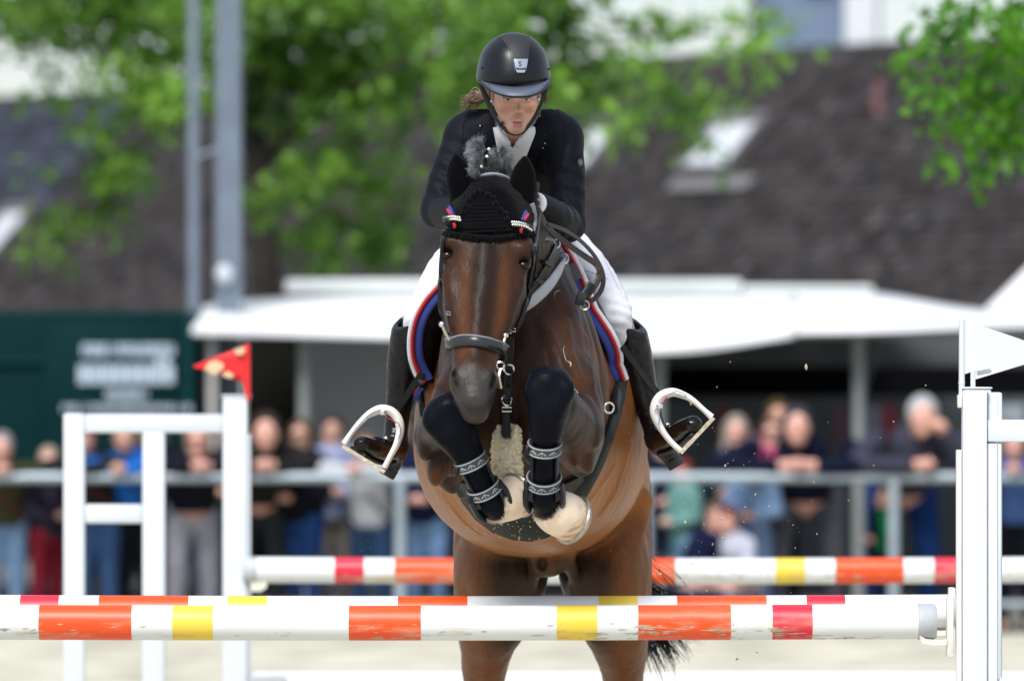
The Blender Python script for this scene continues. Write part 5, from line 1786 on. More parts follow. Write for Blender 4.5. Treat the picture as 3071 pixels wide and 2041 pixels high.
# ---- stirrups: white safety irons
white_pl = M('white_enamel', (.78, .77, .75), rough=.3, var=.08, scale=25, dirt=(.5, .42, .28), dirt_amt=-.02, dscale=18)
tread_m = M('stirrup_tread', (.62, .55, .42), rough=.8, var=.3, scale=60, bump=.5, bscale=80)
red_print = M('red_print', (.45, .04, .03), rough=.5)
def stirrup(label, arch, tread, emb, mark):
    st = thing('stirrup', label, 'stirrup', P(*tread[0], 18.55), 'white stirrups')
    ps = [P(x, y, 18.55) for x, y, w in spline(arch, 6)]
    ws = [S(w, 18.55) * .42 for x, y, w in spline(arch, 6)]
    MB().tube(ps, ws, 10, flat=1.5, up=(0, 1, 0)).build('arch', white_pl, st)
    a, b = P(*tread[0], 18.55), P(*tread[1], 18.55)
    d = (b - a).normalized()
    n = Vector((-d.z, 0, d.x))
    if n.z < 0: n = -n
    mb = MB()
    vs = []
    for p in (a - d * .006, b + d * .006):
        for (yy, zz) in ((-.026, -.007), (.026, -.007), (.030, .004), (-.030, .004)):
            vs.append(p + Vector((0, yy, 0)) + n * zz)
    mb.add(vs, [(0, 1, 2, 3), (7, 6, 5, 4), (0, 4, 5, 1), (1, 5, 6, 2), (2, 6, 7, 3), (3, 7, 4, 0)])
    mb.build('footbed', tread_m, st, smooth=False)
    # recessed line ornaments and the small red lettering bars by the slot
    mb = MB()
    for e in emb:
        mb.tube([P(x, y, 18.55) + Vector((0, -.028, 0)) for x, y in spline(e, 5)], .0017, 6)
    mb.build('moulded_line', M('grey_line', (.25, .25, .26), rough=.6), st)
    mb = MB()
    (x0, y0), (x1, y1) = mark
    for k in range(7):
        t0, t1 = k / 7, (k + .6) / 7
        p0, p1 = P(x0 + (x1 - x0) * t0, y0 + (y1 - y0) * t0 + 2 * (k % 2), 18.55), P(x0 + (x1 - x0) * t1, y0 + (y1 - y0) * t1 - 2 * (k % 3), 18.55)
        mb.tube([p0 + Vector((0, -.029, 0)), p1 + Vector((0, -.029, 0))], .0024, 5)
    mb.build('print', red_print, st)
    MB().box(P(mark[0][0] - 6, mark[0][1] - 12, 18.515), P(mark[0][0] + 12, mark[0][1] + 2, 18.545), bev=.003).build('slot', steel, st)
    return st
stirrup('white stirrup beside the white ladder stand, under a raised black boot toe',
        [(1033, 1330, 26), (1052, 1300, 20), (1078, 1268, 22), (1108, 1240, 26), (1140, 1226, 32), (1172, 1232, 34), (1194, 1256, 34), (1200, 1290, 32), (1190, 1330, 26), (1172, 1365, 22), (1153, 1402, 22)],
        [(1033, 1338), (1150, 1410)], [[(1097, 1252), (1120, 1236), (1144, 1228), (1148, 1236), (1132, 1242), (1110, 1250), (1099, 1256)], [(1186, 1268), (1194, 1266), (1200, 1280), (1200, 1300), (1194, 1316)]], ((1146, 1242), (1190, 1266)))
stirrup('white stirrup on the open side next to the leaning spectators, boot toe pointing up',
        [(2134, 1250, 26), (2112, 1230, 20), (2078, 1200, 22), (2048, 1184, 28), (2014, 1176, 34), (1980, 1190, 38), (1964, 1222, 38), (1968, 1256, 32), (1990, 1296, 24), (2014, 1326, 22), (2042, 1352, 22)],
        [(2135, 1255), (2044, 1352)], [[(2006, 1182), (2030, 1172), (2052, 1182), (2056, 1190), (2034, 1186), (2012, 1188), (2006, 1184)], [(1962, 1232), (1970, 1226), (1976, 1240), (1976, 1258), (1974, 1274)]], ((1975, 1222), (2002, 1186)))

# ---- tendon boots on the forelegs
shell_m = M('tendon_boot_shell', (.008, .010, .015), rough=.4, var=.1, spec=.3)
shell_in = M('tendon_boot_lining', (.010, .011, .016), rough=.9)
web_m = M('grey_webbing', (.055, .06, .068), rough=.7, var=.3, scale=200, bump=.3, bscale=300)
webl_m = M('pale_webbing_edge', (.36, .38, .40), rough=.7)
def leg_boot(label, axis, straps, flare):
    tb = thing('tendon_boot', label, 'tendon boot', P(*axis[0][:3]), 'tendon boots')
    sp = [np.array(q) for q in spline(axis, 6)]
    pts = [P(*q[:3]) for q in sp]
    rr = [S(q[3], q[2]) for q in sp]
    tn = [(pts[min(i + 1, len(pts) - 1)] - pts[max(i - 1, 0)]).normalized() for i in range(len(pts))]
    def fr(i):
        t = tn[i]
        f = Vector((0, -1, 0))
        f = (f - t * f.dot(t)).normalized()
        return f, t.cross(f)
    # shell wraps the back and both sides, open at the front
    vs, fs = [], []
    m = 17
    for i, p in enumerate(pts):
        f, w = fr(i)
        u = i / (len(pts) - 1)
        half = 1.0 + .25 * math.sin(u * math.pi) - .35 * u
        for k in range(m):
            a = half + (2 * math.pi - 2 * half) * k / (m - 1)
            r = rr[i] * (1.18 + (.25 if u > .8 else 0) * (u - .8) * 5 * abs(math.sin(a)))
            vs.append(p + (f * math.cos(a) + w * math.sin(a)) * r)
    for i in range(len(pts) - 1):
        for k in range(m - 1):
            fs.append((i * m + k, i * m + k + 1, (i + 1) * m + k + 1, (i + 1) * m + k))
    sh = MB().add(vs, fs).build('shell', shell_m, tb)
    so = sh.modifiers.new('thickness', 'SOLIDIFY')
    so.thickness = .007
    for u in straps:
        i = int(u * (len(pts) - 1))
        f, w = fr(i)
        def ringpts(r, dz):
            return [pts[i] + tn[i] * dz + (f * math.cos(a) + w * math.sin(a)) * r for a in np.linspace(0, 2 * math.pi, 33)[:-1]]
        R0 = rr[i] * 1.22 + .004
        mb = MB()
        for dz in (0,):
            q = 32
            lo, hi = ringpts(R0, -.016), ringpts(R0, .016)
            lo2, hi2 = ringpts(R0 - .004, -.016), ringpts(R0 - .004, .016)
            mb.add(lo + hi + lo2 + hi2, [(k, (k + 1) % q, q + (k + 1) % q, q + k) for k in range(q)] + [(2 * q + k, 3 * q + k, 3 * q + (k + 1) % q, 2 * q + (k + 1) % q) for k in range(q)]
                   + [(q + k, q + (k + 1) % q, 3 * q + (k + 1) % q, 3 * q + k) for k in range(q)] + [(k, 2 * q + k, 2 * q + (k + 1) % q, (k + 1) % q) for k in range(q)])
        wb = mb.build('strap', web_m, tb)
        mb = MB()
        for dz in (-.014, .012):
            mb.tube(ringpts(R0 + .0006, dz), .0019, 6, closed=True)
        for a0 in (-.55, .15, .75):      # little arrow emblem woven in
            c_ = lambda a, dz: pts[i] + tn[i] * dz + (f * math.cos(a) + w * math.sin(a)) * (R0 + .001)
            mb.tube([c_(a0 - .24, .004), c_(a0, -.006), c_(a0 + .24, .004)], .0016, 5)
            mb.tube([c_(a0, -.006), c_(a0, .006)], .0014, 5)
        mb.build('woven_mark', webl_m, wb)
        mb = MB()
        c_ = pts[i] + (f * .3 + w * flare * .95).normalized() * (R0 + .004)
        mb.sphere(c_, .012, sc=(.8, 1, 1.4), seg=8)
        mb.build('fastener', shell_m, tb)
    # rounded fetlock flaps either side at the bottom
    i = len(pts) - 1
    f, w = fr(i)
    for sx in (-1, 1):
        p0 = pts[i] + w * sx * rr[i] * 1.12 + f * rr[i] * .25
        mb = MB()
        mb.tube([p0 - tn[i] * .045, p0 - tn[i] * .01 + w * sx * .004, p0 + tn[i] * .028 + w * sx * .003, p0 + tn[i] * .052 - w * sx * .004, p0 + tn[i] * .062 - w * sx * .006], [.014, .021, .023, .018, .008], 10, flat=.55, up=w)
        mb.build('fetlock_cup', shell_m, tb)
    return tb
leg_boot('black tendon boot on the straight hanging foreleg, two patterned grey straps', [(1635, 1300, 17.68, 40), (1633, 1350, 17.70, 37), (1632, 1420, 17.745, 37), (1632, 1478, 17.785, 44)], (.28, .78), 1)
leg_boot('black tendon boot on the foreleg folded across the chest, two patterned grey straps', [(1398, 1352, 17.815, 41), (1418, 1392, 17.825, 37), (1446, 1450, 17.847, 37), (1468, 1494, 17.867, 43)], (.3, .82), 1)
# ------------------------------------------------------------------ the rider
skin_c = np.array((.60, .335, .24))
rider = thing('person', 'rider in black jacket, white breeches and black helmet crouching over the jumping horse', 'person', P(1560, 830, 19.0))
skin_m = M('rider_skin', (.6, .36, .25), rough=.45, attr='Col', var=.03, scale=60, spec=.4, sss=.12)
# body: whole figure; the head is meshed finer
def arm_pts(side):
    if side < 0: return [(1396, 412, 18.55, 44), (1350, 520, 18.50, 42), (1314, 632, 18.46, 37)], [(1314, 632, 18.46, 37), (1370, 640, 18.27, 33), (1432, 628, 18.08, 26)]
    return [(1684, 416, 18.55, 44), (1698, 530, 18.50, 42), (1702, 672, 18.44, 38)], [(1702, 672, 18.44, 38), (1668, 648, 18.28, 34), (1612, 612, 18.14, 26)]
def leg_pts(side):
    if side < 0: return [(1490, 700, 19.25, 80), (1360, 800, 19.02, 66), (1290, 895, 18.82, 50), (1262, 945, 18.78, 45)], [(1262, 945, 18.78, 45), (1234, 1060, 18.84, 38), (1202, 1200, 18.88, 22), (1188, 1320, 18.88, 18), (1186, 1340, 18.87, 17)]
    return [(1630, 700, 19.25, 80), (1750, 800, 19.02, 66), (1826, 895, 18.82, 50), (1848, 945, 18.78, 45)], [(1848, 945, 18.78, 45), (1885, 1060, 18.84, 38), (1930, 1200, 18.88, 22), (1964, 1290, 18.86, 18), (1974, 1312, 18.85, 17)]
TORSO = [(1558, 740, 19.22, 130), (1555, 650, 19.02, 130), (1546, 560, 18.80, 145), (1542, 480, 18.66, 135), (1540, 430, 18.58, 105)]
def torso_prims(off):
    ps = [offp(chain_prim(TORSO, flat=(0, .45, 1), f=.78), off),
          offp(C((1450, 400, 18.55), (1635, 404, 18.55), 60, 60), off),
          offp(C((1396, 410, 18.55), (1500, 372, 18.54), 44, 52), off), offp(C((1684, 414, 18.55), (1590, 374, 18.54), 44, 52), off)]
    return ps
bfld = Field((-.56, 17.98, 1.62), (.54, 19.5, 2.78), .011)
for p in torso_prims(-.014): bfld.add(p, .05)
for sd in (-1, 1):
    u, l = arm_pts(sd)
    bfld.add(chain_prim(u), .04)
    bfld.add(chain_prim(l), .02)
    u, l = leg_pts(sd)
    bfld.add(chain_prim(u, -.008), .05)
    bfld.add(chain_prim(l), .02)
bfld.add(C((1541, 372, 18.36), (1541, 430, 18.5), 46, 40), .03)
# inside-boot feet
bfld.add(C((1186, 1340, 18.86), (1112, 1340, 18.66), 17, 15), .01)
bfld.add(C((1976, 1314, 18.84), (2048, 1290, 18.64), 17, 15), .01)
bV, bQ = bfld.mesh()
# head, fine grid
hf = Field(P(1440, 470, 18.1) + Vector((0, 0, 0)), P(1650, 120, 18.1) + Vector((0, .42, 0)), .0030)
hf.add(ell(P(1544, 225, 18.33), (.073, .095, .098)), 0)
hf.add(ell(P(1547, 292, 18.295), (.060, .070, .085)), .025)
hf.add(cone(P(1547, 316, 18.30), P(1547, 372, 18.262), .044, .022), .03)
hf.add(ell(P(1547, 386, 18.252), (.020, .018, .016)), .02)
hf.add(cone(P(1506, 316, 18.315), P(1536, 378, 18.275), .017, .011), .03)
hf.add(cone(P(1590, 316, 18.315), P(1559, 378, 18.275), .017, .011), .03)
for x in (1510, 1590): hf.add(ell(P(x, 316, 18.255), (.018, .022, .017)), .02)
hf.add(cone(P(1520, 278, 18.232), P(1578, 278, 18.232), .015, .015), .02)
hf.add(cone(P(1551, 288, 18.226), P(1556, 326, 18.208), .0062, .0078), .012)
hf.add(ell(P(1556, 332, 18.204), (.0092, .012, .0088)), .008)
for x in (1546, 1566): hf.add(ell(P(x, 335, 18.217), (.0066, .012, .0065)), .006)
for x in (1551, 1561.5): hf.sub(ell(P(x, 341, 18.207), (.0034, .006, .0026)), .003)
for x in (1522, 1578): hf.sub(ell(P(x, 296.0, 18.212), (.017, .014, .0095)), .010)
for x in (1522, 1578): hf.add(ell(P(x, 297.0, 18.2385), (.0125, .0125, .0115)), .003)
for x, d in ((1522, 1), (1578, -1)):     # lids
    hf.add(cone(P(x - 13, 294.0, 18.233), P(x, 289.0, 18.226), .0042, .0046), .003)
    hf.add(cone(P(x, 289.0, 18.226), P(x + 13, 294.0, 18.233), .0046, .0042), .003)
    hf.add(cone(P(x - 11, 303.0, 18.232), P(x + 11, 303.0, 18.232), .0035, .0035), .004)
hf.add(ell(P(1552, 366, 18.243), (.026, .022, .022)), .015)
hf.add(cone(P(1538, 364, 18.232), P(1552, 361, 18.221), .0050, .0060), .004)
hf.add(cone(P(1552, 361, 18.221), P(1567, 363, 18.232), .0060, .0050), .004)
hf.add(cone(P(1542, 375, 18.231), P(1562, 375, 18.231), .0072, .0072), .005)
hf.sub(cone(P(1538, 367.5, 18.225), P(1567, 367, 18.225), .0022, .0022), .003)
hf.sub(ell(P(1553, 368, 18.221), (.007, .010, .0018)), .003)
for x, s_ in ((1481, -1), (1612, 1)):     # ears
    hf.add(ell(P(x, 290, 18.335), (.009, .020, .029)), .008)
    hf.sub(ell(P(x, 287, 18.315), (.005, .012, .017)), .004)
hf.add(C((1541, 372, 18.355), (1541, 440, 18.47), 47, 42), .02)
fV, fQ = hf.mesh(1)
cH = np.tile(skin_c, (len(fV), 1))
def near(V, p, r0, r1): return sm(np.linalg.norm(V - np.array(p), axis=1), r1, r0)
for x in (1508, 1592): cH = mixc(cH, near(fV, P(x, 325, 18.24), .005, .032) * .35, (.62, .25, .18))
cH = mixc(cH, near(fV, P(1556, 334, 18.20), .004, .020) * .35, (.60, .26, .19))
lip = np.maximum(sm(segd(fV, P(1539, 364, 18.23), P(1566, 363.5, 18.23)), .0065, .0042), sm(segd(fV, P(1544, 375, 18.228), P(1561, 375, 18.228)), .0090, .0060)) * (fV[:, 1] < 18.245)
cH = mixc(cH, lip * .75, (.50, .15, .15))
slit = sm(segd(fV, P(1539, 367.5, 18.224), P(1566, 367, 18.224)), .0034, .0016)
cH = mixc(cH, slit * .9, (.14, .03, .03))
for x in (1522, 1578):
    cH = mixc(cH, near(fV, P(x, 294.0, 18.228), .012, .026) * .4, (.40, .20, .14))
    cH = mixc(cH, sm(segd(fV, P(x - 12, 293.0, 18.228), P(x + 12, 293.0, 18.228)), .0042, .0026) * .8, (.07, .04, .03))
    d = np.linalg.norm((fV - np.array(P(x, 297.5, 18.2385))) * 1, axis=1)
    ev = sm(d, .0142, .0132) * sm(np.abs(fV[:, 2] - P(x, 297.5, 18.238).z), .0066, .0048) * (fV[:, 1] < 18.2335)
    cH = mixc(cH, ev, (.55, .53, .50))
    ir = ev * sm(np.hypot(fV[:, 0] - P(x + 1, 295, 18.23).x, fV[:, 2] - P(x, 297.0, 18.23).z), .0062, .0050)
    cH = mixc(cH, ir, (.035, .05, .05))
    cH = mixc(cH, sm(segd(fV, P(x - 15, 285, 18.222), P(x + 13, 284, 18.222)), .006, .003) * .25, (.14, .08, .05))
hairz = sm(fV[:, 2], P(0, 262, 18.3).z, P(0, 252, 18.3).z)
cH = mixc(cH, hairz, (.14, .08, .045))
cB = np.tile(skin_c, (len(bV), 1))
keep = np.vstack([bV, fV])
me = npmesh('body', keep, np.vstack([bQ, fQ + len(bV)]), np.vstack([cB, cH]))
rbody = link('body', me, skin_m, rider)

# ---- jacket: torso and sleeves, open in a V at the neck
jack_m = M('black_jacket_cloth', (.0034, .0042, .0085), rough=.65, var=.3, scale=60, bump=.12, bscale=40, spec=.14, sheen=.03)
shirt_m = M('white_shirt', (.66, .66, .70), rough=.7, var=.06, scale=30, bump=.1, bscale=60)
jf = Field((-.36, 18.02, 2.22), (.32, 19.42, 2.80), .0075)
for p in torso_prims(.016): jf.add(p, .05)
folds = []
for sd in (-1, 1):
    u, l = arm_pts(sd)
    jf.add(chain_prim(u, .017), .03)
    jf.add(chain_prim(l, .012), .02)
zz = lambda py: P(0, py, 18.48).z
xx = lambda px: P(px, 0, 18.48).x
def vee(x, z, l0, l1, r0, r1, top):
    """>0 outside a V drawn by two lines (l0->l1 on the left, r0->r1 on the right)"""
    def line(a, b):
        ax_, az_, bx_, bz_ = xx(a[0]), zz(a[1]), xx(b[0]), zz(b[1])
        L_ = math.hypot(bx_ - ax_, bz_ - az_)
        return ((x - ax_) * (bz_ - az_) - (z - az_) * (bx_ - ax_)) / L_
    return np.maximum(line(l0, l1), -line(r0, r1))
jv = lambda x, y, z: np.maximum(vee(x, z, (1480, 340), (1524, 545), (1606, 370), (1536, 545), 0), y - 18.62)
jf.cut(lambda x, y, z: -jv(x, y, z))
jf.sub(C((1541, 330, 18.34), (1541, 400, 18.42), 52, 50), .01)
jV, jQ = jf.mesh(3)
# soft creases on the sleeves
for (c_, d_, amp, fr_) in ((P(1680, 655, 18.34), (.9, .2, .35), .0075, 170), (P(1320, 620, 18.45), (.6, .3, .7), .0055, 170), (P(1712, 560, 18.48), (.3, .2, 1), .0045, 120), (P(1350, 500, 18.48), (.5, .2, .8), .004, 110), (P(1540, 560, 18.6), (.4, .2, .9), .005, 90), (P(1660, 450, 18.5), (.8, .1, -.5), .003, 120)):
    w = sm(np.linalg.norm(jV - np.array(c_), axis=1), .15, .03)
    jV = jV + (w * amp * np.sin(jV @ np.array(Vector(d_).normalized()) * fr_ + 1.4 * vnoise(jV, 12, 3)))[:, None] * np.array([0, -.8, .5])
jacket = link('jacket', npmesh('jacket', jV, jQ), jack_m, rider)
JB = bvh_of(jacket)
# shirt under it
sf2 = Field((-.12, 18.24, 2.36), (.12, 18.8, 2.74), .005)
for p in torso_prims(.007): sf2.add(p, .05)
sf2.add(offp(C((1541, 385, 18.38), (1541, 450, 18.48), 60, 68), .004), .02)
sf2.cut(lambda x, y, z: -np.maximum(vee(x, z, (1486, 330), (1534, 442), (1606, 340), (1541, 442), 0), y - 18.56))
sf2.cut(lambda x, y, z: np.maximum(vee(x, z, (1480, 340), (1524, 545), (1606, 370), (1536, 545), 0) - .012, 0 * y - 1))
sV, sQ = biggest(*sf2.mesh())
shirt = link('shirt', npmesh('shirt', sV, sQ), shirt_m, rider)
SB = bvh_of(shirt, jacket, rbody)
for poly in ([(1482, 340), (1478, 352), (1492, 405), (1516, 440), (1533, 446), (1528, 425), (1505, 395), (1490, 360)], [(1606, 366), (1598, 392), (1568, 425), (1545, 446), (1540, 438), (1566, 408), (1588, 376), (1600, 352)]):
    vs, fs = patch(SB, poly, off=.003, thick=.004, step=6, Y=18.42, smooth_n=.6)
    MB().add(vs, fs).build('collar', shirt_m, shirt)
for (x, y) in ((1530, 433), (1528, 478), (1526, 510)):
    h = hit(SB, x, y)
    if h: MB().sphere(h[0] + CAMD * .003, .0062, sc=(1, .5, 1), seg=8).build('button', M('dark_button', (.03, .025, .03), rough=.3), shirt)
for poly in ([(1476, 335), (1455, 345), (1432, 372), (1452, 380), (1440, 396), (1466, 460), (1510, 530), (1526, 540), (1500, 440), (1486, 385)], [(1610, 350), (1630, 352), (1652, 386), (1630, 398), (1640, 412), (1610, 475), (1560, 532), (1540, 540), (1575, 450), (1600, 395)]):
    vs, fs = patch(JB, poly, off=.003, thick=.005, step=9, Y=18.45, smooth_n=.6)
    MB().add(vs, fs).build('lapel', jack_m, jacket)
spark = M('crystal_stud', (.85, .88, .92), rough=.1, metal=.5)
mb = MB()
for (x, y) in ((1461, 320), (1474, 336), (1443, 360), (1440, 378), (1615, 335), (1619, 348), (1622, 378), (1630, 396), (1634, 405), (1634, 430), (1628, 444)):
    h = hit(JB, x, y)
    if h: mb.sphere(h[0] + CAMD * .004, .0024, seg=6)
mb.build('crystal_studs', spark, jacket)
h = hit(JB, 1737, 488)
if h:
    b0 = MB().lathe([(0, .013), (.004, .013), (.005, .011)], h[0] + h[1] * .001, (.75, -.65, 0), 20).build('sleeve_badge', M('badge_rubber', (.02, .02, .024), rough=.3), jacket)
    MB().lathe([(0, .0085), (.0015, .0085)], h[0] + h[1] * .0065, (.75, -.65, 0), 16).build('badge_face', M('badge_grey', (.13, .12, .11), rough=.3), b0)
seam_m = M('jacket_seam', (.008, .009, .014), rough=.7, spec=.1)
for pts in ([(1408, 340), (1392, 372), (1388, 420), (1398, 470)], [(1668, 338), (1690, 375), (1692, 430), (1680, 490)], [(1452, 352), (1436, 372), (1452, 380), (1441, 397), (1466, 460), (1508, 528)], [(1632, 354), (1650, 386), (1631, 398), (1640, 412), (1610, 475), (1562, 530)]):
    ps = [hit(JB, *q_) for q_ in spline(pts, 5)]
    ps = [p_[0] + p_[1] * .0045 for p_ in ps if p_]
    if len(ps) > 4: MB().tube(ps, .0010, 5).build('seam', seam_m, jacket)
# cuff of the shirt
for c_, d_ in ((P(1608, 610, 18.12), P(1596, 603, 18.02)), (P(1425, 628, 18.10), P(1445, 624, 18.0))):
    ax_ = (d_ - c_).normalized()
    MB().lathe([(-.03, .031), (-.005, .0335), (.018, .032), (.018, .026)], c_, ax_, 20).build('shirt_cuff', shirt_m, rider)

# ---- gloved hands closed round the reins
glove_m = M('black_glove', (.006, .006, .008), spec=.2, rough=.6, var=.3, scale=90, bump=.3, bscale=200)
def glove(w, d, side):
    w, d = P(*w), Vector(d).normalized()
    up = Vector((0, 0, 1))
    r_ = d.cross(up).normalized()
    up = r_.cross(d)
    L_ = lambda a, b, c_: w + d * a + r_ * b + up * c_
    g = Field(w - Vector((.11, .13, .09)), w + Vector((.11, .11, .11)), .0042)
    g.add(cone(L_(-.02, 0, 0), L_(.03, 0, .0), .031, .033, flat=r_, f=.75), 0)
    g.add(ell(L_(.055, 0, .005), (.045, .022, .04), [d, r_, up]), .015)
    for k, (ln, zo) in enumerate(((.034, .032), (.038, .012), (.036, -.008), (.029, -.027))):
        k0, k1 = L_(.085, .012 * side, zo), L_(.085 + ln * .55, -.008 * side, zo - .004)
        k2, k3 = L_(.085 + ln * .35, -.035 * side, zo - .004), L_(.07, -.036 * side, zo - .003)
        g.add(multi([cone(k0, k1, .0105, .010), cone(k1, k2, .010, .0095), cone(k2, k3, .0095, .0085)]), .004)
    g.add(multi([cone(L_(.02, -.012 * side, .03), L_(.055, -.03 * side, .045), .013, .0115), cone(L_(.055, -.03 * side, .045), L_(.085, -.033 * side, .042), .0115, .009)]), .008)
    gv, gq = g.mesh()
    return link('glove', npmesh('glove', gv, gq), glove_m, rider)
glove((1592, 606, 18.12), (-.25, -1, .10), 1)
glove((1440, 622, 18.06), (.18, -1, .05), -1)
MB().sphere(P(1611, 612, 18.04), .010, sc=(1, .6, 1.2), seg=10).build('glove_stud', M('copper_stud', (.22, .07, .03), rough=.2, metal=.6), rider)

# ---- breeches
br_m = M('white_breeches', (.74, .74, .80), rough=.75, var=.05, scale=40, bump=.15, bscale=30)
pf = Field((-.40, 18.62, 1.98), (.38, 19.48, 2.50), .0085)
pf.add(offp(chain_prim(TORSO[:2], n=3), .006), 0)
for sd in (-1, 1):
    u, l = leg_pts(sd)
    pf.add(chain_prim(u, .006), .05)
    pf.add(chain_prim([l[0], (*[(a + b) / 2 for a, b in zip(l[0], l[1])],)], .006), .02)
pf.cut(lambda x, y, z: np.maximum(z - 2.44, 0 * x) - .0001 + 0 * y)
pV, pQ = pf.mesh(4)
for c_ in (P(1275, 915, 18.78), P(1842, 915, 18.78)):
    w = sm(np.linalg.norm(pV - np.array(c_), axis=1), .16, .02)
    pV = pV + (w * .0032 * np.sin(pV @ np.array([.3 * np.sign(c_.x), .2, 1.]) * 170 + 2 * vnoise(pV, 18, 6)))[:, None] * np.array([.5 * np.sign(c_.x), -.7, .2])
link('breeches', npmesh('breeches', pV, pQ), br_m, rider)

PB = bvh_of(rider.children[[o.name.split('.')[0] for o in rider.children].index('breeches')])
mb = MB()
for cx_, cy_ in ((1800, 868), (1818, 905), (1834, 940), (1790, 838), (1846, 962), (1296, 868), (1276, 905), (1262, 940)):
    for k_ in range(9):
        h = hit(PB, cx_ + (k_ % 3) * 6 - 6 + (k_ // 3) * 2, cy_ + (k_ // 3) * 6 - (k_ % 3) * 3)
        if h: mb.sphere(h[0] + h[1] * .0003, .0011, seg=4)
gd = mb.build('grip_dots', M('lilac_grip', (.25, .25, .36), rough=.6), rider)
gd['kind'] = 'stuff'
for pts in ([(1752, 664), (1790, 735), (1828, 810), (1862, 880)], [(1318, 716), (1284, 790), (1254, 860)], [(1705, 800), (1760, 812), (1822, 836)]):
    ps = [hit(PB, *q_) for q_ in spline(pts, 6)]
    ps = [p_[0] + p_[1] * .0006 for p_ in ps if p_]
    if len(ps) > 4: MB().tube(ps, .0011, 5).build('breeches_seam', M('breeches_seam', (.45, .45, .54), rough=.7), rider)
# ---- tall boots
boot_m = M('polished_boot_leather', (.004, .004, .0055), rough=.25, var=.3, scale=14, bump=.5, bscale=30, spec=.35, dirt=(.05, .045, .035), dirt_amt=-.06, dscale=9)
rim_m = M('boot_lining', (.055, .028, .022), rough=.6)
sole_m = M('boot_sole', (.035, .033, .032), rough=.8)
def boot(sd):
    u, l = leg_pts(sd)
    X = lambda a: a if sd < 0 else a
    if sd < 0:
        shaft = [(1238, 925, 18.79, 56), (1226, 1000, 18.82, 54), (1212, 1080, 18.85, 51), (1200, 1180, 18.87, 42), (1190, 1270, 18.88, 36), (1184, 1335, 18.87, 36)]
        foot = [(1184, 1345, 18.86, 36), (1150, 1352, 18.76, 35), (1112, 1342, 18.63, 32), (1086, 1330, 18.56, 27)]
        heel = [(1186, 1360, 18.88, 30), (1176, 1395, 18.92, 26)]
        cutn, cuto = Vector((-.50, -.35, .78)), P(1240, 955, 18.78)
    else:
        shaft = [(1868, 925, 18.79, 56), (1888, 1000, 18.82, 54), (1908, 1080, 18.85, 51), (1932, 1180, 18.87, 42), (1956, 1260, 18.88, 36), (1974, 1312, 18.87, 36)]
        foot = [(1976, 1322, 18.86, 36), (2010, 1312, 18.76, 36), (2050, 1288, 18.63, 33), (2078, 1270, 18.56, 28)]
        heel = [(1984, 1335, 18.88, 32), (2012, 1368, 18.92, 27)]
        cutn, cuto = Vector((.50, -.35, .78)), P(1864, 960, 18.78)
    lo = np.min([P(*q[:3]) for q in shaft + foot + heel], 0) - .08
    hi = np.max([P(*q[:3]) for q in shaft + foot + heel], 0) + .08
    f = Field(lo, hi, .0055)
    f.add(chain_prim(shaft), 0)
    f.add(chain_prim(foot, flat=(0, -.3, 1), f=.9), .03)
    f.add(chain_prim(heel, n=2), .015)
    # open top, higher on the outside
    cn = np.array(cutn.normalized())
    co = np.array(cuto)
    plane = lambda x, y, z: (x - co[0]) * cn[0] + (y - co[1]) * cn[1] + (z - co[2]) * cn[2]
    f.cut(plane)
    top = [tuple(q[:3]) + (q[3] - 5.5,) for q in shaft[:2]]
    f.sub(chain_prim([(shaft[0][0] * 2 - shaft[1][0], 2 * shaft[0][1] - shaft[1][1], shaft[0][2], shaft[0][3] - 3.5)] + [tuple(q[:3]) + (q[3] - 4.5,) for q in shaft[:1]] + [(shaft[1][0], shaft[1][1] - 20, shaft[1][2], 30)]), .003)
    v, q = f.mesh()
    w = sm(v[:, 2], P(0, 1150, 18.8).z, P(0, 1330, 18.8).z)
    v = v + (w * .0022 * np.sin(v[:, 2] * 210 + 2 * vnoise(v, 14, 4)))[:, None] * np.array([0, -1, .2])
    bt = link('boot', npmesh('boot', v, q), boot_m, rider)
    # sole and heel
    mb = MB()
    a, b = P(*foot[0][:3]), P(*foot[-1][:3])
    dn = Vector((-.38 * (-1 if sd < 0 else 1), .05, -1)).normalized() if sd > 0 else Vector((.0, .05, -1)).normalized()
    dn = Vector((.45, -.1, -.9)).normalized() if sd < 0 else Vector((-.1, -.1, -1)).normalized()
    dn = Vector((-.5, 0, -.86)).normalized() if sd < 0 else Vector((.5, 0, -.86)).normalized()
    sole = [P(*q_[:3]) + dn * S(q_[3] * .92, q_[2]) for q_ in foot]
    mb.tube([Vector(x) for x in spline(sole, 4)], [.030] * 13 if len(spline(sole, 4)) == 13 else .03, 10, flat=.28, up=dn)
    hp = P(*heel[-1][:3])
    mb.tube([hp + dn * .008, hp + dn * .034, hp + dn * .038], [.027, .027, .024], 14)
    mb.build('sole', sole_m, bt)
    # laces and zip tag at the ankle, spur strap
    mb = MB()
    for k in range(4):
        x0, y0, Y0 = np.array(foot[1][:3]) * (1 - k / 5) + np.array(foot[2][:3]) * (k / 5)
        c_ = P(x0, y0 - 33, Y0 - .012)
        mb.tube([c_ + Vector((-.016, .006, -.003)), c_ + Vector((0, -.008, .003)), c_ + Vector((.016, .006, -.003))], .0026, 6)
    mb.build('laces', leather, bt)
    sx = -1 if sd < 0 else 1
    cc = P(*shaft[-1][:3])
    mb = MB()
    mb.tube([cc + Vector((math.cos(t) * .042, math.sin(t) * .045, .0)) for t in np.linspace(0, 6.2, 24)], .005, 6, closed=True)
    mb.build('spur_strap', leather, bt)
    MB().sphere(P(foot[1][0] + (8 if sd < 0 else -8), foot[1][1] - 38, foot[1][2] - .01), .008, seg=8).build('zip_ring', steel, bt)
    # brown lining rim
    e = shaft[0]
    return bt
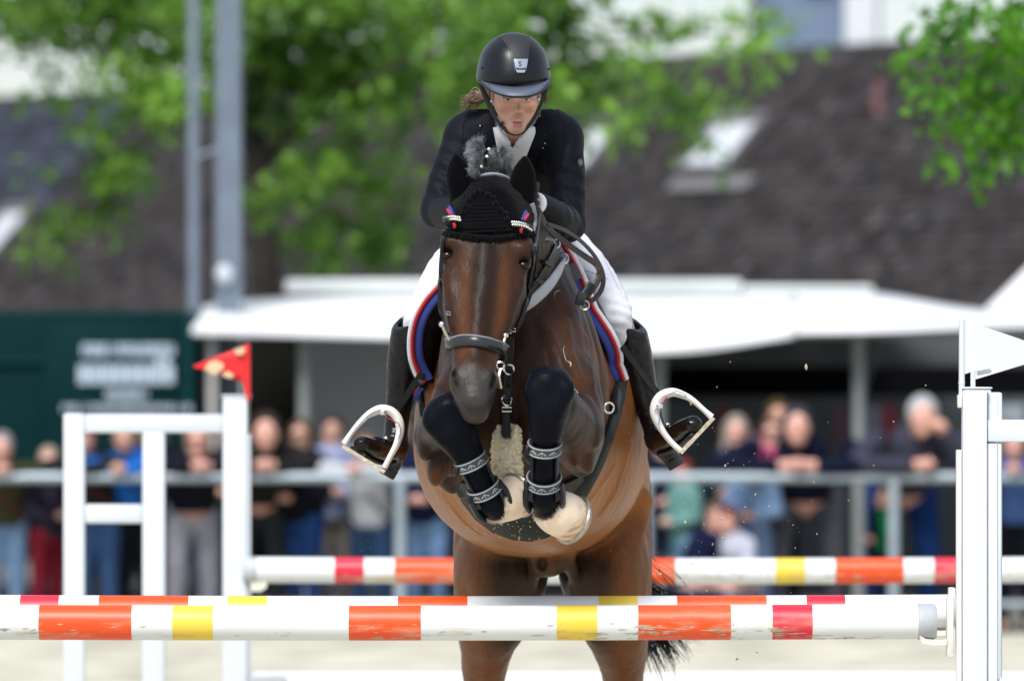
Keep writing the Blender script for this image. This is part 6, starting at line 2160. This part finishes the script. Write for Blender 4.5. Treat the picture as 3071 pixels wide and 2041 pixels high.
boot(-1)
boot(1)

# ---- helmet
hel_m = M('matt_black_helmet', (.004, .005, .0075), rough=.33, var=.1, scale=80, bump=.04, bscale=500, spec=.36)
vis_m = M('visor_sky_grey', (.075, .092, .135), rough=.5, var=.08, scale=60)  # sky reflected on the visor top is put into this grey
ef = Field(P(1420, 300, 18.1), P(1662, 80, 18.1) + Vector((0, .42, .01)), .0045)
HC = P(1540, 207, 18.325)
ef.add(ell(HC, (.1085, .140, .1115)), 0)
ef.add(ell(P(1540, 240, 18.32), (.109, .138, .06)), .03)
ef.sub(ell(P(1542, 240, 18.335), (.092, .122, .125)), .004)
pn = np.array(Vector((-.03, .22, -1)).normalized())
po = np.array(P(1545, 271, 18.19))
ef.cut(lambda x, y, z: (x - po[0]) * pn[0] + (y - po[1]) * pn[1] + (z - po[2]) * pn[2])
hV_, hQ_ = ef.mesh()
helmet = link('helmet', npmesh('helmet', hV_, hQ_), hel_m, rider)
EB = bvh_of(helmet)
inn = pcurve([(1436, 234, 18.275), (1450, 244, 18.235), (1480, 252, 18.205), (1515, 258, 18.188), (1550, 260, 18.184), (1590, 257, 18.189), (1622, 250, 18.207), (1643, 239, 18.245), (1649, 232, 18.275)], 5)
out = pcurve([(1438, 243, 18.268), (1456, 262, 18.215), (1482, 278, 18.165), (1516, 288, 18.13), (1552, 291, 18.122), (1592, 288, 18.132), (1624, 275, 18.165), (1644, 256, 18.22), (1648, 241, 18.268)], 5)
n = len(inn)
mid = [(a + b) / 2 + Vector((0, -.004, .004)) for a, b in zip(inn, out)]
vs = inn + mid + out
vis = MB().add(vs, [(r * n + k, r * n + k + 1, (r + 1) * n + k + 1, (r + 1) * n + k) for r in range(2) for k in range(n - 1)]).build('visor', vis_m, helmet)
so = vis.modifiers.new('thickness', 'SOLIDIFY')
so.thickness = .005
MB().tube(out, .0028, 6).build('visor_edge', hel_m, vis)
mb = MB()
for pts in ([(1492, 113), (1510, 121), (1524, 140), (1533, 165), (1539, 190), (1545, 215)], [(1593, 113), (1587, 130), (1584, 155), (1581, 180), (1577, 215)]):
    ps = []
    for q in spline(pts, 6):
        h = hit(EB, q[0], q[1])
        if h: ps.append(h[0] + h[1] * .0008)
    mb.tube(ps, .0019, 6)
mb.build('panel_seam', M('helmet_seam', (.035, .037, .04), rough=.5), helmet)
vs, fs = patch(EB, [(1499, 112), (1520, 108), (1560, 107), (1587, 112), (1582, 150), (1578, 178), (1541, 178), (1534, 155), (1522, 132), (1508, 118)], off=.0008, thick=.002, step=7, smooth_n=0)
MB().add(vs, fs).build('top_panel', M('top_panel_matt', (.014, .016, .02), rough=.6), helmet)
chrome = M('brushed_chrome', (.72, .73, .76), rough=.22, metal=1., var=.05)
vs, fs = patch(EB, [(1541, 179), (1581, 179), (1577, 205), (1571, 219), (1550, 219), (1545, 205)], off=.001, thick=.005, step=6, smooth_n=0)
emb = MB().add(vs, fs).build('emblem_plate', chrome, helmet)
vs, fs = patch(EB, [(1546, 203), (1555, 207), (1568, 207), (1576, 203), (1573, 211), (1550, 211)], off=.006, thick=.001, step=5, smooth_n=0)
MB().add(vs, fs).build('emblem_dark_line', hel_m, emb)  # dark lens strip across the emblem plate
ps = []
for q in spline([(1564, 187), (1559, 185), (1556, 188), (1560, 192), (1564, 196), (1561, 199), (1556, 197)], 4):
    h = hit(EB, q[0], q[1])
    if h: ps.append(h[0] + CAMD * .0075)
MB().tube(ps, .0016, 6).build('emblem_letter', M('dark_emblem', (.08, .085, .09), rough=.4), emb)
for (x, y) in ((1447, 204), (1646, 208)):
    h = hit(EB, x, y)
    if h: MB().sphere(h[0], .004, seg=8).build('vent', M('vent_black', (.002, .002, .002), rough=.9), helmet)
# harness straps
strap_m = M('harness_webbing', (.008, .008, .009), rough=.7)
for pts in ([(1440, 246, 18.33), (1452, 285, 18.325), (1470, 325, 18.31), (1492, 362, 18.285), (1520, 392, 18.262), (1545, 403, 18.258)], [(1644, 250, 18.33), (1632, 285, 18.325), (1616, 325, 18.31), (1594, 365, 18.285), (1568, 395, 18.264), (1545, 403, 18.258)]):
    sx = -1 if pts[0][0] < 1500 else 1
    strap3('chin_strap', pts, 12, (sx * .8, -1, 0), strap_m, helmet, th=.003)
strap3('rear_strap', [(1440, 246, 18.34), (1456, 280, 18.35), (1478, 318, 18.34), (1490, 350, 18.3)], 9, (-.8, -1, 0), strap_m, helmet, th=.003)
MB().box(P(1496, 374, 18.262), P(1509, 366, 18.28), bev=.002).build('buckle', strap_m, helmet)
for (x, y) in ((1474, 304), (1615, 298)):
    MB().sphere(P(x, y, 18.305), .0042, seg=8).build('earring', spark, rider)
# ---- ponytail
hair_b = M('brown_hair', (.17, .10, .065), rough=.45, var=.4, scale=120)
pf_ = Field(P(1365, 350, 18.3), P(1500, 240, 18.3) + Vector((0, .32, 0)), .004)
pf_.add(chain_prim([(1490, 268, 18.40, 22), (1462, 284, 18.44, 18), (1432, 299, 18.46, 15), (1408, 309, 18.475, 10), (1388, 320, 18.48, 4)], flat=(0, 1, 0), f=.7), 0)
pv_, pq_ = pf_.mesh(1)
lk_ = (pv_ - np.array(P(1490, 268, 18.4))) @ np.array(Vector((.35, .4, 1)).normalized())
pv_ = pv_ + (.0022 * np.sin(lk_ * 900 + 2 * vnoise(pv_, 40, 8)) + .002 * vnoise(pv_, 90, 9))[:, None] * np.array([-.2, -.8, .5])
link('ponytail', npmesh('ponytail', pv_, pq_), M('brown_hair_mass', (.13, .078, .052), rough=.5, var=.45, scale=70, stretch=(.4, 1, 2.2)), rider)
mb = MB()
for i in range(120):
    y = random.gauss(300, 9)
    x1 = random.uniform(1376, 1440)
    wv_ = random.choice((-6, -2, 3, 7)) + random.gauss(0, 2)
    pts = [(1486, 272 + random.gauss(0, 9), 18.42), (1460, 290 + wv_ * .6, 18.45), (1428, y - 2 - wv_, 18.46 + random.gauss(0, .012)), (1405 + random.gauss(0, 5), y + wv_, 18.47 + random.gauss(0, .015)), (x1, y + 12 + wv_ + random.gauss(0, 4), 18.48 + random.gauss(0, .02))]
    mb.tube(pcurve(pts, 4), [.0009] * 12 + [.0008, .0007, .0006, .0005, .0003], 3, caps=False)
mb.build('hair', hair_b, rider)
mb = MB()
for i in range(60):   # wisps by the other cheek
    pts = [(1618, 262 + random.gauss(0, 6), 18.36), (1630 + random.gauss(0, 4), 285, 18.38), (1634 + random.gauss(0, 6), 300 + random.gauss(0, 6), 18.4)]
    mb.tube(pcurve(pts, 3), .0011, 3, caps=False)
mb.build('hair_wisps', hair_b, rider)
# ------------------------------------------------------------------ spectators behind the railing
def cones(pts, off=0.):
    return multi([cone(a[:3], b[:3], a[3], b[3]) for a, b in zip(pts[:-1], pts[1:])], off)
def cloth(name, col):
    key = 'cloth_%02d_%02d_%02d' % tuple(int(c * 99) for c in col)
    return M(key, tuple(c * .72 for c in col), rough=.9, var=.25, scale=14, spec=.08)
SKINS = [(.58, .32, .23), (.64, .34, .27), (.50, .27, .19)]
def spectator(label, px, Y, hy, pose, top, trousers, hair, skin=0, long_hair=False, extra=None, w=1., yaw=None, think=False):
    if yaw is None: yaw = random.uniform(-1.0, 1.0) if pose in ('stand', 'child', 'sit') else random.uniform(-.2, .2)
    hz_ = P(0, hy, Y).z
    x0 = P(px, 0, Y).x
    o = thing('person', label, 'person', (x0, Y, 0), 'spectators behind the railing')
    k = hz_ / 1.60 if pose in ('stand', 'lean', 'think') else hz_ / 1.02
    if pose in ('lean', 'think'): k = hz_ / 1.53
    if pose == 'child': k = hz_ / 1.60
    if pose == 'deep': k = hz_ / 1.40
    cyw, syw = math.cos(yaw), math.sin(yaw)
    v = lambda x, y, z, r=0.: (x0 + (x * w * cyw - y * syw) * k, Y + (x * w * syw + y * cyw) * k, z * k, r * k)
    jit = random.uniform(-.03, .03)
    if pose in ('stand', 'child'):
        hd, nk, hp = (jit, -.03, 1.60), (jit, 0, 1.47), (0, .02, .93)
        sh = 1.40
        arms = [[v(s * .19, 0, 1.40, .055), v(s * .25, .0, 1.13, .045), v(s * .10, -.20, 1.08, .036), v(s * .02, -.24, 1.10, .034)] for s in (-1, 1)]
        legs = [[v(s * .09, .02, .9, .085), v(s * .10, -.01, .5, .06), v(s * .11, .03, .09, .042)] for s in (-1, 1)]
        tor = [v(0, .02, .93, .15), v(0, .0, 1.15, .14), v(0, 0, 1.36, .15)]
    elif pose in ('lean', 'think'):
        hd, nk = (jit, -.26, 1.53), (jit, -.18, 1.40)
        rz = P(0, 1430, YR).z / k + .055
        ry = (YR - Y) / k
        sh = 1.33
        arms = []
        for s in (-1, 1):
            if pose == 'think' and s > 0:
                arms.append([v(s * .2, -.12, sh, .055), v(s * .17, ry + .02, rz + .04, .046), v(.07, -.33, 1.40, .038), v(.045, -.33, 1.47, .04)])
            else:
                arms.append([v(s * .2, -.12, sh, .055), v(s * .29, ry + .06, rz + .02, .046), v(s * .08, ry - .02, rz + .01, .036), v(s * .0, ry - .03, rz + .015, .036)])
        legs = [[v(s * .09, .1, .9, .088), v(s * .10, .05, .5, .062), v(s * .11, .12, .09, .042)] for s in (-1, 1)]
        tor = [v(0, .1, .93, .155), v(0, .0, 1.12, .145), v(0, -.12, 1.30, .15)]
    elif pose == 'deep':      # bent well forward, weight on the elbows
        hd, nk = (jit, -.42, 1.40), (jit, -.31, 1.28)
        rz = P(0, 1430, YR).z / k + .055
        ry = (YR - Y) / k
        sh = 1.24
        arms = [[v(s * .21, -.22, sh, .06), v(s * .34, ry + .07, rz + .03, .05), v(s * .10, ry - .03, rz + .02, .038), v(s * .0, ry - .04, rz + .03, .038)] for s in (-1, 1)]
        if think: arms[1] = [v(.21, -.22, sh, .06), v(.17, ry + .02, rz + .05, .05), v(.085, -.50, 1.27, .04), v(.055, -.49, 1.34, .042)]
        legs = [[v(s * .10, .28, .88, .092), v(s * .12, .2, .48, .066), v(s * .13, .26, .09, .045)] for s in (-1, 1)]
        tor = [v(0, .28, .93, .165), v(0, .08, 1.08, .16), v(0, -.18, 1.20, .165)]
    else:    # sitting low on a step
        hd, nk = (jit, -.18, 1.02), (jit, -.12, .88)
        arms = [[v(s * .18, -.08, .80, .055), v(s * .24, -.18, .58, .045), v(s * .10, -.36, .52, .036), v(s * .03, -.40, .52, .036)] for s in (-1, 1)]
        legs = [[v(s * .10, .08, .36, .09), v(s * .14, -.34, .46, .066), v(s * .14, -.30, .08, .044)] for s in (-1, 1)]
        tor = [v(0, .1, .36, .16), v(0, .02, .58, .145), v(0, -.08, .77, .15)]
    H = v(*hd, .0)
    allp = [q for a in arms + legs for q in a] + tor + [v(hd[0], hd[1], hd[2] + .16)]
    lo = np.min([q[:3] for q in allp], 0) - .2 * k
    hi = np.max([q[:3] for q in allp], 0) + .2 * k
    lo[2] = 0
    fb = Field(lo, hi, .017)
    hc = np.array(H[:3])
    fb.add(cones(tor), .0)
    for a in arms: fb.add(cones(a), .03)
    for a in legs: fb.add(cones(a), .04)
    for a in legs:
        e = a[-1]
        fb.add(cone(np.array(e[:3]) - np.array([0, -.03, .03]) * k, np.array(e[:3]) - np.array([0, .16, .045]) * k, .042 * k, .034 * k), .02)
    for a in arms:
        e = np.array(a[-1][:3])
        fb.add(ell(e + np.array([0, -.04, 0]) * k, np.array((.045, .06, .03)) * k), .02)
        fb.add(cone(e, e + np.array([.0, -.06, .045]) * k, .014 * k, .011 * k), .01)
    fb.add(cone(v(*nk)[:3], hc, .06 * k, .055 * k), .03)
    fb.add(ell(hc, np.array((.086, .104, .120)) * k), .03)
    fb.add(cone(hc + np.array([0, -.03, -.05]) * k, hc + np.array([0, -.055, -.10]) * k, .055 * k, .032 * k), .03)
    fb.add(cone(hc + np.array([0, -.095, .0]) * k, hc + np.array([0, -.118, -.035]) * k, .012 * k, .017 * k), .01)
    for s in (-1, 1): fb.add(ell(hc + np.array([s * .082, .01, -.01]) * k, np.array((.014, .024, .034)) * k), .01)
    V_, Q_ = fb.mesh(1)
    link('body', npmesh('body', V_, Q_), M('crowd_skin_%d' % skin, SKINS[skin], rough=.55, var=.15, scale=14), o)
    ft = Field(lo, hi, .018)
    ft.add(cones(tor, .018 * k), 0)
    ft.add(cone(v(*nk)[:3], tor[-1][:3], .066 * k, .12 * k), .03)
    for a in arms: ft.add(cones(a[:3], .016 * k), .04)
    ft.cut(lambda x, y, z: tor[0][2] - .06 * k - z + 0 * x + 0 * y)
    V_, Q_ = ft.mesh(2)
    link('top', npmesh('top', V_, Q_), cloth('t', top), o)
    fl_ = Field(lo, hi, .018)
    fl_.add(cone(tor[0][:3], np.array(tor[0][:3]) + np.array([0, 0, .05]), .165 * k, .16 * k), 0)
    for a in legs: fl_.add(cones(a, .016 * k), .04)
    fl_.cut(lambda x, y, z: np.maximum(z - tor[0][2] - .05 * k, a[-1][2] - .02 * k - z) + 0 * x + 0 * y)
    V_, Q_ = fl_.mesh(2)
    link('trousers', npmesh('trousers', V_, Q_), cloth('l', trousers), o)
    fh = Field(hc - .3 * k, hc + .25 * k, .012)
    fh.add(ell(hc + np.array([0, .022, .026]) * k, np.array((.101, .112, .114)) * k), 0)
    if long_hair:
        for s in (-1, 1): fh.add(cone(hc + np.array([s * .07, .03, 0]) * k, hc + np.array([s * .09, .03, -.2]) * k, .045 * k, .04 * k), .03)
        fh.add(cone(hc + np.array([0, .07, 0]) * k, hc + np.array([0, .08, -.2]) * k, .07 * k, .06 * k), .03)
    fh.sub(ell(hc + np.array([0, -.075, -.035]) * k, np.array((.072, .085, .105)) * k), .01)
    V_, Q_ = fh.mesh(1)
    link('hair', npmesh('hair', V_, Q_), cloth('h', hair), o)
    for a in legs:
        e = np.array(a[-1][:3])
        MB().tube([Vector(e - np.array([0, -.05, .05]) * k), Vector(e - np.array([0, .06, .052]) * k), Vector(e - np.array([0, .18, .056]) * k)], [.046 * k, .048 * k, .036 * k], 8).build('shoe', cloth('s', (.02, .02, .022)), o)
    for s in (-1, 1):
        MB().sphere(Vector(hc + np.array([s * .033, -.088, .012]) * k), .012 * k, seg=6).build('eye', M('crowd_eye', (.03, .025, .02), rough=.2), o)
    q_ = random.random()
    if extra is None and q_ < .22:
        MB().lathe([(0, .106 * k), (.05 * k, .10 * k), (.085 * k, .06 * k), (.095 * k, .01)], Vector(hc + np.array([0, .012, .04]) * k), (0, -.1, 1), 16).build('cap', cloth('c', random.choice(((.02, .03, .08), (.3, .3, .3), (.25, .05, .04), (.05, .06, .05)))), o)
    elif q_ < .45:
        MB().tube([Vector(hc + np.array(p_) * k) for p_ in ((-.09, -.05, .01), (-.05, -.105, .012), (0, -.112, .01), (.05, -.105, .012), (.09, -.05, .01))], .016 * k, 6, flat=.5).build('sunglasses', cloth('d', (.01, .01, .012)), o)
    if random.random() < .4:
        a_, b_ = np.array(tor[-1][:3]), np.array(tor[0][:3])
        MB().tube([Vector(a_ + np.array([-.12, -.17, .06]) * k), Vector((a_ + b_) / 2 + np.array([.02, -.19, 0]) * k), Vector(b_ + np.array([.17, -.14, -.02]) * k)], .018 * k, 6, flat=.4).build('bag_strap', cloth('b', random.choice(((.06, .04, .02), (.02, .02, .02), (.2, .03, .03)))), o)
    if extra: extra(o, hc, k, v)
    return o
def pink_hat(o, hc, k, v):
    mb = MB()
    mb.lathe([(-.02, .14), (-.015, .135), (0, .105), (.06, .098), (.10, .06), (.11, .01)], Vector(hc + np.array([0, 0, .05]) * k), (0, -.15, 1), 18)
    mb.build('hat', cloth('p', (.75, .10, .26)), o)
def scarf(o, hc, k, v):
    MB().tube([Vector(hc + np.array(p) * k) for p in ((-.06, -.10, -.17), (.0, -.15, -.2), (.02, -.17, -.4), (-.02, -.17, -.62))], .035, 8, flat=.4).build('scarf', cloth('g', (.01, .42, .12)), o)
def cap_red(o, hc, k, v):
    MB().lathe([(0, .098), (.05, .09), (.085, .05), (.09, .01)], Vector(hc + np.array([0, .01, .035]) * k), (0, 0, 1), 16).build('cap', cloth('c', (.30, .04, .05)), o)
spectator('spectator at the far left edge in an olive top and pale blue jeans', 12, 42.45, 1340, 'lean', (.055, .055, .028), (.20, .32, .52), (.30, .30, .32), 1)
spectator('small child in dark purple behind the left railing post', 142, 42.6, 1380, 'child', (.035, .03, .055), (.22, .015, .03), (.45, .36, .28), 1)
spectator('spectator in black with a dark red cap seen through the ladder stand', 285, 42.5, 1312, 'lean', (.012, .013, .02), (.05, .11, .25), (.10, .03, .03), 1, extra=cap_red)
spectator('spectator in a bright blue shirt seen through the ladder stand', 400, 42.55, 1306, 'lean', (.02, .16, .60), (.008, .009, .014), (.16, .09, .05), 0)
spectator('spectator in a dark top and pale grey trousers framed by the ladder stand', 585, 42.5, 1322, 'deep', (.010, .012, .022), (.48, .48, .56), (.40, .25, .16), 1)
spectator('red-faced spectator in black leaning just right of the ladder stand', 782, 42.5, 1290, 'deep', (.014, .014, .02), (.035, .04, .045), (.06, .04, .035), 1)
spectator('long haired spectator in black with blue jeans left of the stirrup', 912, 42.7, 1305, 'stand', (.008, .008, .012), (.02, .06, .20), (.10, .055, .035), 0, True)
spectator('spectator in a pale lavender shirt standing farther back near the stirrup', 1003, 43.7, 1292, 'stand', (.36, .40, .60), (.16, .14, .12), (.05, .03, .03), 2)
spectator('bare-armed spectator in a white top below the stirrup', 1108, 42.55, 1345, 'lean', (.62, .64, .70), (.03, .07, .15), (.22, .12, .08), 1)
spectator('spectator in a navy top close beside the horse\'s flank', 1278, 42.7, 1315, 'stand', (.012, .018, .06), (.16, .28, .48), (.05, .04, .04), 1)
spectator('spectator in a teal top bending low right of the horse', 2052, 42.9, 1415, 'stand', (.16, .34, .32), (.20, .36, .55), (.20, .06, .04), 1)
spectator('pink-faced child in a navy top sitting in front of the teal top', 2096, 42.3, 1548, 'sit', (.010, .014, .05), (.03, .05, .12), (.30, .20, .14), 1)
spectator('fair haired child in a white top sitting beside the white table leg', 2212, 42.32, 1556, 'sit', (.58, .60, .72), (.20, .22, .3), (.34, .22, .12), 1)
spectator('grey haired woman in dark teal standing behind the pink hat', 2222, 43.3, 1292, 'stand', (.008, .03, .045), (.02, .02, .025), (.36, .33, .28), 1, True)
spectator('child wearing a round pink hat and pale blue top behind the railing', 2258, 42.6, 1385, 'child', (.22, .34, .55), (.2, .3, .5), (.2, .12, .08), 1, extra=pink_hat)
spectator('brown haired spectator half hidden farther back left of the man in navy', 2332, 43.9, 1248, 'stand', (.16, .07, .10), (.02, .02, .02), (.09, .055, .02), 2)
spectator('broad man in a navy jacket leaning on the railing with clasped hands', 2410, 42.5, 1272, 'deep', (.008, .011, .032), (.10, .105, .13), (.05, .055, .07), 1, w=1.6)
spectator('child in dark green with a bright green scarf below the railing', 2652, 42.6, 1490, 'child', (.008, .035, .03), (.015, .02, .06), (.02, .018, .016), 1, extra=scarf)
spectator('grey haired man in a slate sweater resting his cheek on his hand', 2732, 42.5, 1245, 'deep', (.055, .055, .085), (.012, .045, .18), (.52, .54, .56), 1, w=1.35, think=True)
spectator('spectator in a blue shirt behind the right-hand jump stand', 3045, 42.5, 1330, 'lean', (.07, .14, .36), (.010, .010, .012), (.10, .06, .05), 1)

spectator('spectator in charcoal with dark hair standing behind the white top', 1190, 43.9, 1280, 'stand', (.02, .022, .03), (.03, .03, .04), (.03, .025, .02), 2)
spectator('spectator in a dark green jacket behind the red-faced spectator', 700, 44.1, 1300, 'stand', (.012, .03, .022), (.02, .02, .03), (.20, .13, .08), 0)
spectator('spectator in black behind the bright blue shirt', 470, 44.2, 1290, 'stand', (.01, .01, .014), (.02, .03, .06), (.25, .17, .1), 0, True)
spectator('spectator in dark navy right behind the raised stirrup', 1985, 43.6, 1335, 'stand', (.010, .016, .04), (.02, .03, .06), (.05, .035, .03), 1)
spectator('woman in a pink blouse behind the child with the pink hat', 2300, 43.4, 1300, 'stand', (.62, .09, .22), (.03, .03, .04), (.16, .09, .05), 1)
# ------------------------------------------------------------------ clods and grains of sand thrown up by the hooves
clod = M('damp_sand', (.56, .47, .29), rough=.95, var=.3, scale=200, bump=.5, bscale=400)
mb = MB()
spots = [(2418, 1100, 9, 18), (2072, 1207, 9, 16), (2190, 1085, 3, 5), (2150, 1160, 4, 5), (2175, 1395, 7, 8), (2180, 1413, 4, 6), (2055, 1565, 7, 9), (2165, 1555, 12, 8), (2185, 1545, 4, 5), (2235, 1520, 5, 5), (2307, 1517, 5, 6), (2168, 1612, 7, 8), (2137, 1631, 5, 9), (2265, 1482, 6, 8), (2230, 1564, 5, 4), (2385, 1642, 4, 5), (2440, 1445, 3, 6), (2680, 1264, 6, 4), (2640, 1312, 4, 3), (2620, 1395, 4, 3), (2545, 1500, 6, 2), (2772, 1406, 5, 2), (2776, 1155, 3, 5), (2450, 1600, 3, 5), (2110, 1570, 3, 4), (2075, 1690, 6, 8), (2120, 1770, 6, 8), (1980, 1720, 13, 8), (1042, 1455, 5, 3), (1034, 1470, 3, 4), (2010, 1975, 8, 7), (2210, 1975, 9, 7), (2270, 1955, 7, 4), (1545, 1210, 3, 3), (1535, 1240, 3, 3), (1500, 1260, 3, 3)]
for _ in range(130):
    spots.append((random.gauss(2150, 160), random.gauss(1560, 150), random.uniform(1, 3.2), random.uniform(1, 4.5)))
for _ in range(60):
    spots.append((random.gauss(1120, 60), random.gauss(1590, 70), random.uniform(1, 2.2), random.uniform(1, 2.6)))
for (x, y, a, b) in spots:
    c_ = P(x, y, 18.2 + random.uniform(-.25, .9))
    i0 = len(mb.v)
    mb.sphere((0, 0, 0), .001, seg=4, sc=(a * .5, (a + b) * .25, b * .5))
    for i in range(i0, len(mb.v)):
        v_ = mb.v[i]
        j = random.uniform(.75, 1.2)
        mb.v[i] = (c_.x + v_[0] * j, c_.y + v_[1] * j, c_.z + v_[2] * j)
fs_ = mb.build('flying_sand', clod)
tag(fs_, 'grains and clods of sand thrown up around the jumping horse', 'sand', kind='stuff')
